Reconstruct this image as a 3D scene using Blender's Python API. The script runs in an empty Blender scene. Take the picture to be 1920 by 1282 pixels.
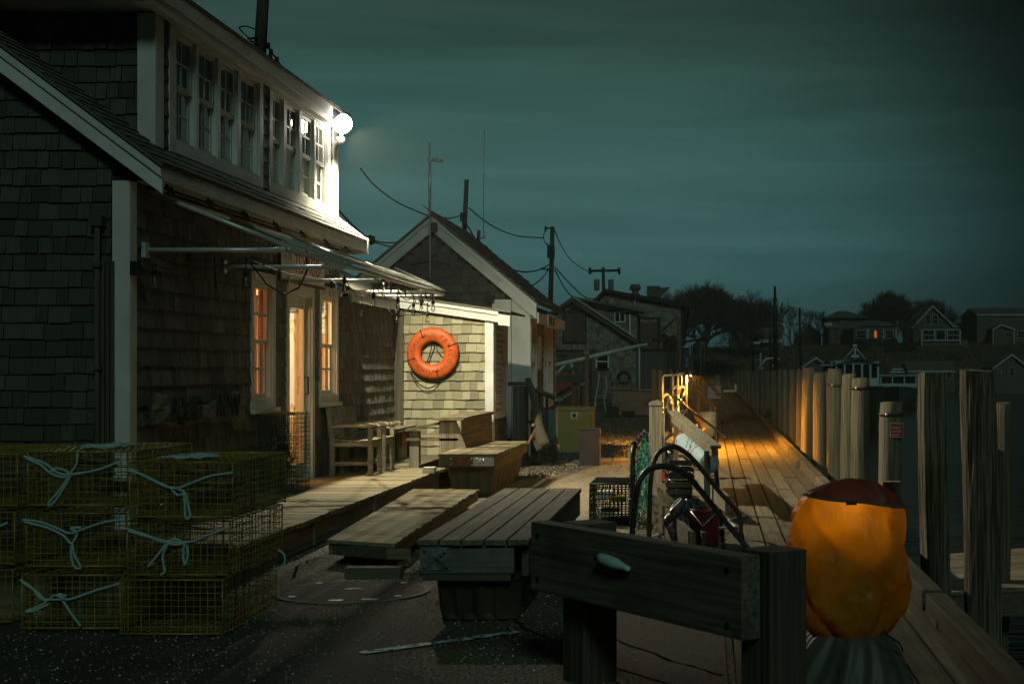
import bpy, math, random
from mathutils import Vector, Matrix
R = random.Random(7)
sc = bpy.context.scene
C = sc.collection
# ------------------------------------------------------------------ camera
F = 2666.67          # focal length in photo pixels (50 mm on 36 mm, 1920 wide)
CX, CY, H = 1318.0, 693.0, 1.5
cam = bpy.data.objects.new('camera', bpy.data.cameras.new('camera'))
C.objects.link(cam)
cam.location = (0, 0, H)
cam.rotation_euler = (math.radians(90), 0, 0)
cam.data.lens = 50; cam.data.sensor_width = 36
cam.data.shift_x = -(CX - 960) / 1920
cam.data.shift_y = (CY - 641) / 1920
cam.data.clip_start = .1; cam.data.clip_end = 3000
sc.camera = cam
sc.view_settings.view_transform = 'Standard'
sc.view_settings.look = 'None'
sc.view_settings.exposure = 0
sc.view_settings.gamma = 1
sc.view_settings.use_curve_mapping = False
sc.cycles.use_denoising = True
sc.cycles.max_bounces = 6
sc.cycles.transparent_max_bounces = 24
sc.cycles.sample_clamp_indirect = 3.0

# ------------------------------------------------------------------ world
wd = bpy.data.worlds.new('World'); sc.world = wd; wd.use_nodes = True
nt = wd.node_tree; N = nt.nodes; L = nt.links
N.clear()
def nn(t, **k):
    n = N.new(t)
    for a, b in k.items(): setattr(n, a, b)
    return n
def mth(op, a, b=None, c=None, nodes=None, links=None):
    n = (nodes or N).new('ShaderNodeMath'); n.operation = op
    for i, x in enumerate((a, b, c)):
        if x is None: continue
        if isinstance(x, (int, float)): n.inputs[i].default_value = x
        else: (links or L).new(x, n.inputs[i])
    return n.outputs[0]
tc = nn('ShaderNodeTexCoord'); sep = nn('ShaderNodeSeparateXYZ')
L.new(tc.outputs['Generated'], sep.inputs[0])
ramp = nn('ShaderNodeValToRGB'); L.new(sep.outputs[2], ramp.inputs[0])
el = ramp.color_ramp.elements
for i, (p, c) in enumerate([(0, (.016, .044, .044, 1)), (.035, (.028, .080, .080, 1)), (.085, (.046, .132, .130, 1)), (.15, (.041, .110, .100, 1)),
                            (.26, (.027, .056, .046, 1)), (.6, (.015, .030, .025, 1)), (1, (.012, .024, .021, 1))]):
    e = el[i] if i < 2 else el.new(p)
    e.position = p; e.color = c
# afterglow: brighter toward one azimuth (a little left of straight ahead), falling off round the sky
dt = nn('ShaderNodeVectorMath', operation='DOT_PRODUCT'); L.new(tc.outputs['Generated'], dt.inputs[0])
az = Vector((-.19, .98, .05)).normalized(); dt.inputs[1].default_value = az
mr = nn('ShaderNodeMapRange'); L.new(dt.outputs['Value'], mr.inputs[0])
mr.inputs[1].default_value = .895; mr.inputs[2].default_value = .99; mr.inputs[3].default_value = .12; mr.inputs[4].default_value = 1.05
mr.interpolation_type = 'SMOOTHSTEP'
# streaky cloud
mp = nn('ShaderNodeMapping'); L.new(tc.outputs['Generated'], mp.inputs[0]); mp.inputs['Scale'].default_value = (2.2, 2.2, 26)
mp.inputs['Rotation'].default_value = (0, math.radians(-3), 0)
no = nn('ShaderNodeTexNoise'); L.new(mp.outputs[0], no.inputs[0]); no.inputs['Scale'].default_value = 1.6; no.inputs['Detail'].default_value = 6; no.inputs['Roughness'].default_value = .55
no.inputs['Distortion'].default_value = .35
cl = nn('ShaderNodeMapRange'); L.new(no.outputs[0], cl.inputs[0]); cl.inputs[1].default_value = .32; cl.inputs[2].default_value = .68; cl.inputs[3].default_value = .82; cl.inputs[4].default_value = 1.12
k = mth('MULTIPLY', mr.outputs[0], cl.outputs[0])
mx = nn('ShaderNodeVectorMath', operation='SCALE'); L.new(ramp.outputs[0], mx.inputs[0]); L.new(k, mx.inputs['Scale'])
bg = nn('ShaderNodeBackground'); L.new(mx.outputs[0], bg.inputs[0]); bg.inputs[1].default_value = .93
wo = nn('ShaderNodeOutputWorld'); L.new(bg.outputs[0], wo.inputs[0])

# moonlight: one weak, soft, teal sun from behind the camera
sun = bpy.data.objects.new('moonlight', bpy.data.lights.new('moonlight', 'SUN')); C.objects.link(sun)
sun.data.energy = .40; sun.data.angle = math.radians(12); sun.data.color = (.62, 1.0, .88)
sun.rotation_euler = Vector((-.18, .80, -.55)).to_track_quat('-Z', 'Y').to_euler()

def lamp(name, loc, power, color, radius=.05, spot=None, aim=None, blend=.3):
    d = bpy.data.lights.new(name, 'SPOT' if spot else 'POINT')
    d.energy = power; d.color = color; d.shadow_soft_size = radius
    if spot: d.spot_size = math.radians(spot); d.spot_blend = blend
    o = bpy.data.objects.new(name, d); C.objects.link(o); o.location = loc
    if aim is not None: o.rotation_euler = (Vector(aim) - Vector(loc)).to_track_quat('-Z', 'Y').to_euler()
    return o
LAMP = (-4.30, 16.95, 4.43)
FLOOD_W, SODIUM_E = 2350, 36000

# ------------------------------------------------------------------ pixel measurements -> places
def W(px, py, Y): return Vector(((px - CX) / F * Y, Y, H - (py - CY) / F * Y))
def G(px, py, z=0.0):
    Y = F * (H - z) / (py - CY); return Vector(((px - CX) / F * Y, Y, z))

# ------------------------------------------------------------------ mesh building
class MB:
    def __init__(s): s.v = []; s.f = []; s.t = []; s.s = []
    def add(s, vs, fs, tint=None, smooth=False):
        if tint is None: tint = R.random()
        b = len(s.v); s.v += [tuple(p) for p in vs]
        for q in fs: s.f.append(tuple(i + b for i in q)); s.t.append(tint); s.s.append(smooth)
        return s
    def box(s, x0, x1, y0, y1, z0, z1, tint=None):
        return s.add([(x0, y0, z0), (x1, y0, z0), (x1, y1, z0), (x0, y1, z0), (x0, y0, z1), (x1, y0, z1), (x1, y1, z1), (x0, y1, z1)],
                     [(3, 2, 1, 0), (4, 5, 6, 7), (0, 1, 5, 4), (1, 2, 6, 5), (2, 3, 7, 6), (3, 0, 4, 7)], tint)
    def beam(s, p, q, w, h, up=(0, 0, 1), tint=None):
        p = Vector(p); q = Vector(q); d = (q - p).normalized(); u = Vector(up)
        sd = d.cross(u)
        if sd.length < 1e-4: sd = Vector((1, 0, 0))
        sd.normalize(); u = sd.cross(d).normalized()
        a = sd * w / 2; b = u * h / 2
        vs = [p - a - b, p + a - b, p + a + b, p - a + b, q - a - b, q + a - b, q + a + b, q - a + b]
        return s.add(vs, [(3, 2, 1, 0), (4, 5, 6, 7), (0, 1, 5, 4), (1, 2, 6, 5), (2, 3, 7, 6), (3, 0, 4, 7)][::1], tint)
    def tube(s, pts, r, n=8, tint=None, caps=True, smooth=True):
        pts = [Vector(p) for p in pts]; m = len(pts)
        rs = r if isinstance(r, (list, tuple)) else [r] * m
        vs = []; nrm = None
        for i, p in enumerate(pts):
            d = (pts[min(i + 1, m - 1)] - pts[max(i - 1, 0)])
            if d.length < 1e-9: d = Vector((0, 0, 1))
            d.normalize()
            if nrm is None:
                nrm = d.cross(Vector((0, 0, 1)))
                if nrm.length < 1e-3: nrm = d.cross(Vector((1, 0, 0)))
                nrm.normalize()
            else:
                nrm = nrm - d * nrm.dot(d)
                if nrm.length < 1e-6: nrm = d.orthogonal()
                nrm.normalize()
            bn = d.cross(nrm)
            for j in range(n):
                a = 2 * math.pi * j / n
                vs.append(p + (nrm * math.cos(a) + bn * math.sin(a)) * rs[i])
        fs = [(i * n + j, i * n + (j + 1) % n, (i + 1) * n + (j + 1) % n, (i + 1) * n + j) for i in range(m - 1) for j in range(n)]
        if caps: fs += [tuple(range(n))[::-1], tuple(range((m - 1) * n, m * n))]
        return s.add(vs, fs, tint, smooth)
    def prism(s, poly, axis, a0, a1, tint=None):
        n = len(poly)
        def P(u, w, a): return {'x': (a, u, w), 'y': (u, a, w), 'z': (u, w, a)}[axis]
        vs = [P(u, w, a0) for u, w in poly] + [P(u, w, a1) for u, w in poly]
        fs = [(i, (i + 1) % n, (i + 1) % n + n, i + n) for i in range(n)] + [tuple(range(n))[::-1], tuple(range(n, 2 * n))]
        return s.add(vs, fs, tint)
    def lathe(s, prof, c, n=20, M=None, tint=None, smooth=True):
        c = Vector(c); vs = []
        for r, z in prof:
            for j in range(n):
                a = 2 * math.pi * j / n; p = Vector((r * math.cos(a), r * math.sin(a), z))
                if M: p = M @ p
                vs.append(c + p)
        m = len(prof)
        fs = [(i * n + j, i * n + (j + 1) % n, (i + 1) * n + (j + 1) % n, (i + 1) * n + j) for i in range(m - 1) for j in range(n)]
        fs += [tuple(range(n))[::-1], tuple(range((m - 1) * n, m * n))]
        return s.add(vs, fs, tint, smooth)
    def grid(s, fn, nu, nv, tint=None, smooth=True, close=False):
        vs = [fn(i / nu, j / nv) for i in range(nu + 1) for j in range(nv + 1)]
        fs = [(i * (nv + 1) + j, (i + 1) * (nv + 1) + j, (i + 1) * (nv + 1) + j + 1, i * (nv + 1) + j + 1) for i in range(nu) for j in range(nv)]
        return s.add(vs, fs, tint, smooth)
    def mesh(s, name):
        me = bpy.data.meshes.new(name); me.from_pydata(s.v, [], s.f)
        a = me.attributes.new('tint', 'FLOAT', 'FACE'); a.data.foreach_set('value', s.t)
        me.polygons.foreach_set('use_smooth', s.s); me.update()
        return me
WL = {}      # world location of parents
KIDS = {}
def link(name, me, m, parent=None, kind=None, label=None, bevel=0, fixn=True):
    if fixn:
        import bmesh
        bm = bmesh.new(); bm.from_mesh(me); bmesh.ops.recalc_face_normals(bm, faces=bm.faces); bm.to_mesh(me); bm.free()
    o = bpy.data.objects.new(name, me); C.objects.link(o)
    if m is not None and len(me.materials) == 0: me.materials.append(m)
    if parent is not None: setpar(o, parent)
    if kind: o['kind'] = kind
    if label: o['label'] = label
    if bevel:
        b = o.modifiers.new('bevel', 'BEVEL'); b.width = bevel; b.segments = 2; b.limit_method = 'ANGLE'
    return o
def setpar(o, parent):
    o.parent = parent; KIDS.setdefault(parent.name, []).append(o)
    if parent.name in WL: o.matrix_parent_inverse = Matrix.Translation(-WL[parent.name])
def build(mb, name, m, parent=None, **k): return link(name, mb.mesh(name), m, parent, **k)
def thing(name, label, cat, loc, group=None):
    o = bpy.data.objects.new(name, None); C.objects.link(o); o.location = loc; WL[o.name] = Vector(loc)
    o.empty_display_size = .2
    o['label'] = label; o['category'] = cat
    if group: o['group'] = group
    return o
def tag(o, label, cat, group=None, kind=None):
    o['label'] = label; o['category'] = cat
    if group: o['group'] = group
    if kind: o['kind'] = kind
    return o
def struct(mb, name, m): 
    o = build(mb, name, m); o['kind'] = 'structure'; return o
def dup(o, loc=None, rz=0, label=None, par=None):
    c = o.copy(); C.objects.link(c)
    if loc is not None: c.location = loc; c.rotation_euler = (0, 0, rz); WL[c.name] = WL.get(o.name, Vector((0, 0, 0)))
    if label: c['label'] = label
    if par is not None: c.parent = par; c.matrix_parent_inverse = o.matrix_parent_inverse.copy(); c.matrix_basis = o.matrix_basis.copy()
    for ch in KIDS.get(o.name, []): dup(ch, par=c)
    return c

# ------------------------------------------------------------------ materials
MATS = {}
def mat(name, c1, c2=None, rough=.85, metal=0, scale=(6, 6, 6), det=5, tv=.25, stain=None, sscale=1.2, samt=.5, bump=.25, bdist=.01, spec=.3,
        nrough=.6, fine=0, fscale=60, emit=None, transl=0, sheen=0, lo=.32, hi=.68, slo=.5, shi=.7, world=False):
    if name in MATS: return MATS[name]
    m = bpy.data.materials.new(name); m.use_nodes = True; t = m.node_tree; n = t.nodes; l = t.links
    bs = n['Principled BSDF']; c2 = c2 or tuple(x * .6 for x in c1)
    co = n.new('ShaderNodeTexCoord'); oi = n.new('ShaderNodeObjectInfo')
    ad = n.new('ShaderNodeVectorMath'); ad.operation = 'ADD'; l.new(co.outputs['Object'], ad.inputs[0])
    rv = n.new('ShaderNodeVectorMath'); rv.operation = 'SCALE'; rv.inputs[0].default_value = (7.3, 4.1, 5.7); l.new(oi.outputs['Random'], rv.inputs['Scale'])
    at = n.new('ShaderNodeAttribute'); at.attribute_name = 'tint'; at.attribute_type = 'GEOMETRY'
    rt = n.new('ShaderNodeVectorMath'); rt.operation = 'SCALE'; rt.inputs[0].default_value = (3.3, 5.1, 2.7); l.new(at.outputs['Fac'], rt.inputs['Scale'])
    a2 = n.new('ShaderNodeVectorMath'); a2.operation = 'ADD'; l.new(rv.outputs[0], a2.inputs[0]); l.new(rt.outputs[0], a2.inputs[1]); l.new(a2.outputs[0], ad.inputs[1])
    mp = n.new('ShaderNodeMapping'); mp.inputs['Scale'].default_value = scale; l.new(ad.outputs[0], mp.inputs[0])
    no = n.new('ShaderNodeTexNoise'); no.inputs['Scale'].default_value = 1; no.inputs['Detail'].default_value = det; no.inputs['Roughness'].default_value = nrough; l.new(mp.outputs[0], no.inputs[0])
    r = n.new('ShaderNodeMapRange'); l.new(no.outputs[0], r.inputs[0]); r.inputs[1].default_value = lo; r.inputs[2].default_value = hi
    mix = n.new('ShaderNodeMix'); mix.data_type = 'RGBA'; l.new(r.outputs[0], mix.inputs['Factor'])
    mix.inputs['A'].default_value = (*c2, 1); mix.inputs['B'].default_value = (*c1, 1)
    col = mix.outputs['Result']
    if stain:
        ns = n.new('ShaderNodeTexNoise'); ns.inputs['Scale'].default_value = sscale; ns.inputs['Detail'].default_value = 5; l.new(ad.outputs[0] if not world else co.outputs['Object'], ns.inputs[0])
        rs = n.new('ShaderNodeMapRange'); l.new(ns.outputs[0], rs.inputs[0]); rs.inputs[1].default_value = slo; rs.inputs[2].default_value = shi; rs.inputs[4].default_value = samt
        m2 = n.new('ShaderNodeMix'); m2.data_type = 'RGBA'; l.new(rs.outputs[0], m2.inputs['Factor']); l.new(col, m2.inputs['A']); m2.inputs['B'].default_value = (*stain, 1); col = m2.outputs['Result']
    if fine:
        nf = n.new('ShaderNodeTexNoise'); nf.inputs['Scale'].default_value = fscale; nf.inputs['Detail'].default_value = 2; l.new(co.outputs['Object'], nf.inputs[0])
        rf = n.new('ShaderNodeMapRange'); l.new(nf.outputs[0], rf.inputs[0]); rf.inputs[1].default_value = .35; rf.inputs[2].default_value = .65; rf.inputs[3].default_value = 1 - fine; rf.inputs[4].default_value = 1 + fine
        mf = n.new('ShaderNodeVectorMath'); mf.operation = 'SCALE'; l.new(col, mf.inputs[0]); l.new(rf.outputs[0], mf.inputs['Scale']); col = mf.outputs[0]
    if tv:
        s = mth('ADD', at.outputs['Fac'], oi.outputs['Random'], nodes=n, links=l); s = mth('FRACT', s, nodes=n, links=l)
        s = mth('MULTIPLY_ADD', s, 2 * tv, 1 - tv, nodes=n, links=l)
        mt = n.new('ShaderNodeVectorMath'); mt.operation = 'SCALE'; l.new(col, mt.inputs[0]); l.new(s, mt.inputs['Scale']); col = mt.outputs[0]
    l.new(col, bs.inputs['Base Color'])
    bs.inputs['Roughness'].default_value = rough; bs.inputs['Metallic'].default_value = metal; bs.inputs['Specular IOR Level'].default_value = spec
    if bump:
        b = n.new('ShaderNodeBump'); b.inputs['Strength'].default_value = bump; b.inputs['Distance'].default_value = bdist
        if fine:
            hh = mth('MULTIPLY_ADD', nf.outputs[0], .8, no.outputs[0], nodes=n, links=l); l.new(hh, b.inputs['Height'])
        else: l.new(no.outputs[0], b.inputs['Height'])
        l.new(b.outputs[0], bs.inputs['Normal'])
    if emit:
        bs.inputs['Emission Color'].default_value = (*emit[:3], 1); bs.inputs['Emission Strength'].default_value = emit[3]
    if transl:
        tr = n.new('ShaderNodeBsdfTranslucent'); l.new(col, tr.inputs[0])
        ms = n.new('ShaderNodeMixShader'); ms.inputs[0].default_value = transl; l.new(bs.outputs[0], ms.inputs[1]); l.new(tr.outputs[0], ms.inputs[2])
        l.new(ms.outputs[0], n['Material Output'].inputs[0])
    MATS[name] = m
    return m
def wood(name, c1, c2, ax, **k):
    st = {'x': (1.2, 45, 45), 'y': (45, 1.2, 45), 'z': (45, 45, 1.2)}[ax]
    k.setdefault('rough', .85); k.setdefault('bump', .5); k.setdefault('bdist', .004); k.setdefault('det', 7)
    return mat(name + '_' + ax, c1, c2, scale=st, **k)
def glass(name, tintc=(1, 1, 1), ior=1.5, rough=.0):
    m = bpy.data.materials.new(name); m.use_nodes = True; n = m.node_tree.nodes; l = m.node_tree.links; n.remove(n['Principled BSDF'])
    fr = n.new('ShaderNodeFresnel'); fr.inputs[0].default_value = ior
    tr = n.new('ShaderNodeBsdfTransparent'); tr.inputs[0].default_value = (*tintc, 1)
    gl = n.new('ShaderNodeBsdfGlossy'); gl.inputs['Roughness'].default_value = rough; gl.inputs[0].default_value = (1, 1, 1, 1)
    co = n.new('ShaderNodeTexCoord'); no = n.new('ShaderNodeTexNoise'); no.inputs['Scale'].default_value = 1.6; no.inputs['Detail'].default_value = 1; l.new(co.outputs['Object'], no.inputs[0])
    b = n.new('ShaderNodeBump'); b.inputs['Strength'].default_value = .12; b.inputs['Distance'].default_value = .05; l.new(no.outputs[0], b.inputs['Height']); l.new(b.outputs[0], gl.inputs['Normal'])
    k = mth('MULTIPLY_ADD', fr.outputs[0], 2.0, .03, nodes=n, links=l)
    ms = n.new('ShaderNodeMixShader'); l.new(k, ms.inputs[0]); l.new(tr.outputs[0], ms.inputs[1]); l.new(gl.outputs[0], ms.inputs[2])
    l.new(ms.outputs[0], n['Material Output'].inputs[0]); return m
def emis(name, c, s):
    m = bpy.data.materials.new(name); m.use_nodes = True; n = m.node_tree.nodes; l = m.node_tree.links; n.remove(n['Principled BSDF'])
    e = n.new('ShaderNodeEmission'); e.inputs[0].default_value = (*c, 1); e.inputs[1].default_value = s; l.new(e.outputs[0], n['Material Output'].inputs[0]); return m

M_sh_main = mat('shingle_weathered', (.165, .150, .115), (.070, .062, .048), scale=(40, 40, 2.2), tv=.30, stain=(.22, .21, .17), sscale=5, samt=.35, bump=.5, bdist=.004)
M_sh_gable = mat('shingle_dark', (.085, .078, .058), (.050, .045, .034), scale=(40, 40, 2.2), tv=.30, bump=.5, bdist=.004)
M_sh_lit = mat('shingle_pale', (.36, .32, .205), (.17, .15, .09), scale=(34, 34, 2.0), tv=.34, stain=(.16, .17, .07), sscale=4, samt=.5, bump=.5, bdist=.004)  # same cedar as the main wall, its floodlit tone put into the colour
M_sh_far = mat('shingle_far', (.26, .23, .17), (.13, .115, .085), scale=(6, 6, 2), tv=.35, bump=.2)
M_wall = mat('sheathing', (.03, .027, .02), tv=0, bump=0)
M_trim = mat('trim_white', (.62, .61, .55), (.50, .49, .43), rough=.55, scale=(3, 3, 3), tv=.06, stain=(.30, .28, .22), sscale=2.5, samt=.30, bump=.1, spec=.4)
M_roof = mat('roof_shingle', (.16, .145, .11), (.08, .072, .055), scale=(60, 60, 60), tv=.35, bump=.6, bdist=.004, fine=.3, fscale=300)
M_deck = wood('deck_wood', (.25, .205, .118), (.085, .067, .038), 'x', tv=.38, stain=(.10, .10, .045), sscale=3, samt=.5)
M_decky = wood('deck_wood', (.24, .20, .118), (.085, .067, .038), 'y', tv=.30, stain=(.10, .10, .05), sscale=3, samt=.5)
M_dark = wood('dark_timber', (.13, .11, .075), (.055, .046, .032), 'y', tv=.25)
M_darky = wood('ramp_timber', (.21, .18, .11), (.09, .075, .045), 'y', tv=.2, stain=(.05, .04, .03), sscale=5, samt=.6)
M_darkx = wood('dark_timber', (.13, .11, .075), (.055, .046, .032), 'x', tv=.25)
M_darkz = wood('dark_timber', (.14, .115, .075), (.055, .046, .032), 'z', tv=.25)
M_float = mat('float_plastic', (.045, .036, .022), (.022, .018, .012), rough=.6, scale=(8, 8, 2), tv=.1, stain=(.10, .08, .035), sscale=4, samt=.5, bump=.15)
M_dock = wood('dock_plank', (.155, .125, .078), (.055, .044, .028), 'y', tv=.35, stain=(.055, .046, .032), sscale=2.2, samt=.7, bump=.7)
M_pile = wood('pile_wood', (.185, .155, .10), (.045, .036, .023), 'z', tv=.3, stain=(.10, .09, .05), sscale=4, samt=.8, bump=1.0, bdist=.02)
M_pile2 = wood('pile_rough', (.24, .20, .135), (.045, .035, .024), 'z', tv=.15, bump=1.0, bdist=.03, lo=.42, hi=.62, nrough=.7)
M_post = wood('post_wood', (.28, .25, .17), (.09, .075, .05), 'z', tv=.1, bump=.9, bdist=.006)
M_fence = wood('cedar_new', (.36, .19, .08), (.22, .11, .045), 'z', tv=.2)
M_rail = wood('rail_timber', (.19, .165, .115), (.040, .034, .024), 'x', tv=.05, bump=.8, stain=(.045, .04, .03), sscale=2.5, samt=.6, nrough=.65)
M_railz = wood('rail_post', (.10, .075, .05), (.035, .026, .018), 'z', tv=.1, bump=.8)
M_teak = wood('teak_grey', (.33, .29, .20), (.15, .125, .08), 'x', tv=.15)
M_metal = mat('galvanised', (.62, .62, .57), (.45, .45, .41), rough=.35, metal=.35, scale=(8, 8, 8), tv=.05, bump=.05)
M_iron = mat('rusty_iron', (.10, .055, .032), (.045, .028, .020), rough=.55, metal=.4, scale=(10, 10, 10), tv=.1, bump=.3)
M_blackpipe = mat('black_pipe', (.045, .038, .036), (.02, .018, .018), rough=.4, metal=.3, scale=(10, 10, 10), tv=.1, bump=.2)
M_rust = mat('rust', (.22, .09, .025), (.08, .035, .015), rough=.85, scale=(12, 12, 12), tv=.2, bump=.4)
M_wire = mat('trap_wire_yellow', (.38, .28, .025), (.12, .09, .015), rough=.30, scale=(5, 5, 5), tv=.2, bump=0, spec=.6)
M_wireg = mat('trap_wire_green', (.05, .10, .07), (.03, .05, .035), rough=.5, scale=(5, 5, 5), tv=.2, bump=0)
M_rope = mat('rope_teal', (.42, .60, .55), (.22, .36, .33), rough=.9, scale=(180, 180, 180), tv=.05, bump=.8, bdist=.003, lo=.4, hi=.6)
M_ropew = mat('rope_white', (.55, .55, .48), (.35, .35, .30), rough=.9, scale=(90, 90, 90), tv=.05, bump=.5)
M_cable = mat('cable_black', (.018, .017, .015), rough=.5, tv=0, bump=0)
M_orange = mat('ring_orange', (.60, .105, .006), (.46, .075, .005), rough=.5, scale=(5, 5, 5), tv=0, stain=(.36, .06, .015), sscale=9, samt=.8, bump=.25, spec=.35)
M_ink = mat('faded_ink', (.21, .04, .010), (.15, .03, .01), tv=0, bump=0)
M_black = mat('black_paint', (.012, .012, .012), tv=0, bump=0, rough=.6)
M_red = mat('sign_red', (.42, .03, .02), (.33, .02, .015), rough=.5, tv=0, scale=(9, 9, 9), bump=0)
M_white = mat('sign_white', (.70, .70, .64), (.58, .58, .52), rough=.5, tv=0, bump=0)
M_yellow = mat('cabinet_yellow', (.42, .32, .095), (.36, .27, .08), rough=.5, scale=(3, 3, 3), tv=0, stain=(.22, .17, .07), sscale=3, samt=.4, bump=.05)
M_interior = mat('interior_paint', (.80, .60, .33), (.72, .50, .26), tv=0, bump=0)
M_curtain = mat('curtain_orange', (.82, .46, .14), (.66, .33, .08), scale=(20, 20, 1), tv=.25, bump=0, transl=.5)
M_curtg = mat('curtain_grey', (.62, .62, .52), (.45, .45, .37), scale=(30, 30, 1), tv=.1, bump=0)
M_net = mat('net_green', (.03, .30, .20), (.015, .15, .10), rough=.7, tv=.3, bump=0)
M_bag = mat('bin_bag', (.02, .02, .02), rough=.22, tv=0, scale=(14, 14, 14), bump=.9, bdist=.04, spec=.8)
M_redbin = mat('bin_red', (.16, .02, .015), (.10, .012, .01), rough=.5, tv=0, bump=.1)
M_drum = mat('drum_blue', (.27, .38, .40), (.18, .27, .29), rough=.5, tv=0, scale=(6, 6, 6), stain=(.5, .2, .12), sscale=9, samt=.35, bump=.1)
M_boatw = mat('boat_white', (.40, .47, .46), (.32, .38, .37), rough=.4, tv=.05, bump=0)
M_boath = mat('boat_hull', (.05, .07, .065), (.035, .05, .045), rough=.35, tv=.05, bump=0)
M_bark = mat('bark', (.075, .058, .038), (.04, .03, .02), tv=.35, bump=0, scale=(3, 3, 3))
M_twig = mat('twigs', (.095, .07, .042), (.05, .036, .022), tv=.4, bump=0)
M_hill = mat('hill_scrub', (.085, .088, .030), (.050, .045, .020), scale=(.06, .06, .2), tv=0, stain=(.085, .045, .025), sscale=.08, samt=.8, bump=0, world=True, fine=.5, fscale=1.2)
M_tub = mat('tub_pinkish', (.40, .22, .14), (.28, .15, .09), rough=.7, scale=(3, 3, 3), tv=.1, stain=(.12, .08, .05), sscale=1.5, samt=.8, bump=.1)
M_rustcont = mat('container_grey', (.11, .105, .085), (.07, .066, .052), tv=.1, scale=(1, 1, .5), stain=(.12, .05, .02), sscale=1.1, samt=.5, bump=0)
M_glass = glass('window_glass'); M_glassd = glass('window_glass_dark', (.85, .85, .8))
M_farpane = mat('far_pane', (.012, .014, .013), rough=.15, tv=0, bump=0, spec=.5)
M_litpane = emis('lit_pane', (1, .20, .02), .55)
M_grass = mat('grass_blades', (.13, .13, .03), (.07, .08, .02), tv=.4, bump=0)

# ground: speckled exposed-aggregate asphalt with paler worn slabs
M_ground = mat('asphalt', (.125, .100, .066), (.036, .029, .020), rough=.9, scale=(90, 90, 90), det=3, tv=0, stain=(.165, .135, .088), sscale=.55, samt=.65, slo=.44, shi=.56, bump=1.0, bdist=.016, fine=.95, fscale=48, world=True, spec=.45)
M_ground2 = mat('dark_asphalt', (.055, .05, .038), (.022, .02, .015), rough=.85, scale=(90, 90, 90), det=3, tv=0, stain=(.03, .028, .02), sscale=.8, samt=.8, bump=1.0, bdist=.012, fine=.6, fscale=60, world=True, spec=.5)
M_conc = mat('concrete', (.235, .19, .12), (.14, .112, .07), rough=.9, scale=(40, 40, 40), tv=0, stain=(.13, .11, .075), sscale=1.5, samt=.5, bump=.8, bdist=.01, fine=.7, fscale=55, world=True)
M_redconc = mat('reddish_concrete', (.13, .085, .06), (.085, .055, .04), rough=.9, scale=(30, 30, 30), tv=0, bump=.4, fine=.3, fscale=60, world=True)
M_gravel = mat('gravel', (.15, .15, .13), (.035, .034, .028), rough=.9, scale=(28, 28, 28), det=3, tv=.4, bump=1.0, bdist=.03, lo=.42, hi=.58, world=True)
M_iron2 = mat('manhole_iron', (.060, .050, .036), (.040, .034, .024), rough=.85, metal=0, scale=(20, 20, 20), tv=.2, stain=(.10, .085, .06), sscale=3, samt=.5, bump=.2)
mw = bpy.data.materials.new('paint_line'); mw.use_nodes = True
n = mw.node_tree.nodes; l = mw.node_tree.links; b0 = n['Principled BSDF']
co = n.new('ShaderNodeTexCoord'); no = n.new('ShaderNodeTexNoise'); no.inputs['Scale'].default_value = 22; no.inputs['Detail'].default_value = 6; l.new(co.outputs['Object'], no.inputs[0])
rr = n.new('ShaderNodeValToRGB'); rr.color_ramp.elements[0].position = .42; rr.color_ramp.elements[1].position = .52; l.new(no.outputs[0], rr.inputs[0])
mm = n.new('ShaderNodeMix'); mm.data_type = 'RGBA'; l.new(rr.outputs[0], mm.inputs['Factor']); mm.inputs['A'].default_value = (.06, .055, .04, 1); mm.inputs['B'].default_value = (.42, .62, .62, 1)
l.new(mm.outputs['Result'], b0.inputs['Base Color']); b0.inputs['Roughness'].default_value = .8
M_paint = mw
# water
M_water = bpy.data.materials.new('water'); M_water.use_nodes = True
n = M_water.node_tree.nodes; l = M_water.node_tree.links; b0 = n['Principled BSDF']
b0.inputs['Base Color'].default_value = (.006, .012, .010, 1); b0.inputs['Roughness'].default_value = .16
co = n.new('ShaderNodeTexCoord'); mp = n.new('ShaderNodeMapping'); mp.inputs['Scale'].default_value = (.8, 2.6, 1); l.new(co.outputs['Object'], mp.inputs[0])
no = n.new('ShaderNodeTexNoise'); no.inputs['Scale'].default_value = 1.5; no.inputs['Detail'].default_value = 4; l.new(mp.outputs[0], no.inputs[0])
bb = n.new('ShaderNodeBump'); bb.inputs['Strength'].default_value = .8; bb.inputs['Distance'].default_value = .16; l.new(no.outputs[0], bb.inputs['Height']); l.new(bb.outputs[0], b0.inputs['Normal'])

def text_mesh(s, size, ext=.002, align='LEFT', spacing=1.0):
    cu = bpy.data.curves.new('txt', 'FONT'); cu.body = s; cu.size = size; cu.extrude = ext; cu.align_x = align; cu.space_character = spacing; cu.resolution_u = 3
    o = bpy.data.objects.new('txt', cu); C.objects.link(o)
    bpy.context.view_layer.update()
    me = bpy.data.meshes.new_from_object(o.evaluated_get(bpy.context.evaluated_depsgraph_get()))
    bpy.data.objects.remove(o); me.name = 'lettering'; return me
def text(s, size, M, m, parent, name='lettering', sx=1, **k):
    me = text_mesh(s, size, **k); me.transform(M @ Matrix.Diagonal((sx, 1, 1, 1)))
    return link(name, me, m, parent, fixn=False)
def MF(o, u, v):      # frame: origin, right, up
    u = Vector(u).normalized(); v = Vector(v).normalized(); w = u.cross(v)
    return Matrix(((u.x, v.x, w.x, o[0]), (u.y, v.y, w.y, o[1]), (u.z, v.z, w.z, o[2]), (0, 0, 0, 1)))

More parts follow.
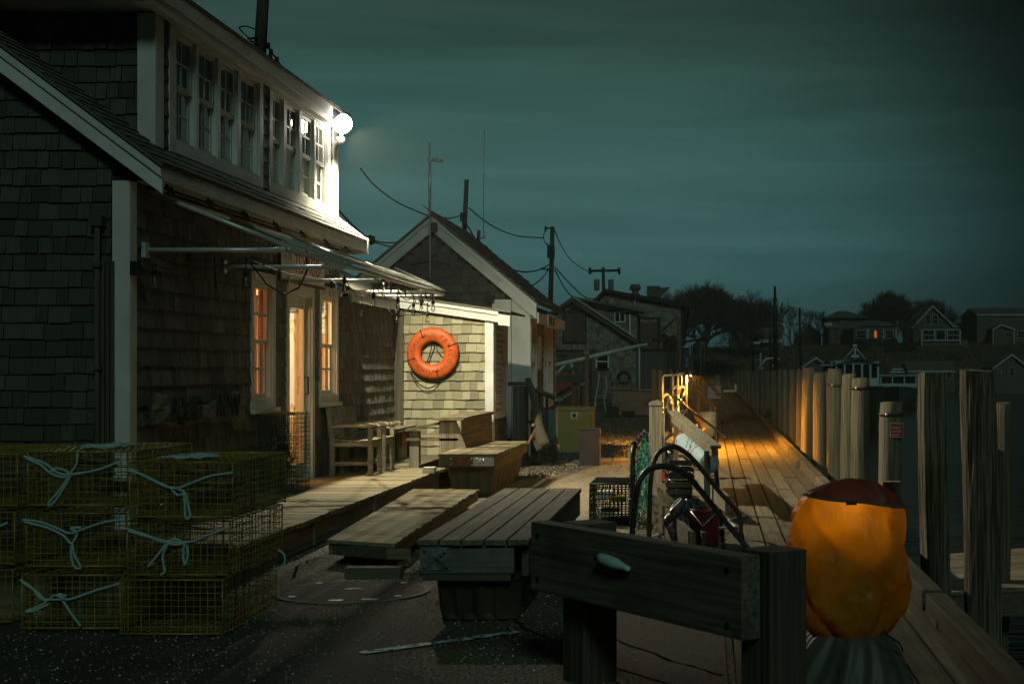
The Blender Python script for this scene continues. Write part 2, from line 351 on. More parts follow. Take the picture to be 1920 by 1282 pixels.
# ------------------------------------------------------------------ shingles
def unit_shingle(thick):
    b = MB(); e = .015
    b.add([(e, -.002, 0), (1 - e, -.002, 0), (1 - e, -.002, 1), (e, -.002, 1), (e, -thick, 0), (1 - e, -thick, 0), (1 - e, -.004, 1), (e, -.004, 1)],
          [(4, 5, 6, 7), (0, 4, 7, 3), (5, 1, 2, 6), (0, 1, 5, 4), (3, 7, 6, 2)], .5)
    return b.mesh('shingle')
def shingle_wall(plane, c, a0, a1, z0, z1, course, holes=(), wmin=.09, wmax=.19, top=None, thick=.022, clip=None):
    out = []; z = z0; row = 0
    while z < z1:
        cz = course * (1 + R.uniform(-.03, .03)); a = a0 - R.random() * wmax
        while a < a1:
            w = R.uniform(wmin, wmax); lo = max(a, a0); hi = min(a + w, a1); a += w
            segs = [(lo, hi)]
            for (h0, h1, g0, g1) in holes:
                if z + cz > g0 + .01 and z < g1 - .01:
                    ns = []
                    for s0, s1 in segs:
                        if s1 <= h0 or s0 >= h1: ns.append((s0, s1)); continue
                        if s0 < h0: ns.append((s0, h0))
                        if s1 > h1: ns.append((h1, s1))
                    segs = ns
            for s0, s1 in segs:
                if s1 - s0 < .02: continue
                hh = min(cz * 1.12, z1 - z)
                if top:
                    tz = min(top(s0), top(s1))
                    if z >= tz: continue
                    hh = min(hh, max(.02, tz - z))
                zz = z + R.uniform(-.006, .006)
                out.append((plane, c, s0, zz, s1 - s0, hh, thick * R.uniform(.8, 1.25)))
        z += cz; row += 1
    return out
def place_shingles(lst, m, parent, limit=300, name='shingle', minpx=9):
    def size(s):
        pl, c, a, z, w, h, t = s
        Y = c if pl == 'y' else a
        X = a if pl == 'y' else c
        px = CX + X / Y * F
        if not -40 < px < 1960: return 0
        py = CY - (z - H) / Y * F
        if not -40 < py < 1320: return 0
        wp = w / Y * F if pl == 'y' else w * abs(c) / Y / Y * F
        return wp * h / Y * F
    lst = sorted(lst, key=size, reverse=True)
    me = [unit_shingle(1.0) for _ in range(1)][0]; me.materials.append(m)
    rest = MB()
    for i, s in enumerate(lst):
        pl, c, a, z, w, h, t = s
        if i < limit and size(s) > 0:
            o = bpy.data.objects.new(name, me); C.objects.link(o); setpar(o, parent)
            if pl == 'y': o.location = (a, c, z); o.scale = (w, t, h)
            else: o.location = (c, a, z); o.rotation_euler = (0, 0, math.pi / 2); o.scale = (w, t, h)
        else:
            e = .0035; tb = t
            if pl == 'y': rest.add([(a + e, c - .002, z), (a + w - e, c - .002, z), (a + w - e, c - .004, z + h), (a + e, c - .004, z + h), (a + e, c - tb, z), (a + w - e, c - tb, z)],
                                   [(4, 5, 2, 3), (0, 4, 3), (5, 1, 2), (0, 1, 5, 4)])
            else: rest.add([(c + .002, a + e, z), (c + .002, a + w - e, z), (c + .004, a + w - e, z + h), (c + .004, a + e, z + h), (c + tb, a + e, z), (c + tb, a + w - e, z)],
                           [(4, 5, 2, 3), (0, 4, 3), (5, 1, 2), (0, 1, 5, 4)])
    if rest.v: build(rest, name, m, parent, kind='stuff')
def wall_holes(mb, plane, c0, c1, a0, a1, z0, z1, holes):
    """solid wall between c0..c1 with rectangular openings (h0,h1,g0,g1)"""
    az = sorted({a0, a1} | {h for q in holes for h in q[:2]}); zz = sorted({z0, z1} | {g for q in holes for g in q[2:]})
    for i in range(len(az) - 1):
        for j in range(len(zz) - 1):
            ca = (az[i] + az[i + 1]) / 2; cz = (zz[j] + zz[j + 1]) / 2
            if any(h0 < ca < h1 and g0 < cz < g1 for h0, h1, g0, g1 in holes): continue
            if plane == 'x': mb.box(c0, c1, az[i], az[i + 1], zz[j], zz[j + 1])
            else: mb.box(az[i], az[i + 1], c0, c1, zz[j], zz[j + 1])
exec_parts = []
# ================================================================== SETTING
def sheet(name, m, poly, z): 
    b = MB(); b.add([(x, y, z) for x, y in poly], [tuple(range(len(poly)))]); o = build(b, name, m); o['kind'] = 'structure'; return o
# land: one sheet with a bulkhead edge along the dock
b = MB(); b.box(-160, .16, -6, 125, -3, 0); struct(b, 'ground', M_ground)
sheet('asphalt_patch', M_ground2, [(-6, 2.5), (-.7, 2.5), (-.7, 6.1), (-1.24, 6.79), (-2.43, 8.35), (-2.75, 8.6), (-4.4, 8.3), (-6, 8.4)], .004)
cz = [G(985, 893), G(1030, 868), G(1100, 820), G(1190, 822), G(1196, 900), G(1186, 990), G(1095, 1000), G(1120, 905)]
sheet('worn_concrete', M_conc, [(-1.6, 12.8), (-2.0, 16.0), (-2.0, 19.0), (-1.75, 21.6), (-1.15, 24.5), (-.75, 30), (-.62, 29), (-.66, 18.5), (-.62, 12.6)], .004)
sheet('concrete_slab', M_redconc, [(-.62, 7.4), (.12, 6.4), (.12, 8.6), (-.62, 9.7)], .006)
b = MB()
for i in range(2600):
    x = R.uniform(-3.0, -.7); y = R.uniform(20.5, 32)
    if x > -1.75 and y < 24 and R.random() < .9: continue
    s = R.uniform(.012, .035); a = R.random() * 6.28
    b.add([(x + s * math.cos(a), y + s * math.sin(a), 0), (x + s * math.cos(a + 2.1), y + s * math.sin(a + 2.1), 0), (x + s * math.cos(a + 4.2), y + s * math.sin(a + 4.2), 0), (x, y, s * .9)], [(0, 1, 3), (1, 2, 3), (2, 0, 3)])
o = build(b, 'gravel', M_gravel); tag(o, 'loose grey gravel and crushed shell beside the path in front of the yellow cabinet', 'gravel', kind='stuff')
b = MB()
for i in range(5200):
    x = R.uniform(-4, -.3); y = R.uniform(6.6, 13)
    s = R.uniform(.003, .008); a = R.random() * 6.28
    b.add([(x + s * math.cos(a), y + s * math.sin(a), .006), (x + s * math.cos(a + 2.1), y + s * math.sin(a + 2.1), .006), (x + s * math.cos(a + 4.2), y + s * math.sin(a + 4.2), .006), (x, y, .006 + s)], [(0, 1, 3), (1, 2, 3), (2, 0, 3)])
o = build(b, 'grit', mat('grit_pale', (.42, .40, .33), (.15, .14, .11), rough=.35, tv=.5, bump=0, spec=.6)); tag(o, 'fine pale grit scattered over the asphalt in the foreground', 'grit', kind='stuff')
o = None
sheet('water', M_water, [(-600, -40), (900, -40), (900, 900), (-600, 900)], -1.6)
# painted line
p0 = G(676, 1226); p1 = G(972, 1186)
d = (p1 - p0).normalized(); sd = Vector((-d.y, d.x, 0)) * .036
b = MB(); b.add([(*(p0 - sd).xy, .009), (*(p1 - sd).xy, .009), (*(p1 + sd).xy, .009), (*(p0 + sd).xy, .009)], [(0, 1, 2, 3)])
struct(b, 'painted_line', M_paint)
# far shore and hill
def hz(x, y):
    if y < 188: return -1.6 - (188 - y) * .08
    t = min(1, (y - 188) / 44); s = t * t * (3 - 2 * t)
    und = .5 * math.sin(x * .045 + 1) + .35 * math.sin(x * .11 + y * .05)
    h = -1.6 + s * (6.6 + und * .6)
    if y > 232: h += (y - 232) * .010
    if x < -5: h += s * min(1.0, (-5 - x) * .03)
    if x > 25 : h += s * min(1.4, (x - 25) * .06)
    return h
b = MB(); b.grid(lambda u, v: (-190 + 470 * u, 180 + 240 * v, hz(-190 + 470 * u, 180 + 240 * v)), 150, 70, tint=.5)
struct(b, 'hill', M_hill)
b = MB()   # shoreline scrub
for i in range(9000):
    x = R.uniform(-25, 75); y = R.uniform(192, 236); z = hz(x, y) - .05; h = R.uniform(.15, .6) * (1.6 if y < 215 else .6); a = R.random() * 3.14
    if y > 224 and -6 < x < 20 and R.random() < .6: continue
    dx = math.cos(a) * h * .5; 
    b.add([(x - dx, y, z), (x + dx, y + .2, z), (x + R.uniform(-.2, .2), y, z + h)], [(0, 1, 2)])
o = build(b, 'shore_scrub', mat('scrub', (.085, .062, .034), (.05, .038, .02), tv=.5, bump=0)); tag(o, 'dark reddish scrub and dead grass covering the far shore below the houses', 'scrub', kind='stuff')

# ================================================================== MAIN HOUSE
XW = -4.51; ZD = .255
def wy(px): return -XW * F / (CX - px)      # Y on the long wall
YG = wy(241.5)                                # gable face 11.17
YE = 17.45                                    # far end of the upper storey
YR = 20.75                                    # wall of the side shed
house = thing('shingled_house', 'tall grey shingled house with white trim, a row of dormer windows and lit glass door', 'house', (XW, YG, 0))
w1 = (wy(473) , wy(508), 1.20, 2.37); dr = (wy(539), wy(582), ZD, 2.33); w2 = (wy(600), wy(628), 1.20, 2.37)
holes = [w1, dr, w2]
dz0, dz1 = 3.46, 4.40
dwin = []
for a, bb in ((325, 366), (371, 407), (412, 445), (450, 483), (507, 531), (536, 560), (565, 588), (591, 611)): dwin.append((wy(a), wy(bb), dz0, dz1))
wm = MB()
wall_holes(wm, 'x', XW - .12, XW, YG + .0, YE, 0, 3.02, holes[:2] + [holes[2]])
wall_holes(wm, 'x', XW - .12, XW, YE, YR, 0, 2.48, [])
wall_holes(wm, 'x', XW - .12, XW, 11.72, YE, 3.02, 4.52, dwin)
wm.prism([(-12, 0), (XW - .12, 0), (XW - .12, 3.24), (-12, 3.24 + 7.37 * .75)], 'y', 11.17, 11.29)            # gable wall
wm.box(-12, XW - .0, 11.70, 11.72, 2.8, 4.52)
wm.box(-12, XW - .12, YE, YE + .1, 2.2, 4.5)
wall = build(wm, 'wall', M_wall, house)
def rake(x): return 3.05 + (-4.18 - x) * .75           # top of the rake at x
cand = shingle_wall('x', XW, YG + .10, 17.58, ZD, 3.0, .158, [(w1[0] - .1, w1[1] + .1, w1[2] - .13, w1[3] + .13), (dr[0] - .1, dr[1] + .1, 0, dr[3] + .13), (w2[0] - .1, w2[1] + .1, w2[2] - .13, w2[3] + .13)], .075, .17)
cand += shingle_wall('x', XW, 17.58, YR, ZD, 2.42, .158, [], .075, .17)
cand += shingle_wall('x', XW, 11.83, 17.25, 3.36, 4.42, .14, [(dwin[0][0] - .13, dwin[3][1] + .07, 3, 5), (dwin[4][0] - .07, dwin[7][1] + .10, 3, 5)], .08, .16)
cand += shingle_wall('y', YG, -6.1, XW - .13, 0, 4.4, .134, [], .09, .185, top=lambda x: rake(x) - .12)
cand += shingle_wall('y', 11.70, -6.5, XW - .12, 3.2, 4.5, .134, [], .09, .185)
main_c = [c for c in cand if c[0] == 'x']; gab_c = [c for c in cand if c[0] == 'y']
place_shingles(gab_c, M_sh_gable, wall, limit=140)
place_shingles(main_c, M_sh_main, wall, limit=160)
# corner boards, rakes, fascia, soffit
t = MB()
t.box(XW - .115, XW + .022, YG - .035, YG - .016, 0, 2.98)        # face to the camera
build(t, 'corner_board', M_trim, house); t = MB(); t.box(XW + .0, XW + .024, YG - .014, YG + .10, 0, 2.98); build(t, 'corner_board', M_trim, house); t = MB()
t.box(XW - .125, XW + .024, 11.655, 11.68, 3.22, 4.42); build(t, 'corner_board', M_trim, house); t = MB(); t.box(XW + .002, XW + .026, 11.683, 11.83, 3.30, 4.42); build(t, 'corner_board', M_trim, house); t = MB()
t.box(XW + .002, XW + .026, 17.27, YE + .02, 3.34, 4.42); build(t, 'corner_board', M_trim, house); t = MB(); t.box(XW - .12, XW + .026, YE + .022, YE + .045, 3.34, 4.42)
build(t, 'corner_board', M_trim, house)
ye = 17.62; yf = 10.98
t = MB()
t.box(-4.205, -4.18, yf + .03, ye, 2.965, 3.075)                    # eave fascia
build(t, 'fascia', M_trim, house)
t = MB(); t.box(XW + .026, -4.207, YG + .1, ye - .02, 2.985, 3.0); build(t, 'soffit', M_trim, house)
def rakeboard(yy, th, x0, x1, ztop, hgt, mb):
    mb.prism([(x0, ztop(x0) - hgt), (x1, ztop(x1) - hgt), (x1, ztop(x1)), (x0, ztop(x0))], 'y', yy, yy + th)
for nm, off, hg, y in (('rake_board', .0, .062, yf - .012), ('rake_board', .066, .125, yf + .012)):
    t = MB(); rakeboard(y, .03, -6.6, -4.18, lambda x: rake(x) - off, hg, t)
    build(t, nm, M_trim, house)
t = MB(); t.prism([(-6.6, rake(-6.6) - .19), (-4.21, rake(-4.21) - .12), (-4.21, rake(-4.21) - .10), (-6.6, rake(-6.6) - .17)], 'y', yf + .04, YG); build(t, 'rake_soffit', M_trim, house)
t = MB()                                                            # eave return at the far end
t.box(-4.40, -4.15, ye + .0, ye + .03, 2.93, 3.13); t.prism([(-4.52, 2.93), (-4.15, 2.93), (-4.15, 3.11), (-4.52, 3.39)], 'y', ye + .03, ye + .055); build(t, 'rake_board', M_trim, house)
t = MB()                                                            # roof deck
t.prism([(-4.17, 3.06), (-4.165, 3.085), (-12, 3.085 + 7.835 * .75), (-12, 3.06 + 7.83 * .75)], 'y', yf - .03, 11.68)
t.prism([(-4.17, 3.07), (-4.165, 3.09), (-4.51, 3.35), (-4.51, 3.33)], 'y', 11.68, ye + .04)
roof = build(t, 'roof', M_roof, house)
rs = math.atan(.75)
us = MB(); us.add([(0, 0, 0), (1, 0, 0), (1, 1, 0), (0, 1, 0), (0, 0, 1), (1, 0, 1), (1, 1, .1), (0, 1, .1)], [(4, 5, 6, 7), (0, 1, 5, 4), (1, 2, 6, 5), (3, 0, 4, 7)], .5)
usm = us.mesh('roof_shingle'); usm.materials.append(M_roof)
def roof_shingle(x, y, z, w, h, th):
    o = bpy.data.objects.new('roof_shingle', usm); C.objects.link(o); setpar(o, roof)
    # local x -> +Y, local y -> up the slope (toward -X), local z -> outward normal
    ux = Vector((0, 1, 0)); uy = Vector((-math.cos(rs), 0, math.sin(rs))); uz = ux.cross(uy)
    M = Matrix((ux * w, uy * h, uz * th)).transposed().to_4x4(); M.translation = Vector((x, y, z)); o.matrix_basis = M
for r_ in range(3):
    y = 11.2 if r_ == 0 else 11.0
    y = yf
    while y < ye:
        w = R.uniform(.13, .2); x = -4.165 - r_ * .115 * math.cos(rs); z = 3.092 + r_ * .115 * math.sin(rs)
        roof_shingle(x, y, z, w - .008, .14, .012 * R.uniform(.7, 1.3)); y += w
rest = MB()
for r_ in range(3, 24):
    x = -4.165 - r_ * .115 * math.cos(rs); z = 3.092 + r_ * .115 * math.sin(rs); y = yf - .03
    while y < 11.66:
        w = R.uniform(.13, .2); c, s_ = math.cos(rs), math.sin(rs); h = .13; th = .012
        rest.add([(x, y, z), (x, y + w - .01, z), (x - c * h, y + w - .01, z + s_ * h), (x - c * h, y, z + s_ * h), (x + s_ * th, y, z + c * th), (x + s_ * th, y + w - .01, z + c * th)], [(4, 5, 2, 3), (0, 1, 5, 4), (0, 4, 3), (1, 2, 5)]); y += w
build(rest, 'roof_shingle', M_roof, roof, kind='stuff')
# dormer roof and fascia
t = MB(); t.box(-4.425, -4.40, 11.25, 17.62, 4.42, 4.60); build(t, 'fascia', M_trim, house)
t = MB(); t.box(-4.40, -4.385, 11.22, 17.64, 4.50, 4.625); t.box(-4.50, -4.43, 11.3, 17.6, 4.425, 4.445); build(t, 'eave_trim', M_trim, house)
t = MB(); t.prism([(-4.375, 4.63), (-4.375, 4.66), (-9, 6.0), (-9, 5.97)], 'y', 11.2, 17.68); build(t, 'dormer_roof', M_roof, house)
t = MB(); t.prism([(-4.42, 4.44), (-4.42, 4.60), (-8, 5.64), (-8, 5.48)], 'y', 11.21, 11.24); t.box(-8, -4.43, 11.24, 11.69, 4.44, 4.47); build(t, 'rake_board', M_trim, house)

def window_x(par, X, y0, y1, z0, z1, up, lo, cas=.09, head=.12, sill=.05, deep=.05, gl=None, split=.5, st=.035, casm=.024):
    f = MB(); e = .0015
    if cas:
        f.box(X + .001, X + casm, y0 - cas, y0 - e, z0 - .09, z1 + head); f.box(X + .001, X + casm, y1 + e, y1 + cas, z0 - .09, z1 + head)
        f.box(X + .001, X + casm + .003, y0, y1, z1, z1 + head); f.box(X + .001, X + casm + .003, y0, y1, z0 - .09, z0)
        if sill: f.box(X + .003, X + casm + .045, y0 - cas - .02, y1 + cas + .02, z0 - .09 - sill, z0 - .091)
    xs = X - deep
    f.box(xs - .03, X, y0, y0 + .012, z0, z1); f.box(xs - .03, X, y1 - .012, y1, z0, z1); f.box(xs - .03, X - .001, y0 + .012, y1 - .012, z1 - .012, z1); f.box(xs - .03, X - .001, y0 + .012, y1 - .012, z0, z0 + .015)
    a0, a1, c0, c1 = y0 + .012, y1 - .012, z0 + .015, z1 - .012; zm = c0 + (c1 - c0) * split
    panes = []
    for (s0, s1, xx, rc) in ((c0, zm + .015, xs - .012, lo), (zm - .015, c1, xs + .012, up)):
        if s0 == c0 and s1 <= c0: continue
        th = .011
        f.box(xx - th, xx + th, a0, a0 + st, s0, s1); f.box(xx - th, xx + th, a1 - st, a1, s0, s1)
        f.box(xx - th - .001, xx + th + .001, a0 + st, a1 - st, s0, s0 + st); f.box(xx - th - .001, xx + th + .001, a0 + st, a1 - st, s1 - st, s1)
        r_, c_ = rc; gy0, gy1, gz0, gz1 = a0 + st, a1 - st, s0 + st, s1 - st; mu = .012
        for i in range(1, c_): yy = gy0 + (gy1 - gy0) * i / c_; f.box(xx - .007, xx + .007, yy - mu, yy + mu, gz0, gz1)
        for j in range(1, r_): zz = gz0 + (gz1 - gz0) * j / r_; f.box(xx - .0065, xx + .0065, gy0, gy1, zz - mu, zz + mu)
        for i in range(c_):
            for j in range(r_):
                panes.append((xx, gy0 + (gy1 - gy0) * i / c_, gy0 + (gy1 - gy0) * (i + 1) / c_, gz0 + (gz1 - gz0) * j / r_, gz0 + (gz1 - gz0) * (j + 1) / r_))
    w = build(f, 'window', M_trim, par)
    for xx, p0, p1, q0, q1 in panes:
        g = MB(); g.add([(xx, p0, q0), (xx, p1, q0), (xx, p1, q1), (xx, p0, q1)], [(0, 1, 2, 3)], .5); link('pane', g.mesh('pane'), gl or M_glass, w, fixn=False)
    return w
window_x(house, XW, *w1, (2, 3), (2, 2), cas=.095)
window_x(house, XW, *w2, (1, 1), (2, 1), cas=.085)
for i, q in enumerate(dwin): window_x(house, XW, *q, (2, 2), (2, 2), cas=0, deep=.045, gl=M_glassd, st=.04)
t = MB()
for a0, a1, q in ((wy(313), wy(325), 0), (wy(366), wy(371), 1), (wy(407), wy(412), 1), (wy(445), wy(450), 1), (wy(483), wy(489), 0), (wy(502), wy(507), 0), (wy(531), wy(536), 1), (wy(560), wy(565), 1), (wy(588), wy(591), 1), (wy(611), wy(616), 0)):
    t.box(XW + .001, XW + (.026 if q == 0 else .010), a0, a1, 3.34, 4.42)
for a0, a1 in ((wy(325), wy(483)), (wy(507), wy(611))):
    t.box(XW + .001, XW + .022, a0, a1, 3.345, 3.455); t.box(XW + .001, XW + .022, a0, a1, 4.401, 4.42)
build(t, 'window_surround', M_trim, house)
# curtains behind the dormer windows, dark room
t = MB()
for i in range(60):
    y = 11.9 + i * .09; t.box(XW - .092 - .006 * (i % 2), XW - .086 - .006 * (i % 2), y, y + .085, 3.42, 4.44)
build(t, 'curtain', M_curtg, house)
# door
t = MB(); y0, y1, z0, z1 = dr
t.box(XW + .001, XW + .026, y0 - .095, y0 - .001, z0, z1 + .12); t.box(XW + .001, XW + .026, y1 + .001, y1 + .095, z0, z1 + .12); t.box(XW + .001, XW + .029, y0, y1, z1, z1 + .12)
t.box(XW - .12, XW, y0, y0 + .015, z0, z1); t.box(XW - .12, XW, y1 - .015, y1, z0, z1); t.box(XW - .12, XW - .001, y0 + .015, y1 - .015, z1 - .015, z1); t.box(XW - .12, XW + .05, y0, y1, z0 - .001, z0 + .02)
build(t, 'door_frame', M_trim, house)
t = MB(); xd = XW - .07; a0, a1, c0, c1 = y0 + .02, y1 - .02, z0 + .03, z1 - .02
t.box(xd - .02, xd + .02, a0, a0 + .07, c0, c1); t.box(xd - .02, xd + .02, a1 - .07, a1, c0, c1); t.box(xd - .021, xd + .021, a0 + .07, a1 - .07, c0, c0 + .16); t.box(xd - .021, xd + .021, a0 + .07, a1 - .07, c1 - .12, c1)
door = build(t, 'door', M_trim, house)
g = MB(); g.add([(xd, a0 + .07, c0 + .16), (xd, a1 - .07, c0 + .16), (xd, a1 - .07, c1 - .12), (xd, a0 + .07, c1 - .12)], [(0, 1, 2, 3)], .5); link('pane', g.mesh('pane'), M_glass, door, fixn=False)
g = MB(); g.tube([(xd + .02, a1 - .035, 1.22), (xd + .06, a1 - .035, 1.22), (xd + .06, a1 - .035, 1.42), (xd + .02, a1 - .035, 1.42)], .009, 6); build(g, 'handle', M_black, door)
g = MB(); g.box(xd + .022, xd + .026, a0 + .09, a0 + .17, 1.36, 1.47); build(g, 'notice', M_white, door)
# warm room behind
t = MB()
t.box(-7.5, XW - .2, 12.9, 12.95, .2, 2.44); t.box(-7.5, XW - .13, 19.2, 19.25, .2, 2.44); t.box(-7.5, -7.45, 12.9, 19.25, .2, 2.44); t.box(-7.5, XW - .13, 12.9, 19.25, 2.41, 2.44); t.box(-7.5, XW - .13, 12.9, 19.25, .18, .235)
t.box(XW - .14, XW - .125, 13.0, w1[0] - .02, .24, 2.40); t.box(XW - .14, XW - .125, w1[1] + .02, dr[0] - .02, .24, 2.40); t.box(XW - .14, XW - .125, dr[1] + .02, w2[0] - .02, .24, 2.40); t.box(XW - .14, XW - .125, w2[1] + .02, 19.2, .24, 2.40)
build(t, 'room', M_interior, house)
t = MB()
for i in range(9):
    y = w1[0] - .05 + i * .115; t.box(XW - .20 + .02 * (i % 2), XW - .19 + .02 * (i % 2), y, y + .10, 1.1, 2.42)
build(t, 'curtain', M_curtain, house)
lamp('room_lamp', (-5.6, 16.6, 2.1), 115, (1.0, .66, .28), .12)
lamp('room_lamp', (-5.3, 14.2, 2.0), 60, (1.0, .64, .26), .12)
pe = thing('pendant_lamp', 'round cream paper pendant lamp glowing inside the right window', 'lamp', (-4.93, 18.4, 2.16))
t = MB(); t.lathe([(0, -.19), (.10, -.17), (.18, -.09), (.20, 0), (.18, .09), (.10, .17), (0, .19)], (-4.93, 18.4, 2.16), 20); build(t, 'shade', emis('paper_glow', (1, .74, .36), 1.6), pe)
t = MB()
for z_ in (-.12, -.06, 0, .06, .12): rz_ = .202 * math.sqrt(1 - (z_ / .2) ** 2); t.lathe([(rz_, z_ - .004), (rz_ + .004, z_ - .004), (rz_ + .004, z_ + .004), (rz_, z_ + .004)], (-4.93, 18.4, 2.16), 20)
build(t, 'ring', M_dark, pe, kind='stuff')
t = MB(); t.box(-5.55, -4.98, 18.05, 18.1, .24, 1.35); o = build(t, 'reflection_board', mat('cream_board', (.55, .42, .25), tv=0, bump=0)); tag(o, 'plain cream board added behind the door glass in place of a pale reflection', 'board')  # added board, stands in for the cream reflection in the door glass
t = MB(); t.box(-5.12, -5.06, 17.6, 17.66, .24, 2.40); o = build(t, 'reflection_strip', M_white); tag(o, 'white upright strip added behind the glass door in place of a reflection', 'post')  # added upright, imitates a white streak reflected in the door
# downspout in the gable
dp = MB(); x = (182 - CX) / F * 11.1; dp.tube([(x, 11.10, 0), (x, 11.10, 2.62)], .022, 8); dp.box(x - .05, x + .05, 11.06, 11.14, 2.62, 2.70)
for z in (.9, 1.5, 2.3): dp.box(x - .035, x + .035, 11.06, 11.16, z, z + .03)
build(dp, 'downspout', M_sh_gable, house)
# vertical battens beside it
for px in (194, 203, 212):
    t = MB(); x = (px - CX) / F * 11.14; t.box(x - .014, x + .014, 11.12, 11.14, 0, 2.35); build(t, 'batten', M_darkz, house)

# floodlight at the dormer corner
fl = thing('floodlight', 'glaring white floodlight bulb at the far top corner of the dormer', 'lamp', LAMP)
bb_ = MB(); bb_.lathe([(.115 * math.sin(a_), -.115 * math.cos(a_)) for a_ in [math.pi * q_ / 12 for q_ in range(13)]], LAMP, 24); build(bb_, 'bulb', emis('lamp_glow', (1, .97, .85), 45), fl)
t = MB(); t.tube([(XW + .026, 17.36, 4.25), (-4.40, 17.25, 4.25), (-4.34, 17.08, 4.32)], .02, 8); t.lathe([(.05, 0), (.05, .02)], (XW + .03, 17.36, 4.25), 12, Matrix.Rotation(math.pi / 2, 3, 'Y')); build(t, 'bracket', M_trim, fl)
AXL = Vector((.66, .14, -.73)).normalized()
t = MB(); t.lathe([(0, -.17), (.07, -.165), (.075, -.09), (.112, -.03), (.106, -.03), (.06, -.10), (0, -.12)], LAMP, 24, Vector((0, 0, 1)).rotation_difference(AXL).to_matrix()); build(t, 'housing', M_metal, fl)
lm = lamp('flood_lamp', tuple(Vector(LAMP) + AXL * .125), FLOOD_W, (1.0, .93, .68), .05, spot=166, aim=tuple(Vector(LAMP) + AXL * 5), blend=.70); setpar(lm, fl)
t = MB(); t.lathe([(.0, -.05), (.04, -.045), (.055, 0), (.05, .03)], (-4.37, 17.15, 4.27), 14); build(t, 'sensor', M_white, fl)

# ------------------------------------------------------------------ deck
deck = thing('front_deck', 'long low grey plank deck running along the house wall', 'deck', (-3.9, 15, 0))
y = 8.6; XD = -3.27
while y < YR - .02:
    w = .137
    if y + w > YR: break
    t = MB(); e = R.uniform(-.012, .010)
    if y < 17.75: x1 = XD + e
    else: x1 = XD + .02 + .0
    t.box(XW if y > YG else XW - .1, x1, y, y + w - .009, ZD - .035, ZD + R.uniform(-.0015, .0015)); build(t, 'plank', M_deck, deck)
    y += w
for a, c in ((8.6, 11.0), (11.0, 13.4), (13.4, 15.6), (15.6, 17.75)):
    t = MB(); t.box(XD - .06, XD - .022, a, c - .006, .015, ZD - .037); build(t, 'side_board', M_decky, deck)
t = MB(); t.box(XW, XD - .09, 8.61, 8.65, 0, ZD - .037); t.box(XD - .022, XD - .004, 14.2, 14.29, .02, ZD - .05); t.box(XD - .022, XD - .004, 12.0, 12.07, .02, ZD - .05); build(t, 'end_board', M_deck, deck, kind='stuff')

# side shed with the life ring
shed = thing('side_shed', 'low shingled side shed lit pale yellow, wearing the orange life ring', 'shed', (-3.8, YR, 0))
XS = -3.07
t = MB(); 
def shtop(x): return 2.52 + (x + 4.5) * (-.145)
t.prism([(-4.5, 0), (XS, 0), (XS, shtop(XS) - .02), (-4.5, shtop(-4.5) - .02)], 'y', YR, YR + .1); t.box(XS - .1, XS, YR + .1, 22.25, 0, 2.28)
sw = build(t, 'wall', M_wall, shed)
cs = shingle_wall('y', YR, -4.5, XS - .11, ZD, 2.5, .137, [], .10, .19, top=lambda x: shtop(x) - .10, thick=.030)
place_shingles(cs, M_sh_lit, sw, limit=290)
place_shingles(shingle_wall('x', XS, YR + .06, 22.2, 0, 2.25, .15, [(20.8, 22.3, .86, 2.3)], .12, .2), M_sh_main, sw, limit=60)
t = MB(); t.box(XS - .105, XS + .020, YR - .045, YR - .021, 0, 2.27); t.box(XS + .0, XS + .022, YR - .019, YR + .06, 0, 2.27); build(t, 'corner_board', M_trim, shed)
for off, hg, yy in ((0, .055, YR - .12), (.060, .10, YR - .095)):
    t = MB(); t.prism([(-4.58, shtop(-4.58) - off - hg + .05), (-2.97, shtop(-2.97) - off - hg + .05), (-2.97, shtop(-2.97) - off + .05), (-4.58, shtop(-4.58) - off + .05)], 'y', yy, yy + .03); build(t, 'rake_board', M_trim, shed)
t = MB(); t.prism([(-2.97, 2.15), (-2.80, 2.13), (-2.80, 2.28), (-2.97, 2.31)], 'y', YR - .12, YR - .05); build(t, 'rake_end', M_trim, shed)
t = MB(); t.prism([(-4.6, shtop(-4.6) + .053), (-2.79, shtop(-2.79) + .053), (-2.79, shtop(-2.79) + .08), (-4.6, shtop(-4.6) + .08)], 'y', YR - .14, 22.3); build(t, 'roof', M_roof, shed)
t = MB(); t.box(-4.50, -4.36, YR - .05, YR - .02, ZD, 2.36); build(t, 'corner_post', M_darkz, shed)
# low eave on the lower wall between house and shed
t = MB(); t.box(-4.44, -4.41, 17.9, YR - .13, 2.36, 2.47); build(t, 'eave_board', M_trim, shed)
t = MB(); t.prism([(-4.40, 2.475), (-4.40, 2.50), (-5.6, 3.1), (-5.6, 3.07)], 'y', 17.8, YR + .4); build(t, 'lean_to_roof', M_roof, shed)
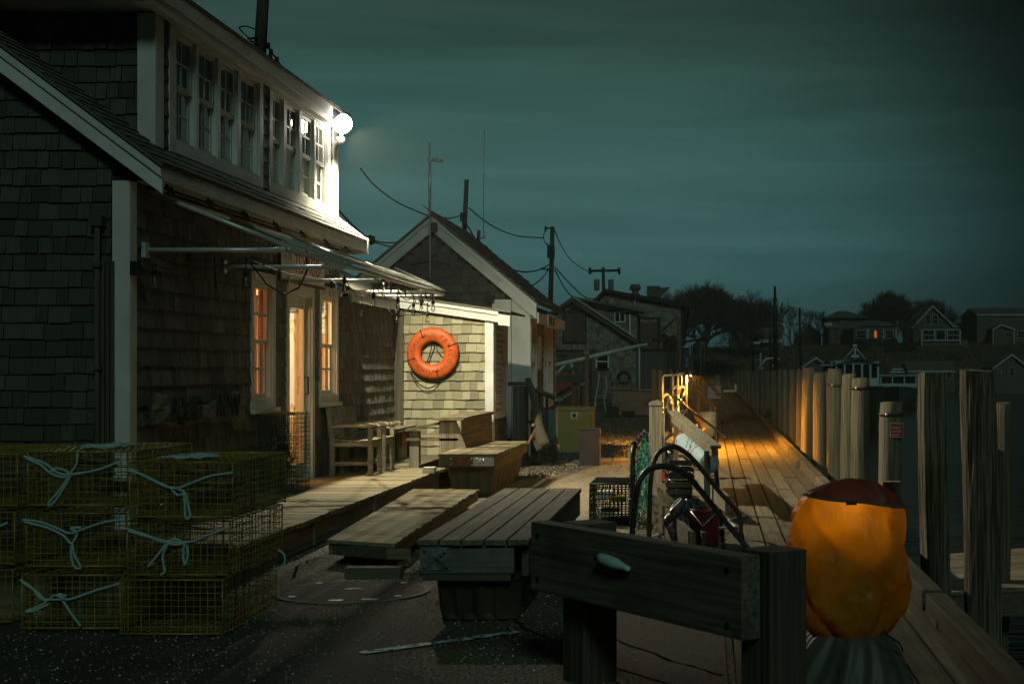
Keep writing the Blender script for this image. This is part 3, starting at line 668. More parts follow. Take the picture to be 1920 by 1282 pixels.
# fish price board on the shed side
pb = thing('price_board', 'tall white price board with faded red lines of writing on the shed side', 'sign', (XS + .03, 21.6, .9))
t = MB(); t.box(XS + .004, XS + .02, 20.90, 22.12, .86, 2.2); build(t, 'panel', M_white, pb)
t = MB(); t.box(XS + .004, XS + .03, 20.85, 20.90, .80, 2.22); t.box(XS + .004, XS + .03, 22.12, 22.17, .80, 2.22); t.box(XS + .004, XS + .035, 20.9, 22.12, .78, .86); build(t, 'frame', M_trim, pb)
words = ['SPECIALS', 'LOBSTER', 'CHOWDER', 'OYSTERS', 'STEAMERS', 'SCALLOPS', 'SWORDFISH', 'CLAMS', 'STUFFED', 'BLUEFISH', 'CRAB', 'MUSSELS', 'COD', 'SHRIMP', 'BASS']
M_fred = mat('faded_red', (.36, .09, .07), (.30, .09, .07), tv=0, bump=0)
for i, s in enumerate(words): text(s, .085, MF((XS + .0205, 20.93, 2.07 - i * .085), (0, 1, 0), (0, 0, 1)), M_fred, pb, sx=2.2 if len(s) > 4 else 3.0)

# ------------------------------------------------------------------ life ring
rc = W(811, 662, YR - .09); ring = thing('life_ring', 'orange life ring with faded lettering hung on the pale shingled wall', 'life ring', rc)
def ringfn(u, v):
    a = u * 2 * math.pi; p = v * 2 * math.pi; Rm, rr_ = .272, .105
    return (rc.x + (Rm + rr_ * math.cos(p)) * math.cos(a), rc.y - .058 * math.sin(p), rc.z + (Rm + rr_ * math.cos(p)) * math.sin(a))
b = MB(); b.grid(ringfn, 64, 20); build(b, 'body', M_orange, ring)
def ring_text(s, a_mid, step, flip=False):
    n_ = len(s)
    for i, ch in enumerate(s):
        if ch == ' ': continue
        a = math.radians(a_mid + (i - (n_ - 1) / 2) * (-step if not flip else step))
        c = Vector((rc.x + .272 * math.cos(a), rc.y - .0595, rc.z + .272 * math.sin(a)))
        up = Vector((math.cos(a), 0, math.sin(a))) * (-1 if flip else 1); rt = Vector((up.z, 0, -up.x))
        text(ch, .085, MF(c - up * .03, rt, up), M_ink, ring, align='CENTER')
ring_text('MENEMSHA', 165, 15.5); ring_text('TEXACO', 18, 16.5); ring_text('CHILMARK', 272, 12.5, True)
for a in (118, 22, 197, 285):
    a = math.radians(a); d = Vector((math.cos(a), 0, math.sin(a))); g = MB()
    g.tube([rc + d * .27 + Vector((0, -.064, 0)), rc + d * .33 + Vector((0, -.058, 0)), rc + d * .378 + Vector((0, -.02, 0)), rc + d * .385 + Vector((0, .04, 0))], .006, 6)
    g.lathe([(0, -.008), (.014, -.006), (.014, .006), (0, .008)], rc + d * .268 + Vector((0, -.062, 0)), 8); build(g, 'grab_loop', M_black, ring)
def sag(p, q, s, n_=12, wob=0):
    p = Vector(p); q = Vector(q); out = []
    for i in range(n_ + 1):
        t_ = i / n_; v = p.lerp(q, t_); v.z -= s * 4 * t_ * (1 - t_)
        if wob: v += Vector((R.uniform(-wob, wob), R.uniform(-wob, wob), R.uniform(-wob, wob)))
        out.append(v)
    return out
g = MB(); yl = YR - .035
lo_ = lambda px, py: W(px, py, yl)
g.tube(sag(lo_(768, 692), lo_(822, 715), .17, 14), .0055, 6); g.tube(sag(lo_(770, 700), lo_(826, 715), .21, 14), .0055, 6); g.tube(sag(lo_(826, 712), lo_(858, 672), .10, 10), .005, 6)
g.tube([lo_(811, 632), lo_(808, 655), lo_(799, 685)], .005, 6); g.tube([lo_(815, 634), lo_(814, 652), lo_(802, 686)], .005, 6); g.tube([lo_(815, 634), lo_(820, 658), lo_(833, 673)], .006, 6)
build(g, 'rope', M_cable, ring)
b = MB(); b.lathe([(0, -.01), (.012, -.008), (.012, .008), (0, .01)], W(807, 627, YR - .16), 8); build(b, 'hook', mat('brass', (.8, .65, .05), tv=0, bump=0, rough=.4), ring)

# ------------------------------------------------------------------ second house behind
Y2 = 24.8
X2R, X2L, X2A, Z2A = (993 - CX) / F * Y2, -6.75, (812 - CX) / F * Y2, H + (693 - 408) / F * Y2
h2 = thing('gabled_workshop', 'dark shingled gabled house with white rakes behind the life ring shed', 'house', (X2A, Y2, 0))
sl = (Z2A - 2.62) / (X2R + .12 - X2A)
def t2(x): return Z2A - abs(x - X2A) * .84
t = MB(); t.prism([(X2L, 0), (X2R, 0), (X2R, t2(X2R) - .1), (X2A, Z2A - .1), (X2L, t2(X2L) - .1)], 'y', Y2, Y2 + .15)
w2l = [(wY0, wY1, .93, 2.33) for wY0, wY1 in ((-X2R * F / (CX - 995.5), -X2R * F / (CX - 1004.5)), (-X2R * F / (CX - 1019), -X2R * F / (CX - 1026)), (-X2R * F / (CX - 1027), -X2R * F / (CX - 1034.5)))]
Y2E = -X2R * F / (CX - 1040)
wall_holes(t, 'x', X2R - .12, X2R, Y2 + .15, Y2E, 0, t2(X2R) - .1, w2l)
t.box(X2R - .6, X2R - .55, Y2 + .2, Y2E, 0, 2.4)
w2w = build(t, 'wall', M_wall, h2)
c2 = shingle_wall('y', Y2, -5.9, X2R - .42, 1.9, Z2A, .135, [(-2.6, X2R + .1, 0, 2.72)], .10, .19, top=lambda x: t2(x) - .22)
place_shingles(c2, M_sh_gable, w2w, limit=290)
place_shingles(shingle_wall('x', X2R, Y2 + .1, Y2E, .6, t2(X2R) - .1, .15, [(a - .12, c + .12, .8, 2.5) for a, c, _, _ in w2l], .12, .2), M_sh_main, w2w, limit=0)
for sgn in (-1, 1):
    xe = X2A + sgn * (X2R + .13 - X2A) 
    if sgn < 0: xe = X2A - 2.9
    for off, hg, yy in ((.02, .23, Y2 - .10), (-.02, .075, Y2 - .125)):
        t = MB(); P_ = lambda x, o_: (x, t2(x) - o_)
        xa = X2A + sgn * .003
        t.prism([P_(xa, off + hg), P_(xe, off + hg), P_(xe, off), P_(xa, off)], 'y', yy, yy + .024); build(t, 'rake_board', M_trim, h2)
    t = MB(); t.prism([(X2A, Z2A + .03), (xe + sgn * .03, t2(xe) - .0), (xe + sgn * .03, t2(xe) + .035), (X2A, Z2A + .075)], 'y', Y2 - .16, Y2E + .5)
    r2 = build(t, 'roof', M_roof, h2)
rest = MB(); ca, sa = math.cos(math.atan(.84)), math.sin(math.atan(.84)); s_ = 0
ln = math.hypot(X2R + .16 - X2A, t2(X2R) - Z2A)
while s_ < ln + .1:
    x = X2A + (ln + .02 - s_) * ca; z = Z2A + .065 - (ln + .02 - s_) * sa; y = Y2 - .17; th = .02
    while y < Y2E + .5:
        w = R.uniform(.2, .4); hh = .18
        rest.add([(x, y, z), (x, y + w - .012, z), (x - ca * hh, y + w - .012, z + sa * hh), (x - ca * hh, y, z + sa * hh), (x + sa * th, y, z + ca * th), (x + sa * th, y + w - .012, z + ca * th)], [(4, 5, 2, 3), (0, 1, 5, 4), (0, 4, 3), (1, 2, 5)]); y += w
    s_ += .16
build(rest, 'roof_shingle', M_roof, r2, kind='stuff')
t = MB(); t.box(X2R - .31, X2R + .02, Y2 - .04, Y2 - .018, 0, 2.72); build(t, 'corner_board', M_trim, h2); t = MB(); t.box(X2R - .65, X2R - .32, Y2 - .036, Y2 - .014, .3, 2.72); build(t, 'corner_board', M_trim, h2); t = MB(); t.box(X2R + .0, X2R + .02, Y2E - .05, Y2E + .03, .2, 2.6); build(t, 'corner_board', M_trim, h2)
t = MB(); t.box(X2R + .14, X2R + .165, Y2 - .06, Y2E + .45, 2.31, 2.50); build(t, 'fascia', M_trim, h2)
t = MB(); t.box(X2R + .02, X2R + .139, Y2 - .06, Y2E + .4, 2.40, 2.415); build(t, 'soffit', M_trim, h2)
for i, q in enumerate(w2l): window_x(h2, X2R, *q, (2, 1), (1, 1), cas=.09 if i == 0 else .05, gl=M_glassd, st=.05, deep=.03)
fs = thing('eave_sign', 'small white sign with dark letters on the eave of the gabled house', 'sign', (X2R + .17, 27.7, 2.4))
t = MB(); ya, yb = -(X2R + .17) * F / (CX - 1026.5), -(X2R + .17) * F / (CX - 1042.5); t.box(X2R + .168, X2R + .185, ya, yb, 2.28, 2.53); build(t, 'board', M_white, fs)
text('FINE ART', .24, MF((X2R + .187, ya + .07, 2.325), (0, 1, 0), (0, 0, 1)), M_black, fs, sx=1.2)
fs = thing('vertical_sign', 'narrow dark vertical sign between the workshop windows', 'sign', (X2R + .03, 26.5, 1.6))
ya, yb = -(X2R + .03) * F / (CX - 1009.5), -(X2R + .03) * F / (CX - 1015); t = MB(); t.box(X2R + .02, X2R + .035, ya, yb, 1.50, 2.10); build(t, 'board', M_curtg, fs)
for i, ch in enumerate('READ'): text(ch, .15, MF((X2R + .037, ya + .1, 1.95 - i * .145), (0, 1, 0), (0, 0, 1)), M_trim, fs, sx=2.0)
# vent, mast with camera on the gable
t = MB(); v = W(920, 561, Y2 - .05); t.box(v.x - .06, v.x + .06, Y2 - .10, Y2 - .02, v.z - .06, v.z + .06); t.box(v.x - .09, v.x - .06, Y2 - .09, Y2 - .02, v.z - .05, v.z + .05); build(t, 'vent', M_black, h2)
ms = thing('camera_mast', 'thin galvanised mast with a security camera on the workshop gable', 'mast', W(806, 525, Y2 - .2))
t = MB(); t.tube([W(806, 525, Y2 - .2), W(805.5, 268, Y2 - .2)], .018, 8); t.tube([W(806, 410, Y2 - .2), W(806, 300, Y2 - .2)], .024, 8); build(t, 'pole', M_metal, ms)
t = MB(); p = W(806, 300, Y2 - .2); t.beam(p + Vector((-.05, 0, 0)), p + Vector((.12, 0, .0)), .04, .05); t.beam(p + Vector((.1, 0, 0)), p + Vector((.22, -.04, -.02)), .06, .06); t.lathe([(.0, -.05), (.035, -.04), (.04, 0), (0, .03)], p + Vector((.07, 0, .02)), 10); build(t, 'camera', M_trim, ms)
t = MB(); t.tube([W(770, 497, Y2 - .08), W(806, 490, Y2 - .15), W(842, 497, Y2 - .08)], .016, 6); t.tube([W(806, 490, Y2 - .1), W(832, 452, Y2 - .06)], .006, 5); t.beam(W(808, 425, Y2 - .15), W(820, 425, Y2 - .15), .05, .13); build(t, 'bracket', M_black, ms)
# ================================================================== AWNING FRAME AND STRING LIGHTS
aw = thing('awning_frame', 'pipe awning frame with folded slats over the shop door', 'awning', (-3.9, 15, 2.46))
XA = -3.31; YA0, YA1 = 11.35, 18.1
t = MB(); t.tube([(XA, YA0, 2.46), (XA, YA1, 2.46)], .024, 8); build(t, 'front_rail', M_metal, aw)
t = MB(); t.tube([(XW + .05, YA0 + .1, 2.93), (XW + .05, 17.5, 2.93)], .022, 8); build(t, 'wall_rail', M_metal, aw)
for i, ya in enumerate((11.42, 13.3, 15.36, 17.55, 18.05)):
    t = MB(); t.tube([(XW + .03, ya, 2.46 - .02 * (i == 4)), (XA, ya, 2.46 - .02 * (i == 4))], .021 if i < 4 else .012, 8); t.box(XW + .016, XW + .05, ya - .04, ya + .04, 2.40, 2.52); build(t, 'arm', M_metal, aw)
for ya in (11.45, 13.4, 15.4, 17.5):
    t = MB(); t.tube([(XW + .05, ya, 2.93), (XA, ya, 2.48)], .019, 8); build(t, 'rafter', M_metal, aw)
for i in range(6):
    x = XA - .02 - i * .085; z = 2.505 + i * .034; a = YA0 + .15 + i * .22
    t = MB(); t.tube([(x, a, z + .01), (x, YA1 - .02 * i, z + .01)], .010, 6); build(t, 'slat', M_metal, aw)
for i in range(4):
    t = MB(); x = XA + .03; t.tube([(x - .03 * i, YA0 + i * 1.4, 2.53 + .028 * i), (x - .02 * i, YA1, 2.50 + .012 * i)], .006, 5); build(t, 'wire', M_metal, aw)
t = MB()
for i in range(7):
    y = 11.4 + i * .95; t.tube([(-4.3, y - .05, 2.95), (-4.26, y + .05, 2.92), (-4.3, y + .09, 2.97)], .012, 5); t.tube([(-4.3, y, 2.985), (-4.28, y, 2.92)], .012, 5)
t.tube([(-4.28, 11.3, 2.94), (-4.28, 17.5, 2.94)], .010, 6)
o = build(t, 'soffit_wiring', M_cable); tag(o, 'black cable and clips strung along under the house eave', 'cable')
sl_ = thing('string_lights', 'looping black string of unlit clear bulbs hung from the awning frame', 'string lights', (XA, 15, 2.4))
bulbs = [(290, 516, 11.45, 0), (461, 517, 12.2, 1), (622, 540, 15.3, 1), (646, 533, 14.9, 0), (678, 578, 16.6, 1), (700, 560, 15.4, 1), (744, 590, 17.4, 1), (746, 567, 16.3, 0), (775, 576, 17.2, 1), (790, 573, 17.6, 0), (801, 592, 17.9, 1), (812, 571, 18.0, 0), (718, 545, 15.9, 0)]
M_bulb = glass('bulb_glass', (.95, .95, .9)); cab = MB(); prev = None
for px, py, Y, lit in bulbs:
    p = W(px, py, Y)
    s = MB(); s.lathe([(0, .075), (.013, .072), (.021, .05), (.021, .015), (.017, 0), (0, 0)], p, 10); so = build(s, 'bulb_socket', M_cable, sl_)
    g = MB(); g.lathe([(0, .0), (.014, -.004), (.02, -.03), (.026, -.055), (.02, -.08), (.008, -.092), (0, -.094)], p, 12); build(g, 'bulb', M_bulb, so)
    g = MB(); g.tube([p + Vector((0, 0, -.01)), p + Vector((.004, 0, -.04)), p + Vector((-.004, 0, -.055)), p + Vector((0, 0, -.07))], .003, 4); build(g, 'filament', mat('filament', (.7, .45, .12), tv=0, bump=0), so)
    cab.tube([p + Vector((0, 0, .07)), p + Vector((.005, 0, max(.09, min(.16, 2.46 - p.z))))], .006, 5)
    top_ = p + Vector((0, 0, max(.09, min(.16, 2.46 - p.z))))
    if prev is not None: cab.tube(sag(prev, top_, R.uniform(.05, .13) if (top_ - prev).length < 2 else .05, 12), .006, 5)
    prev = top_
cab.tube([W(573, 470, 13.4), W(577, 505, 13.4), W(560, 540, 13.3), W(532, 552, 13.2), W(500, 532, 13.1), W(475, 500, 13.0), W(461, 487, 12.3)], .009, 6)
cab.tube([W(255, 487, 11.3), W(290, 495, 11.35), W(318, 506, 11.4), W(345, 495, 11.5), W(365, 467, 11.5), W(385, 458, 11.6), W(402, 480, 11.7), W(405, 540, 11.7)], .007, 6)
cab.tube([W(665, 600, 18.5), W(667, 700, 18.55), W(668, 700, 18.55), W(666, 800, 18.6)], .008, 5)
cab.tube([W(728, 580, 17.5), W(740, 597, 17.6), W(756, 590, 17.7), W(770, 573, 17.8)], .008, 6); cab.tube([W(573, 470, 13.4), W(590, 485, 13.6), W(606, 490, 13.9), W(612, 478, 14.2)], .008, 5)
for i in range(14):
    y = R.uniform(14.5, 18); p = Vector((XA + R.uniform(-.08, .03), y, 2.46)); q = p + Vector((R.uniform(-.15, .05), R.uniform(.1, .6), R.uniform(-.04, .02)))
    cab.tube(sag(p, q, R.uniform(.03, .12), 8), .006, 5)
build(cab, 'cable', M_cable, sl_)
# wall sign above the door
sg = thing('fuel_sign', 'white painted sign with tall red letters on the wall behind the awning pipes', 'sign', (XW + .03, 15.4, 2.6))
sy0, sy1 = wy(520), wy(603)
t = MB(); t.box(XW + .018, XW + .034, sy0, sy1, 2.47, 2.98); build(t, 'board', M_white, sg)
t = MB(); t.box(XW + .018, XW + .045, sy0 - .03, sy0, 2.44, 3.0); t.box(XW + .018, XW + .045, sy0, sy1, 2.44, 2.47); build(t, 'frame', M_dark, sg)
f_ = lambda y, z: MF((XW + .0355, y, z), (0, 1, 0), (0, 0, 1))
text('SEACOIL', .14, f_(sy0 + .05, 2.68), M_curtg, sg, sx=.72); text('TEXACO', .30, f_(sy0 + .52, 2.57), M_red, sg, sx=.85); text('MENEMSHA', .12, f_(sy1 - .52, 2.62), M_curtg, sg, sx=.6)
# driftwood sign
def wp(px, py, off=.06):  # point on wall plane offset
    X = XW + off; Y = X * F / (px - CX); return Vector((X, Y, H - (py - CY) / F * Y))
zz = lambda x, y: wp(270 + x / 9.143, 720 + y / 9.143)
top_e = [(100, 560), (105, 330), (150, 180), (230, 130), (300, 170), (330, 215), (380, 150), (440, 170), (470, 290), (560, 300), (640, 300), (700, 390), (800, 395), (900, 365), (1110, 340), (1200, 275), (1400, 230), (1500, 160), (1560, 105), (1720, 160)]
bot_e = [(120, 700), (180, 690), (250, 750), (300, 775), (400, 770), (520, 750), (640, 740), (800, 680), (880, 655), (1080, 630), (1200, 670), (1300, 620), (1400, 610), (1480, 660), (1560, 760), (1630, 830), (1680, 740), (1750, 700), (1750, 500), (1740, 200)]
def interp(e, x):
    e = sorted(e)
    for i in range(len(e) - 1):
        if e[i][0] <= x <= e[i + 1][0]:
            t_ = (x - e[i][0]) / max(1e-6, e[i + 1][0] - e[i][0]); return e[i][1] + t_ * (e[i + 1][1] - e[i][1])
    return e[0][1] if x < e[0][0] else e[-1][1]
ds = thing('driftwood_sign', 'carved driftwood board sign on the dark wall left of the window', 'sign', wp(370, 770))
te = sorted(top_e); be = sorted([q for q in bot_e if q != (1740, 200)] ); b = MB()
def dfn(side):
    def fn(u, v):
        x = 100 + 1650 * u; ya = interp(te, x); yb_ = interp(be, x); y = ya + (yb_ - ya) * v
        p = zz(x, y); e = min(u, 1 - u, v, 1 - v); bul = .03 * min(1, e * 6)
        p.x += (bul + R.uniform(-.003, .003) + .008 * math.sin(x * .03 + y * .02)) if side else -.03
        return p
    return fn
b.grid(dfn(1), 60, 14); b.grid(dfn(0), 30, 2)
build(b, 'board', wood('driftwood', (.27, .25, .19), (.09, .08, .055), 'y', tv=0, bump=1.0, bdist=.02), ds)
pp = zz(380, 650); text('SQUID', .30, MF((XW + .104, pp.y, pp.z), (0, 1, 0), (0, 0, 1)), mat('carved', (.05, .042, .030), tv=0, bump=0), ds, sx=.80, ext=.008)
pp = zz(1150, 560); text('ROW', .30, MF((XW + .104, pp.y, pp.z), (0, 1, 0), (0, 0, 1)), MATS['carved'], ds, sx=.9, ext=.008)
# small box lamp at the house corner
t = MB(); p = W(248, 502, 11.15); t.box(p.x - .0, p.x + .05, 11.1, 11.2, p.z - .06, p.z + .05); t.prism([(p.x + .05, p.z - .06), (p.x + .085, p.z - .04), (p.x + .05, p.z + .03)], 'y', 11.1, 11.2)
o = build(t, 'corner_lamp', M_black); tag(o, 'small dark unlit box lamp fixed to the white corner board', 'lamp')

# ================================================================== FURNITURE ON THE DECK
def chair(loc, label):
    c = thing('armchair', label, 'chair', loc, 'weathered wooden armchairs on the deck'); x, y, z = loc   # faces +X; origin back-left foot, depth along X, width along Y
    Wd, D = .52, .50
    for yy in (0, Wd - .05):
        t = MB(); t.prism([(x, z), (x + .05, z), (x + .055, z + .42), (x + .0, z + .80), (x - .045, z + .80), (x + .0, z + .42)], 'y', y + yy, y + yy + .05); build(t, 'rear_leg', M_teak, c)
        t = MB(); t.box(x + D - .05, x + D, y + yy, y + yy + .05, z, z + .58); build(t, 'front_leg', M_teak, c)
        t = MB(); pts = [(0, .585), (.15, .60), (.30, .60), (.42, .588), (.50, .60), (.55, .605), (.585, .585)]
        poly = [(x + a, z + h) for a, h in pts] + [(x + a, z + h - .03) for a, h in pts[::-1]]
        t.prism(poly, 'y', y + yy - .01, y + yy + .06); build(t, 'armrest', M_teak, c)
        t = MB(); t.box(x + .05, x + D - .05, y + yy + .01, y + yy + .04, z + .12, z + .16); build(t, 'stretcher', M_teak, c)
        t = MB(); t.box(x + .05, x + D - .05, y + yy + .01, y + yy + .04, z + .34, z + .39); build(t, 'seat_rail', M_teak, c)
    t = MB(); t.box(x + D - .045, x + D - .015, y + .05, y + Wd - .05, z + .33, z + .39); build(t, 'seat_rail', M_teak, c)
    for k in range(6):
        t = MB(); a = x + .05 + k * .079; zz_ = z + .392 + .006 * abs(k - 3); t.box(a, a + .062, y + .005, y + Wd - .005, zz_, zz_ + .016); build(t, 'seat_slat', M_teak, c)
    t = MB(); t.prism([(x - .035, z + .70), (x - .01, z + .70), (x - .022, z + .79), (x - .047, z + .79)], 'y', y + .05, y + Wd - .05); build(t, 'top_rail', M_teak, c)
    for k in range(5):
        t = MB(); a = y + .085 + k * .08; t.prism([(x + .022, z + .39), (x + .036, z + .39), (x - .012, z + .70), (x - .026, z + .70)], 'y', a, a + .035); build(t, 'back_slat', M_teak, c)
    return c
CH = (XW + .12, 16.72, ZD)
c1 = chair(CH, 'nearer of the two weathered armchairs, right beside the glass door')
c2_ = dup(c1, (CH[0] + .02, CH[1] + .62, ZD), label='farther weathered armchair, between its twin and the long low wall bench')
lb = thing('wall_bench', 'long low bench shelf with crates beneath it along the house wall', 'bench', (-4.3, 19.3, ZD))
t = MB(); t.box(XW + .03, -4.15, 17.95, YR - .12, .66, .70); t.box(-4.17, -4.14, 17.95, YR - .12, .63, .659); build(t, 'top', M_decky, lb, bevel=.004)
for i, y in enumerate((18.0, 18.35, 18.9, 19.5, 20.45)):
    t = MB(); t.box(-4.40, -4.19, y, y + .12 if i < 3 else y + .05, ZD, .629); build(t, 'support', M_dark if i > 2 else M_decky, lb)
t = MB(); t.box(-4.42, -4.185, 19.75, 20.1, ZD + .002, .44); o = build(t, 'crate', mat('crate_tan', (.34, .27, .12), tv=0)); tag(o, 'tan crate under the wall bench, lower one of two', 'crate', 'crates under the wall bench')
t = MB(); t.box(-4.42, -4.18, 19.76, 20.09, .442, .62); o = build(t, 'crate', mat('crate_orange', (.48, .17, .03), tv=0)); tag(o, 'orange crate under the wall bench, on top of the tan crate', 'crate', 'crates under the wall bench')
# high-backed bench facing the house wall
hb = thing('high_back_bench', 'heavy grey plank bench with high sloping back seen from behind', 'bench', (-3.3, 18.2, ZD))
t = MB(); t.box(-3.40, -3.02, 17.95, 20.55, .86, .90); build(t, 'cap', M_decky, hb, bevel=.005)
t = MB(); t.prism([(-3.34, ZD + .45), (-3.33, .86), (-3.13, .86), (-3.0, .52), (-3.0, .30), (-3.34, .30)], 'y', 18.0, 18.05); build(t, 'end_panel', M_post, hb)
for k, (za, zb_) in enumerate(((.31, .485), (.495, .67), (.68, .855))):
    t = MB(); t.box(-3.07 - .0 * k, -3.04 - .0 * k, 18.06, 20.5, za, zb_); build(t, 'back_plank', M_decky, hb)
t = MB(); t.box(-3.75, -3.1, 18.0, 20.5, .60, .635); build(t, 'seat', M_decky, hb)
t = MB(); t.box(-3.72, -3.60, 18.02, 18.14, ZD, .72); build(t, 'arm_post', M_post, hb)
t = MB(); t.prism([(-3.76, .72), (-3.36, .80), (-3.36, .835), (-3.76, .755)], 'y', 17.98, 18.16); build(t, 'armrest', M_decky, hb)
t = MB(); p = W(792, 870, 17.1); t.box(p.x, p.x + .14, 17.1, 17.25, ZD + .002, ZD + .07); o = build(t, 'wood_block', M_trim); tag(o, 'small pale block of wood lying on the deck beside the bench arm', 'block')

# ================================================================== TRAPS
def wiremesh(mb, x0, x1, y0, y1, z0, z1, nx, ny, nz, r, faces='fbtdlr', ny2=None):
    def wire(p, q): mb.tube([p, q], r, 4, caps=False, smooth=False, tint=R.random())
    J = lambda: R.uniform(-.003, .003)
    def bent(p, q, ax):   # long wires are never quite straight
        p, q = Vector(p), Vector(q); n_ = 4; pts = []
        for i in range(n_ + 1):
            v = p.lerp(q, i / n_)
            if 0 < i < n_: v[ax] += R.uniform(-.004, .004)
            pts.append(v)
        mb.tube(pts, r, 4, caps=False, smooth=False, tint=R.random())
    for f_, yy in (('f', y0), ('b', y1)):
        if f_ in faces:
            for i in range(nx + 1): x = x0 + (x1 - x0) * i / nx + J(); wire((x, yy, z0), (x + J(), yy, z1))
            for k in range(nz + 1): z = z0 + (z1 - z0) * k / nz + J(); bent((x0, yy + r, z), (x1, yy + r, z + J()), 2)
    for f_, xx in (('l', x0), ('r', x1)):
        if f_ in faces:
            for i in range(1, ny): y = y0 + (y1 - y0) * i / ny + J(); wire((xx, y, z0), (xx, y, z1))
            for k in range(nz + 1): z = z0 + (z1 - z0) * k / nz + J(); bent((xx + r, y0, z), (xx + r, y1, z), 2)
    m_ = ny2 or ny
    for f_, zz_ in (('d', z0), ('t', z1)):
        if f_ in faces:
            for i in range(1, nx): x = x0 + (x1 - x0) * i / nx + J(); bent((x, y0, zz_), (x, y1, zz_), 0)
            for j in range(1, m_): y = y0 + (y1 - y0) * j / m_ + J(); wire((x0, y, zz_ + r), (x1, y, zz_ + r))
TW, TL, TH = .575, 1.0, .315
def make_trap(loc, label, rope):
    x, y, z = loc; tr = thing('lobster_trap', label, 'lobster trap', loc, 'yellow wire lobster traps stacked in front of the house')
    b = MB(); wiremesh(b, x, x + TW, y, y + TL, z + .012, z + TH, 14, 17, 8, .0023, ny2=9); o = build(b, 'wire_cage', M_wire, tr, kind='stuff', fixn=False)
    b = MB()
    for p, q in (((x, y, z + .012), (x, y, z + TH)), ((x + TW, y, z + .012), (x + TW, y, z + TH)), ((x, y, z + TH), (x + TW, y, z + TH)), ((x + TW, y, z + TH), (x + TW, y + TL, z + TH)), ((x, y, z + TH), (x, y + TL, z + TH)), ((x, y, z + .012), (x + TW, y, z + .012)), ((x + TW, y + TL, z), (x + TW, y + TL, z + TH)), ((x, y + TL, z + TH), (x + TW, y + TL, z + TH))): b.tube([p, q], .0042, 5)
    build(b, 'frame', M_wire, tr, fixn=False)
    b = MB(); b.box(x + .04, x + .09, y + .02, y + TL - .02, z, z + .011); b.box(x + TW - .09, x + TW - .04, y + .02, y + TL - .02, z, z + .011); build(b, 'runner', M_darkx, tr)
    b = MB()   # inside: netting funnel and wire divider
    wiremesh(b, x + .01, x + TW - .01, y + .42, y + .421, z + .02, z + TH - .02, 10, 1, 6, .002, 'f'); build(b, 'divider', M_cable, tr, kind='stuff', fixn=False)
    b = MB()
    for i in range(26):
        a = R.uniform(0, 6.28); c0 = Vector((x + .28 + .24 * math.cos(a), y + .42, z + .16 + .13 * math.sin(a))); c1 = Vector((x + .28 + .07 * math.cos(a), y + .70, z + .16 + .05 * math.sin(a))); b.tube([c0, c1], .0025, 3, caps=False)
    build(b, 'net_funnel', M_dark, tr, kind='stuff', fixn=False)
    b = MB(); b.box(x + .05, x + .27, y + TL - .18, y + TL - .10, z + .02, z + .08); build(b, 'brick', M_redconc, tr)
    b = MB(); yv = y + .18
    for zz_ in (z + .05, z + .11): b.tube([(x + TW - .002, yv, zz_), (x + TW - .002, yv + .15, zz_)], .005, 5)
    b.tube([(x + TW - .002, yv, z + .05), (x + TW - .002, yv, z + .11)], .005, 5); b.tube([(x + TW - .002, yv + .15, z + .05), (x + TW - .002, yv + .15, z + .11)], .005, 5); build(b, 'escape_vent', M_red, tr)
    return tr
def twist_rope(pts, r, strands=3, tw=55):
    """laid rope: strands twisted round the path"""
    P = [Vector(p) for p in pts]; out = []
    # resample with Catmull-Rom
    for i in range(len(P) - 1):
        a, b_, c_, d_ = P[max(i - 1, 0)], P[i], P[i + 1], P[min(i + 2, len(P) - 1)]
        n_ = max(4, int((c_ - b_).length / .007))
        for k in range(n_):
            t_ = k / n_; out.append(.5 * ((2 * b_) + (c_ - a) * t_ + (2 * a - 5 * b_ + 4 * c_ - d_) * t_ ** 2 + (3 * b_ - a - 3 * c_ + d_) * t_ ** 3))
    out.append(P[-1]); m = MB(); s = 0; L_ = [0]
    for i in range(1, len(out)): s += (out[i] - out[i - 1]).length; L_.append(s)
    for q in range(strands):
        pts2 = []
        for i, p in enumerate(out):
            d = (out[min(i + 1, len(out) - 1)] - out[max(i - 1, 0)]).normalized(); u = d.orthogonal().normalized() if abs(d.y) > .9 else d.cross(Vector((0, 1, 0))).normalized(); w = d.cross(u)
            a = L_[i] * tw * 2 + q * 2 * math.pi / strands; pts2.append(p + (u * math.cos(a) + w * math.sin(a)) * r * .55)
        m.tube(pts2, r * .62, 5, tint=.5)
    return m
ST = [  # stack: px of the front left edge (top), Y, tops
 ('left', -152, 8.35, 1.02), ('middle', 50, 8.12, 1.05), ('right', 250, 8.0, .99)]
order = ['bottom', 'middle', 'top']
proto = None; traps = {}
for si, (nm, px, Y, top_z) in enumerate(ST):
    n_ = 3; pitch = top_z / 3
    for k in range(3):
        x = (px - CX) / F * Y + (-.034 * (2 - k) if nm == 'right' else (.0 if k == 2 else -.012 * (2 - k)))
        z = pitch * k + (pitch - TH) * .4
        loc = (x, Y + R.uniform(-.02, .02) - (.04 if (nm == 'right' and k == 2) else 0), z)
        lab = f"yellow wire lobster trap, {order[k]} of the {nm}" + {'left': ' stack cut by the picture edge', 'middle': ' stack', 'right': ' stack nearest the deck'}[nm]
        if proto is None: proto = make_trap(loc, lab, None); o = proto
        else: o = dup(proto, loc, label=lab)
        traps[(nm, k)] = (o, Vector(loc), WL[proto.name])
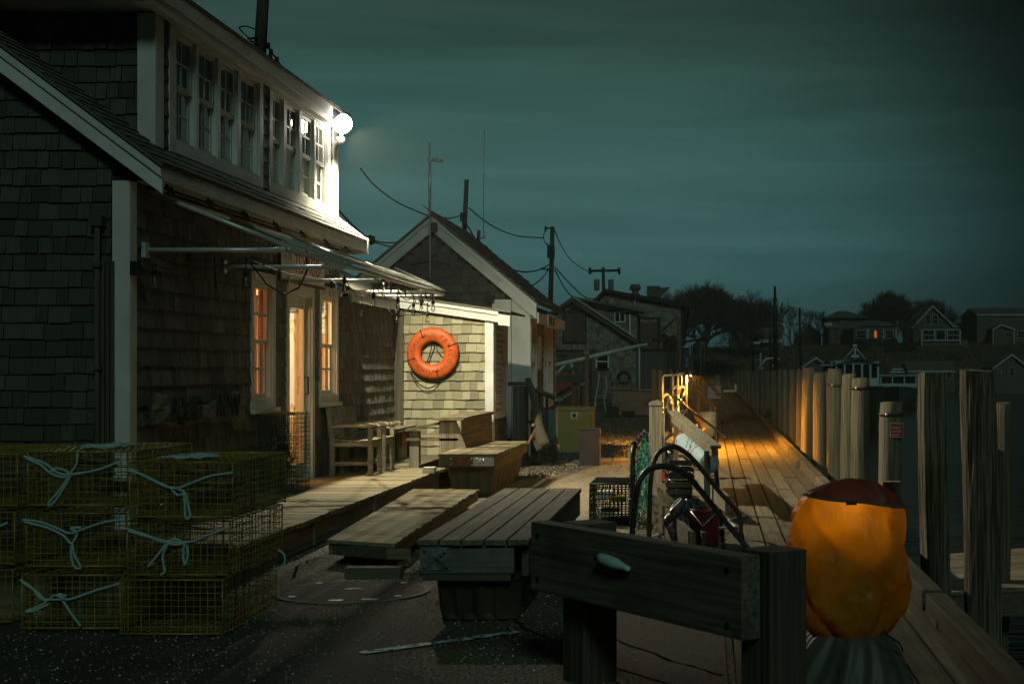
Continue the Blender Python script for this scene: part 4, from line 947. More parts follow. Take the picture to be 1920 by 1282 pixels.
# ropes (bridles): drawn on each front face in trap units (0..1 across, 0..1 up)
ROPES = {
 ('middle', 2): [[(-.02, .90), (.18, .78), (.30, .62), (.42, .57), (.72, .66), (1.0, .86)], [(.0, .86), (.15, .74), (.24, .60), (.36, .52), (.42, .56), (.40, .63), (.30, .68), (.24, .60)], [(.44, .60), (.50, .75), (.51, .95)], [(.43, .56), (.33, .28), (.22, .05), (.25, .02), (.33, .2), (.45, .56)]],
 ('middle', 1): [[(-.02, .86), (.15, .82), (.34, .70), (.46, .62), (.60, .70), (.80, .82), (1.0, .86)], [(.0, .82), (.22, .72), (.38, .58), (.47, .44), (.52, .62), (.46, .70), (.56, .72)], [(.47, .44), (.46, .22), (.50, .0), (.56, .0), (.50, .22), (.48, .42)]],
 ('middle', 0): [[(.0, .90), (.12, .74), (.22, .56), (.38, .54), (.52, .56), (.74, .70), (1.0, .84)], [(.02, .86), (.16, .68), (.26, .52), (.34, .62), (.44, .55), (.38, .64), (.46, .60)], [(.26, .50), (.16, .40), (.06, .33), (.14, .34), (.28, .46)], [(.42, .52), (.50, .30), (.60, .06)]],
 ('right', 2): [[(.0, .84), (.14, .76), (.32, .60), (.46, .52), (.62, .62), (.80, .74), (1.02, .80)], [(.02, .86), (.2, .70), (.36, .56), (.46, .52), (.54, .46), (.48, .40), (.42, .50)], [(.54, .46), (.55, .25), (.56, .0), (.60, .02), (.58, .22), (.56, .44)]],
 ('right', 1): [[(.0, .84), (.14, .76), (.34, .64), (.50, .60), (.66, .62), (.80, .72), (1.0, .86)], [(.02, .80), (.2, .70), (.38, .60), (.48, .66), (.56, .58), (.46, .56), (.40, .62)], [(.40, .58), (.32, .38), (.22, .16)], [(.42, .58), (.36, .34), (.38, .08), (.34, .02)], [(.58, .58), (.56, .40), (.58, .20), (.61, .36), (.60, .55)]],
 ('left', 1): [[(.1, .8), (.4, .55), (.7, .6), (.95, .78)]],
}
for (nm, k), paths in ROPES.items():
    o, loc, base = traps[(nm, k)]
    for pth in paths:
        pts = [(loc.x + u * TW, loc.y - .016 - .012 * R.random(), loc.z + .01 + v * TH) for u, v in pth]
        m = twist_rope(pts, .0065); me = m.mesh('rope'); me.transform(Matrix.Translation(-(loc - base)))
        ro = link('rope', me, M_rope, None, fixn=False); ro.parent = o; ro.matrix_parent_inverse = Matrix.Translation(-base)
for (nm, k) in (('right', 2), ('middle', 2)):
    o, loc, base = traps[(nm, k)]; m = MB()
    for i in range(7):
        cx_, cy_ = loc.x + TW * (.5 + .12 * R.uniform(-1, 1)), loc.y + .3 + R.uniform(-.1, .15); pts = [(cx_ + .09 * math.cos(a * .9 + i) * (1 + .2 * math.sin(3 * a)), cy_ + .08 * math.sin(a * .9 + i), loc.z + TH + .012 + .012 * abs(math.sin(a * 2 + i))) for a in [j * .45 for j in range(14)]]
        m.tube(pts, .006, 5)
    me = m.mesh('rope'); me.transform(Matrix.Translation(-(loc - base))); ro = link('rope', me, M_rope, None, fixn=False); ro.parent = o; ro.matrix_parent_inverse = Matrix.Translation(-base)
# loose end of line at the right stack
m = twist_rope([W(488, 1073, 8.9), W(515, 1066, 8.9), W(532, 1058, 8.9), W(533, 1040, 8.9), W(522, 1030, 8.9)], .006); o = build(m, 'rope_end', M_rope, fixn=False); tag(o, 'loose teal rope end curling out beside the right trap stack', 'rope')
# tall trap by the door
tt = thing('upright_trap', 'tall dark wire trap standing on end beside the glass door', 'lobster trap', (-4.2, 14.5, ZD))
b = MB(); wiremesh(b, XW + .05, -4.08, 14.25, 14.75, ZD, 1.05, 9, 10, 17, .0032); build(b, 'wire_cage', M_wireg, tt, kind='stuff', fixn=False)
b = MB(); b.box(XW + .06, -4.09, 14.26, 14.74, 1.052, 1.07); build(b, 'lid', M_wire, tt)
b = MB()
for i in range(60): a, c_ = R.random(), R.random(); b.tube([(XW + .07 + .32 * a, 14.3 + .4 * R.random(), ZD + .1 + .6 * c_), (XW + .07 + .32 * R.random(), 14.3 + .4 * R.random(), ZD + .1 + .65 * R.random())], .003, 3, caps=False)
build(b, 'netting', M_cable, tt, kind='stuff', fixn=False)
b = MB(); b.box(-4.25, -4.15, 14.22, 14.24, .70, .76); build(b, 'trap_tag', M_black, tt)
# small trap mid-ground
g0 = G(1106, 985)
st_ = thing('small_trap', 'dark wire trap with yellow plastic inside, beside the netting frame', 'lobster trap', g0)
x0, x1, y0, y1, z1 = g0.x, (1180 - CX) / F * 13.7, 13.7, 14.5, .40
b = MB(); wiremesh(b, x0, x1, y0, y1, .01, z1, 10, 8, 8, .0055); build(b, 'wire_cage', M_cable, st_, kind='stuff', fixn=False)
b = MB(); b.tube([(x0, y0, z1), (x1, y0, z1), (x1, y1, z1), (x0, y1, z1), (x0, y0, z1)], .010, 6); b.tube([(x0, y0, 0), (x0, y0, z1)], .010, 6); b.tube([(x1, y0, 0), (x1, y0, z1)], .010, 6); build(b, 'frame', M_wireg, st_)
b = MB(); b.box(x0 + .18, x1 - .05, y0 + .25, y0 + .45, .20, .26); build(b, 'bait_tray', mat('plastic_yellow', (.75, .55, .05), tv=0, bump=0, rough=.4), st_)
b = MB(); b.box(x0 + .12, x1 - .10, y0 + .02, y0 + .14, .02, .08); b.box(x0 + .12, x1 - .10, y0 + .02, y0 + .14, .13, .17); build(b, 'plastic_panel', M_black, st_)
b = MB(); b.box(x0 + .05, x0 + .20, y0 + .4, y0 + .6, .02, .12); b.box(x0 + .05, x0 + .2, y0 + .3, y0 + .6, .22, .3); build(b, 'bait_bag', M_white, st_)

# ================================================================== LOW PLATFORM AND FLOAT BENCHES
pl = thing('low_platform', 'low narrow slatted step platform lying beside the front deck', 'platform', (-2.5, 12, 0))
a0, a1, b0_, b1_ = G(613, 1011, .2), G(738, 1019, .2), G(776, 916, .2), G(898, 917, .2)
n_ = 31
for i in range(n_):
    u0, u1 = i / n_, (i + .93) / n_
    q = [a0.lerp(b0_, u0), a1.lerp(b1_, u0), a1.lerp(b1_, u1), a0.lerp(b0_, u1)]; e = R.uniform(-.012, .012)
    q[1].x += e; q[2].x += e
    t = MB(); t.add([(*p.xy, .172) for p in q] + [(*p.xy, .2 + R.uniform(-.001, .001)) for p in q], [(3, 2, 1, 0), (4, 5, 6, 7), (0, 1, 5, 4), (1, 2, 6, 5), (2, 3, 7, 6), (3, 0, 4, 7)]); build(t, 'plank', M_deck, pl)
for (p, q, o_) in ((a0, b0_, .03), (a1, b1_, -.03)):
    t = MB(); t.beam((p.x + o_, p.y + .01, .125), (q.x + o_, q.y - .01, .125), .035, .09); build(t, 'side_board', M_decky, pl)
t = MB(); t.beam((a0.x + .05, a0.y + .02, .125), (a1.x - .05, a1.y + .02, .125), .03, .085); build(t, 'end_board', M_darkx, pl)
t = MB(); t.box(-2.36, -2.18, a1.y - .03, a1.y - .005, .09, .165); build(t, 'end_block', M_deck, pl)
for y in (10.2, 12.8): 
    t = MB(); t.box(-2.55 + (y - 9.5) * -.03, -2.15 + (y - 9.5) * -.03, y, y + .12, 0, .08); build(t, 'sleeper', M_darkx, pl)
def float_tub(mb, x0, x1, y0, y1, z0, z1, inset=.05):
    # ribbed moulded float, narrower at the bottom
    def ring_(z, ins, rib):
        pts = []
        def side(p, q, n_):
            for i in range(n_):
                t_ = i / n_; c_ = p.lerp(q, t_); nx = Vector((-(q - p).y, (q - p).x)).normalized(); r_ = rib if (i % 4) in (1, 2) else 0; pts.append(c_ + nx * r_)
        A, B, C_, D_ = Vector((x0 + ins, y0 + ins)), Vector((x1 - ins, y0 + ins)), Vector((x1 - ins, y1 - ins)), Vector((x0 + ins, y1 - ins))
        ch = .05; side(A + Vector((ch, 0)), B - Vector((ch, 0)), 14); side(B + Vector((0, ch)), C_ - Vector((0, ch)), 28); side(C_ - Vector((ch, 0)), D_ + Vector((ch, 0)), 14); side(D_ - Vector((0, ch)), A + Vector((0, ch)), 28)
        return [(p.x, p.y, z) for p in pts]
    rows = [(z1, 0, 0), (z1 - .04, 0, .0), (z1 - .045, .005, .014), ((z0 + z1) / 2, inset * .5, .016), (z0 + .05, inset * .8, .016), (z0 + .012, inset, .0), (z0, inset + .03, 0)]
    vs = []; 
    for r_ in rows: vs += ring_(*r_)
    m = len(vs) // len(rows)
    fs = [(i * m + j, i * m + (j + 1) % m, (i + 1) * m + (j + 1) % m, (i + 1) * m + j) for i in range(len(rows) - 1) for j in range(m)] + [tuple(range(m)), tuple(range((len(rows) - 1) * m, len(rows) * m))]
    mb.add(vs, fs, .5)
fb = thing('float_bench', 'near dock float used as a bench, planks lengthwise on a black tub', 'bench', (-1.3, 10, 0), 'dock floats used as benches')
ZT = .5; A_ = G(782, 1012, ZT); Xl, Yn = A_.x, A_.y; Yb = G(960, 915, ZT).y; pw = .122
for i in range(5):
    t = MB(); t.box(Xl + i * (pw + .011), Xl + i * (pw + .011) + pw, Yn + R.uniform(-.006, .006), Yb + R.uniform(-.01, .01), ZT - .032, ZT + R.uniform(-.001, .001)); build(t, 'plank', wood('bench_plank', (.215, .185, .13), (.07, .058, .038), 'y', tv=.2, stain=(.07, .06, .045), sscale=3, samt=.6, bump=.8), fb, bevel=.003)
Xr = Xl + 5 * (pw + .011)
t = MB(); t.box(Xl + .01, Xr - .10, Yn + .03, Yn + .07, .30, ZT - .034); build(t, 'end_beam', wood('beam', (.17, .16, .13), (.09, .08, .06), 'x', stain=(.05, .04, .03), sscale=5, samt=.5), fb, bevel=.004)
t = MB(); t.box(Xl + .02, Xr - .12, Yn + .04, Yn + .06, .255, .299); build(t, 'lower_beam', M_darkx, fb)
t = MB(); t.box(Xl + .0, Xl + .04, Yn + .08, Yb - .02, .28, ZT - .034); t.box(Xr - .06, Xr - .02, Yn + .08, Yb - .02, .28, ZT - .034); build(t, 'side_beam', M_dark, fb)
t = MB(); t.box(Xl + .012, Xl + .20, Yn + .018, Yn + .028, .32, .46); t.tube([(Xl + .16, Yn + .02, .43), (Xl + .16, Yn + .005, .43)], .012, 8)
for q in ((.04, .44), (.04, .34), (.17, .34), (.11, .39), (.14, .41)): t.lathe([(0, -.006), (.010, -.004), (.012, .004)], (Xl + q[0], Yn + .014, q[1]), 8, Matrix.Rotation(math.pi / 2, 3, 'X'))
build(t, 'bracket', mat('bracket_grey', (.20, .24, .22), (.06, .06, .05), rough=.5, metal=.3, scale=(20, 20, 20), tv=0, bump=.4), fb)
t = MB(); float_tub(t, Xl + .06, Xr - .06, Yn + .10, Yb - .35, 0, .29, .03); build(t, 'float_tub', M_float, fb)
f3 = thing('float_bench', 'far dock float used as a bench, rusty iron plates on its front', 'bench', (-2.7, 18, 0), 'dock floats used as benches')
A_ = G(822, 851, .51); B_ = G(928, 852, .51); Yb = G(998, 826, .51).y; Xl, Xr, Yn = A_.x, B_.x, A_.y; y = Yn
while y < Yb - .1:
    t = MB(); t.box(Xl, Xr + R.uniform(-.012, .012), y, y + .128, .478, .51 + R.uniform(-.001, .001)); build(t, 'plank', M_deck, f3); y += .135
t = MB(); t.box(Xl + .005, Xr - .012, Yn + .02, Yn + .06, .36, .476); build(t, 'end_beam', M_darkx, f3)
t = MB(); t.box(Xr - .05, Xr - .012, Yn + .062, y - .02, .36, .476); t.box(Xl + .01, Xl + .05, Yn + .062, y - .02, .36, .476); build(t, 'side_beam', M_decky, f3)
t = MB(); t.box(Xl + .17, Xl + .40, Yn + .008, Yn + .018, .365, .474); build(t, 'rust_plate', M_rust, f3)
t = MB(); t.box(Xl + .405, Xr - .03, Yn + .006, Yn + .018, .37, .474)
for q in (.49, .53): t.tube([(Xl + q, Yn - .004, .455), (Xl + q, Yn - .012, .43), (Xl + q, Yn - .004, .40)], .008, 6)
for q in ((.145, .455), (.145, .385), (.39, .455), (.39, .38), (.46, .455), (.46, .38)): t.lathe([(0, -.008), (.010, -.004), (.010, .006)], (Xl + q[0], Yn + .004, q[1]), 8, Matrix.Rotation(math.pi / 2, 3, 'X'))
build(t, 'iron_plate', M_metal, f3)
t = MB(); float_tub(t, Xl + .05, Xr - .04, Yn + .12, y - .15, 0, .358, .07); build(t, 'float_tub', mat('float_brown', (.13, .10, .05), (.07, .055, .03), rough=.6, scale=(8, 8, 2), tv=.1, stain=(.20, .14, .06), sscale=4, samt=.5, bump=.2), f3)
# manhole
mc = G(661, 1110); mh = thing('manhole_cover', 'large round ribbed manhole cover set in the ground before the platform', 'manhole cover', mc)
t = MB(); t.lathe([(0, -.02), (.495, -.02), (.495, .010), (0, .010)], mc, 64, smooth=False); build(t, 'plate', M_iron2, mh)
t = MB(); t.lathe([(.50, .0), (.52, .0), (.52, .012), (.50, .012)], mc, 64, smooth=False); build(t, 'rim', M_darkx, mh)
t = MB()
for i in range(-24, 25):
    x = i * .02; hh = math.sqrt(max(0, .47 ** 2 - x * x)); t.box(mc.x + x - .005, mc.x + x + .005, mc.y - hh, mc.y + hh, .0102, .0145)
build(t, 'rib', M_iron2, mh, kind='stuff')
for a, r_, w_ in ((-90, .43, .045), (-62, .44, .05), (-140, .43, .02), (-35, .44, .02), (50, .43, .02), (135, .43, .02)):
    a = math.radians(a); c_ = mc + Vector((r_ * math.cos(a), r_ * math.sin(a), 0)); t = MB(); t.box(c_.x - w_, c_.x + w_, c_.y - .018, c_.y + .018, .0148, .019); build(t, 'bolt_plate', M_trim, mh)
t = MB(); t.box(mc.x - .06, mc.x + .05, mc.y + .02, mc.y + .07, .0148, .018); build(t, 'lift_slot', M_black, mh)

# ================================================================== FOREGROUND TIMBER BARRIER
bar = thing('timber_barrier', 'heavy dark timber rail on two thick posts in the foreground', 'barrier', (-.3, 5.7, 0))
P0 = Vector((-.757 * 1.111, 6.25 * 1.111, 0)); P1 = Vector((.139 * 1.111, 5.06 * 1.111, 0)); D = (P1 - P0).normalized(); NB = Vector((-D.y, D.x, 0))  # NB: away from the camera side
if NB.y < 0: NB = -NB
zt, zb_ = .761, .428; th = .095
ob = MB(); Lb = (P1 - P0).length; ob.box(0, Lb, 0, th, zb_, zt, .3)
def loc_obj(o): o.matrix_local = o.matrix_local @ Matrix.Identity(4)
def place(mb, name, m, parent, **k):
    me = mb.mesh(name); o = link(name, me, m, None, **k)
    M = Matrix(((D.x, NB.x, 0, P0.x), (D.y, NB.y, 0, P0.y), (0, 0, 1, 0), (0, 0, 0, 1))); o.matrix_world = M
    if parent is not None: setpar(o, parent); o.matrix_basis = M
    return o
place(ob, 'rail_board', M_rail, bar, bevel=.006)
for u in (.14, Lb - .13):
    t = MB(); t.box(u, u + .19, th + .002, th + .192, -.02, zt + .015 if u > 1 else zt + .005, .4); place(t, 'post', M_railz, bar, bevel=.006)
for u, z in ((.07, .70), (.07, .49), (Lb - .09, .70), (Lb - .09, .48)): t = MB(); t.lathe([(0, -.004), (.014, -.003), (.014, .004)], (u, -.002, z), 10, Matrix.Rotation(math.pi / 2, 3, 'X')); place(t, 'bolt', M_black, bar)
t = MB(); c0, c1_ = .70, .74
pr = [(0, 0), (.018, .0), (.025, .01), (.026, .05), (.027, .13), (.020, .17), (.013, .21), (.012, .235), (0, .237)]
t.lathe([(r_, z) for r_, z in pr], (.66, -.026, .655), 16, Matrix.Rotation(math.radians(96), 3, 'Y'))
place(t, 'bottle_peg', mat('peg_white', (.50, .66, .64), (.38, .50, .48), rough=.5, tv=0, bump=0), None); o = bpy.data.objects['bottle_peg']; tag(o, 'small white bottle-shaped peg fixed across the face of the foreground rail', 'peg')
t = MB(); t.lathe([(0, 0), (.009, 0), (.009, .01), (0, .01)], (.675, -.052, .655), 8, Matrix.Rotation(math.pi / 2, 3, 'X')); place(t, 'peg_screw', M_black, None); o2 = bpy.data.objects['peg_screw']; M_ = o2.matrix_world.copy(); o2.parent = o; o2.matrix_parent_inverse = o.matrix_world.inverted(); o2.matrix_basis = M_

# ================================================================== ORANGE COVERED THING
oy = 5.95; oc = W(1590, 1040, oy)
cov = thing('orange_cover', 'orange waterproof bag cover, glowing from an added lamp, tied over hidden gear beside the timber post', 'cover', (oc.x, oy, .45))
outl = [(0, .70), (.04, .80), (.12, .93), (.25, 1.02), (.45, 1.07), (.62, 1.085), (.80, 1.07), (.93, 1.0), (1.0, .90)]
wprof = [(0, .20, .03), (.03, .29, .015), (.08, .37, 0.0), (.18, .44, -.01), (.35, .49, .015), (.5, .50, .015), (.65, .485, .005), (.78, .46, -.01), (.86, .41, -.012), (.92, .33, 0), (.97, .20, .03), (1.0, .03, .03)]
hh = (1198 - 898) / F * oy; ww = 218 / F * oy; zb2 = H - (1198 - CY) / F * oy
def cfn(u, v):
    a = u * 2 * math.pi; i = 0
    while i < len(wprof) - 2 and wprof[i + 1][0] < v: i += 1
    p, q = wprof[i], wprof[i + 1]; t_ = (v - p[0]) / (q[0] - p[0]); wd_ = (p[1] + (q[1] - p[1]) * t_) * ww; off = (p[2] + (q[2] - p[2]) * t_) * ww
    sq = lambda c_: math.copysign(abs(c_) ** .72, c_)
    cr = .013 * math.sin(3 * a + 9 * v) + .010 * abs(math.sin(2.5 * a - 6 * v)) + .008 * math.sin(7 * a - 14 * v + 1) + .006 * math.sin(11 * a + 23 * v) * (1 - v)
    fold = .038 * max(0, 1 - abs(((a * 1.0 + v * 2.2) % 1.3) - .65) * 5) * (1 - v) ** .5
    rx = wd_ + cr - fold; ry = wd_ * .62 + cr - fold
    return (oc.x + off + rx * sq(math.cos(a)), oy + ry * sq(math.sin(a)), zb2 + hh * v)
M_cover = mat('cover_orange', (.76, .31, .014), (.58, .21, .01), rough=.42, scale=(4, 4, 3), det=3, tv=0, bump=1.0, bdist=.09, transl=.6, stain=(.45, .15, .008), sscale=5, samt=.5)
b = MB(); b.grid(cfn, 72, 60, tint=.5); o = build(b, 'fabric', M_cover, cov)
M_covtop = mat('cover_cap', (.26, .075, .035), (.12, .05, .04), transl=.35, rough=.5, scale=(4, 4, 4), tv=0, bump=.5, bdist=.02, stain=(.05, .16, .13), sscale=4, samt=.6)
b = MB(); b.grid(lambda u, v: (lambda p: (oc.x + (p[0] - oc.x) * 1.012, oy + (p[1] - oy) * 1.02, p[2] + .003))(cfn(u, .855 + .04 * math.sin(u * 6.28 * 1 + 4.4) + (.145 - .04 * math.sin(u * 6.28 + 4.4)) * v)), 72, 12, tint=.5); build(b, 'cap', M_covtop, cov)
m = MB(); pts = [Vector(cfn(u / 40, .865 + .04 * math.sin(u / 40 * 6.28 + 4.4))) for u in range(41)]; m.tube([Vector((oc.x + (p.x - oc.x) * 1.02, oy + (p.y - oy) * 1.03, p.z)) for p in pts], .005, 6); build(m, 'seam_cord', mat('cord', (.05, .14, .11), tv=0, bump=0), cov)
b = MB(); p = Vector(cfn(.75, .84)); b.box(oc.x - .022, oc.x + .022, p.y - .004, p.y + .004, p.z + .012, p.z + .026); build(b, 'patch', mat('patch_dark', (.05, .03, .05), tv=0, bump=0), cov)
lp_ = lamp('cover_lamp', (oc.x - .01, oy - .04, zb2 + hh * .82), .85, (1, .70, .22), .09); setpar(lp_, cov)  # lamp added inside the fabric so that it glows
b = MB(); b.box(oc.x - .10, oc.x + .12, oy - .07, oy + .10, zb2 + .01, zb2 + hh * .60); b.box(oc.x - .09, oc.x + .10, oy - .09, oy + .08, zb2 + hh * .601, zb2 + hh * .72); build(b, 'light_block', M_black, cov, bevel=.03)  # unseen dark blocks added to keep the inner lamp off the lower fabric
b = MB()   # grey-green tarp gathered below
def gfn(u, v):
    a = u * 2 * math.pi; f_ = 1 + .06 * math.sin(7 * a + 2 * v) + .05 * math.sin(4 * a + 1 - 3 * v) + .035 * abs(math.sin(9 * a + 4 * v)) + .02 * math.sin(19 * a + 9 * v)
    r_ = (.135 + .19 * v ** .75) * f_; return (oc.x + .0 + r_ * math.cos(a) * 1.05, oy + r_ * math.sin(a) * .9, zb2 + .03 - v * .42)
b.grid(gfn, 96, 20, tint=.5); o = build(b, 'tarp', mat('tarp_green', (.085, .085, .070), (.050, .052, .042), rough=.5, scale=(4, 4, 4), tv=0, bump=.4, bdist=.02)); tag(o, 'dark grey-green tarp gathered and tied below the orange cover', 'tarp')
m = MB(); p = W(1672, 1195, oy - .2); m.tube([p + Vector((-.03, 0, .02)), p, p + Vector((.03, 0, -.02)), p + Vector((.045, 0, -.05)), p + Vector((.03, 0, -.07)), p + Vector((.01, 0, -.05))], .004, 5); ml = build(m, 'tie_loop', M_black, o)

# ================================================================== DOCK
DS = .0082; dl = lambda y: .12 + DS * y * .6; drr = lambda y: 1.33 + DS * y
dk = thing('dock', 'long narrow plank boardwalk running away beside the piles', 'dock', (.8, 30, 0))
npl = 7; segs = [5.0]
while segs[-1] < 96: segs.append(segs[-1] + (3.6 if segs[-1] < 45 else 7.5))
for k in range(npl):
    off = R.uniform(0, 2.5)
    ys = [5.0] + [s + off for s in segs[1:-1]] + [96]
    for i in range(len(ys) - 1):
        ya, yb = ys[i] + .004, ys[i + 1] - .004
        if yb - ya < .3: continue
        f0, f1 = k / npl, (k + 1) / npl; g = .010; zj = R.uniform(-.006, .003)
        q = [(dl(ya) + (drr(ya) - dl(ya)) * f0 + g, ya), (dl(ya) + (drr(ya) - dl(ya)) * f1 - g, ya), (dl(yb) + (drr(yb) - dl(yb)) * f1 - g, yb), (dl(yb) + (drr(yb) - dl(yb)) * f0 + g, yb)]
        t = MB(); t.add([(x, y, -.05 + zj) for x, y in q] + [(x, y, .012 + zj) for x, y in q], [(3, 2, 1, 0), (4, 5, 6, 7), (0, 1, 5, 4), (1, 2, 6, 5), (2, 3, 7, 6), (3, 0, 4, 7)]); build(t, 'plank', M_dock, dk)
y = 5.2; t = MB()
while y < 96: t.box(dl(y) + .02, drr(y) - .02, y, y + .12, -.25, -.06); y += 1.6
build(t, 'joist', M_darkx, dk, kind='stuff')
ys = 5.6; k = 0
while ys < 92:
    ln_ = 3.2 if ys < 40 else 8; t = MB(); t.beam((drr(ys) + .02, ys, .075), (drr(ys + ln_ - .12) + .02, ys + ln_ - .12, .075), .13, .13); build(t, 'kerb_timber', M_dock, dk, bevel=.01); 
    t = MB(); t.box(drr(ys) - .03, drr(ys) + .07, ys + .3, ys + .5, .0125, .0555); build(t, 'kerb_block', M_dock, dk); t = MB(); t.box(drr(ys) - .03, drr(ys) + .07, ys + ln_ - .6, ys + ln_ - .4, .0125, .0555); build(t, 'kerb_block', M_dock, dk)
    ys += ln_; k += 1
# finger pier on the right
fp = thing('finger_pier', 'low floating side pier of planks reaching right over the water', 'pier', (3.4, 16, -.8))
ZP = -.80; e0, e1, e2, e3 = G(1735, 1112, ZP), G(2200, 1084, ZP), G(2200, 1006, ZP), G(1660, 1046, ZP)
n_ = 19
for i in range(n_):
    u0, u1 = i / n_, (i + .94) / n_; q = [e0.lerp(e3, u0), e1.lerp(e2, u0), e1.lerp(e2, u1), e0.lerp(e3, u1)]
    t = MB(); t.add([(*p.xy, ZP - .04) for p in q] + [(*p.xy, ZP + R.uniform(-.003, .003)) for p in q], [(3, 2, 1, 0), (4, 5, 6, 7), (0, 1, 5, 4), (1, 2, 6, 5), (2, 3, 7, 6), (3, 0, 4, 7)]); build(t, 'plank', wood('pier_plank', (.20, .165, .11), (.085, .07, .048), 'x', tv=.3, bump=.7), fp)
t = MB(); t.beam((e0.x + .05, e0.y + .05, ZP - .17), (e1.x, e1.y + .05, ZP - .17), .08, .24); build(t, 'edge_beam', M_darkx, fp)
t = MB(); t.beam((e3.x, e3.y - .05, ZP - .17), (e2.x, e2.y - .05, ZP - .17), .08, .24); build(t, 'edge_beam', M_darkx, fp)

# piles
def pile(cx, topy, wpx, label, m=M_pile, X0=None, band=False, lean=None, sides=20, rough=.026, Yf=None, zbot=-2.6, group='round timber piles along the dock'):
    if Yf is None:
        X0 = X0 or (1.95 if cx > 1528 else 1.75); Y = X0 / ((cx - CX) / F - DS)
    else: Y = Yf
    lean = R.uniform(-.006, .006) if lean is None else lean
    x = (cx - CX) / F * Y; r = wpx / F * Y / 2; zt_ = H - (topy - CY) / F * Y
    th_ = thing('timber_pile', label, 'pile', (x, Y, 0), group)
    ph = R.random() * 6; lob = [1 + .05 * math.sin(j * 1.3 + ph) + rough * R.uniform(-1, 1) for j in range(sides)]
    nz = 18 if wpx > 15 else 3; vs = []; 
    for i in range(nz + 1):
        v = i / nz; z = zt_ + (zbot - zt_) * v; 
        for j in range(sides):
            a = 2 * math.pi * j / sides; rr_ = r * lob[j] * (1 + .06 * v + (rough * .35 * math.sin(i * 1.9 + j * 2.1)))
            if i == 0: rr_ *= .93
            vs.append((x + lean * (zt_ - z) + rr_ * math.cos(a) + (.012 * math.sin(v * 5 + ph) if wpx > 15 else 0), Y + rr_ * math.sin(a), z + (.012 * math.sin(a + ph) if i == 0 else (-.02 if False else 0))))
    fs = [(i * sides + (j + 1) % sides, i * sides + j, (i + 1) * sides + j, (i + 1) * sides + (j + 1) % sides) for i in range(nz) for j in range(sides)] + [tuple(range(sides))]
    b = MB(); b.add(vs, fs, R.random(), False); o = build(b, 'shaft', m, th_)
    for p in o.data.polygons: p.use_smooth = (len(p.vertices) == 4) and rough < .03
    if band:
        b = MB(); zz_ = H - (band - CY) / F * Y; b.lathe([(r * 1.09, -.018), (r * 1.13, -.016), (r * 1.13, .016), (r * 1.09, .018)], (x + lean * (zt_ - zz_), Y, zz_), 24); build(b, 'iron_band', M_iron, th_)
        b = MB(); b.lathe([(0, -.02), (.018, -.015), (.018, .015), (0, .02)], (x - r * .55, Y - r * 1.05, zz_), 8, Matrix.Rotation(math.pi / 2, 3, 'X')); build(b, 'bolt', M_metal, th_)
    return th_, x, Y, r
A = pile(1671, 754, 42, 'short thick pile carrying the red emergency sign', band=776)
pile(1613, 709, 34, 'pale banded pile, nearest of the tall close row', band=727)
pile(1591, 701, 28, 'pale pile directly left of the pale banded pile')
pile(1567, 692, 31, 'broad flat-topped pile with an iron bolt band, fourth from the sign pile', band=722)
pile(1536, 698, 25, 'rough dark pile between two broader piles behind the cover')
pile(1515, 689, 24, 'tallest pile of the far row, unlit brown, with wire at the top')
pile(1499, 694, 14, 'slim pile lit yellow with a thin rope round its foot')
pile(1485, 693, 15, 'brown pile lit yellow just left of the rope-ringed pile')
pile(1472, 694, 12, 'slim pile glowing brightest yellow in the far row')
pile(1462, 693, 11, 'thin yellow-lit pile, ninth along the row from the sign')
pile(1450, 694, 12, 'yellow-lit pile with a bright nail, tenth along the row')
pile(1438, 694, 11, 'last pile caught by the yellow light in the far row')
pc = [1428, 1419, 1411, 1404, 1398, 1392, 1387, 1383]
for i, px in enumerate(pc): pile(px, 694 + (i % 3), 9, ['first', 'second', 'third', 'fourth', 'fifth', 'sixth', 'seventh', 'last'][i] + ' dim brown pile beyond the yellow-lit ones, counted away along the dock', group='unlit far piles of the dock', sides=10)
for px_, wt_, tp_ in ((1553, 20, 697), (1526, 16, 700), (1507, 12, 696), (1602, 14, 712)): pile(px_, tp_, wt_, {1553: 'dark pile half hidden left of the broad flat-topped pile', 1526: 'dark pile tucked right of the tallest far pile', 1507: 'dark sliver of a pile left of the tallest far pile', 1602: 'dark pile showing between the two pale near piles'}[px_], X0=2.25, group='shadowed piles set behind the row')
pile(1748, 700, 53, 'big split rough pile left of the largest pile', m=M_pile2, Yf=14.0, lean=.022, rough=.045, sides=36, zbot=-2.2, group='big weathered foreground piles')
pile(1833, 694, 66, 'largest rough weathered pile at the right of the dock', m=M_pile2, Yf=12.4, lean=.02, rough=.045, sides=36, zbot=-2.2, group='big weathered foreground piles')
pile(1881, 755, 28, 'low square-cut pile behind the largest pile', Yf=15.5, zbot=-2.2, group='big weathered foreground piles')
t = MB(); p = W(1655, 903, 15.2); q = W(1690, 903, 15.2); t.box(p.x, q.x, 15.2, 15.35, -2, p.z); o = build(t, 'pier_post', M_decky); tag(o, 'short squared pier post behind the orange cover', 'post')
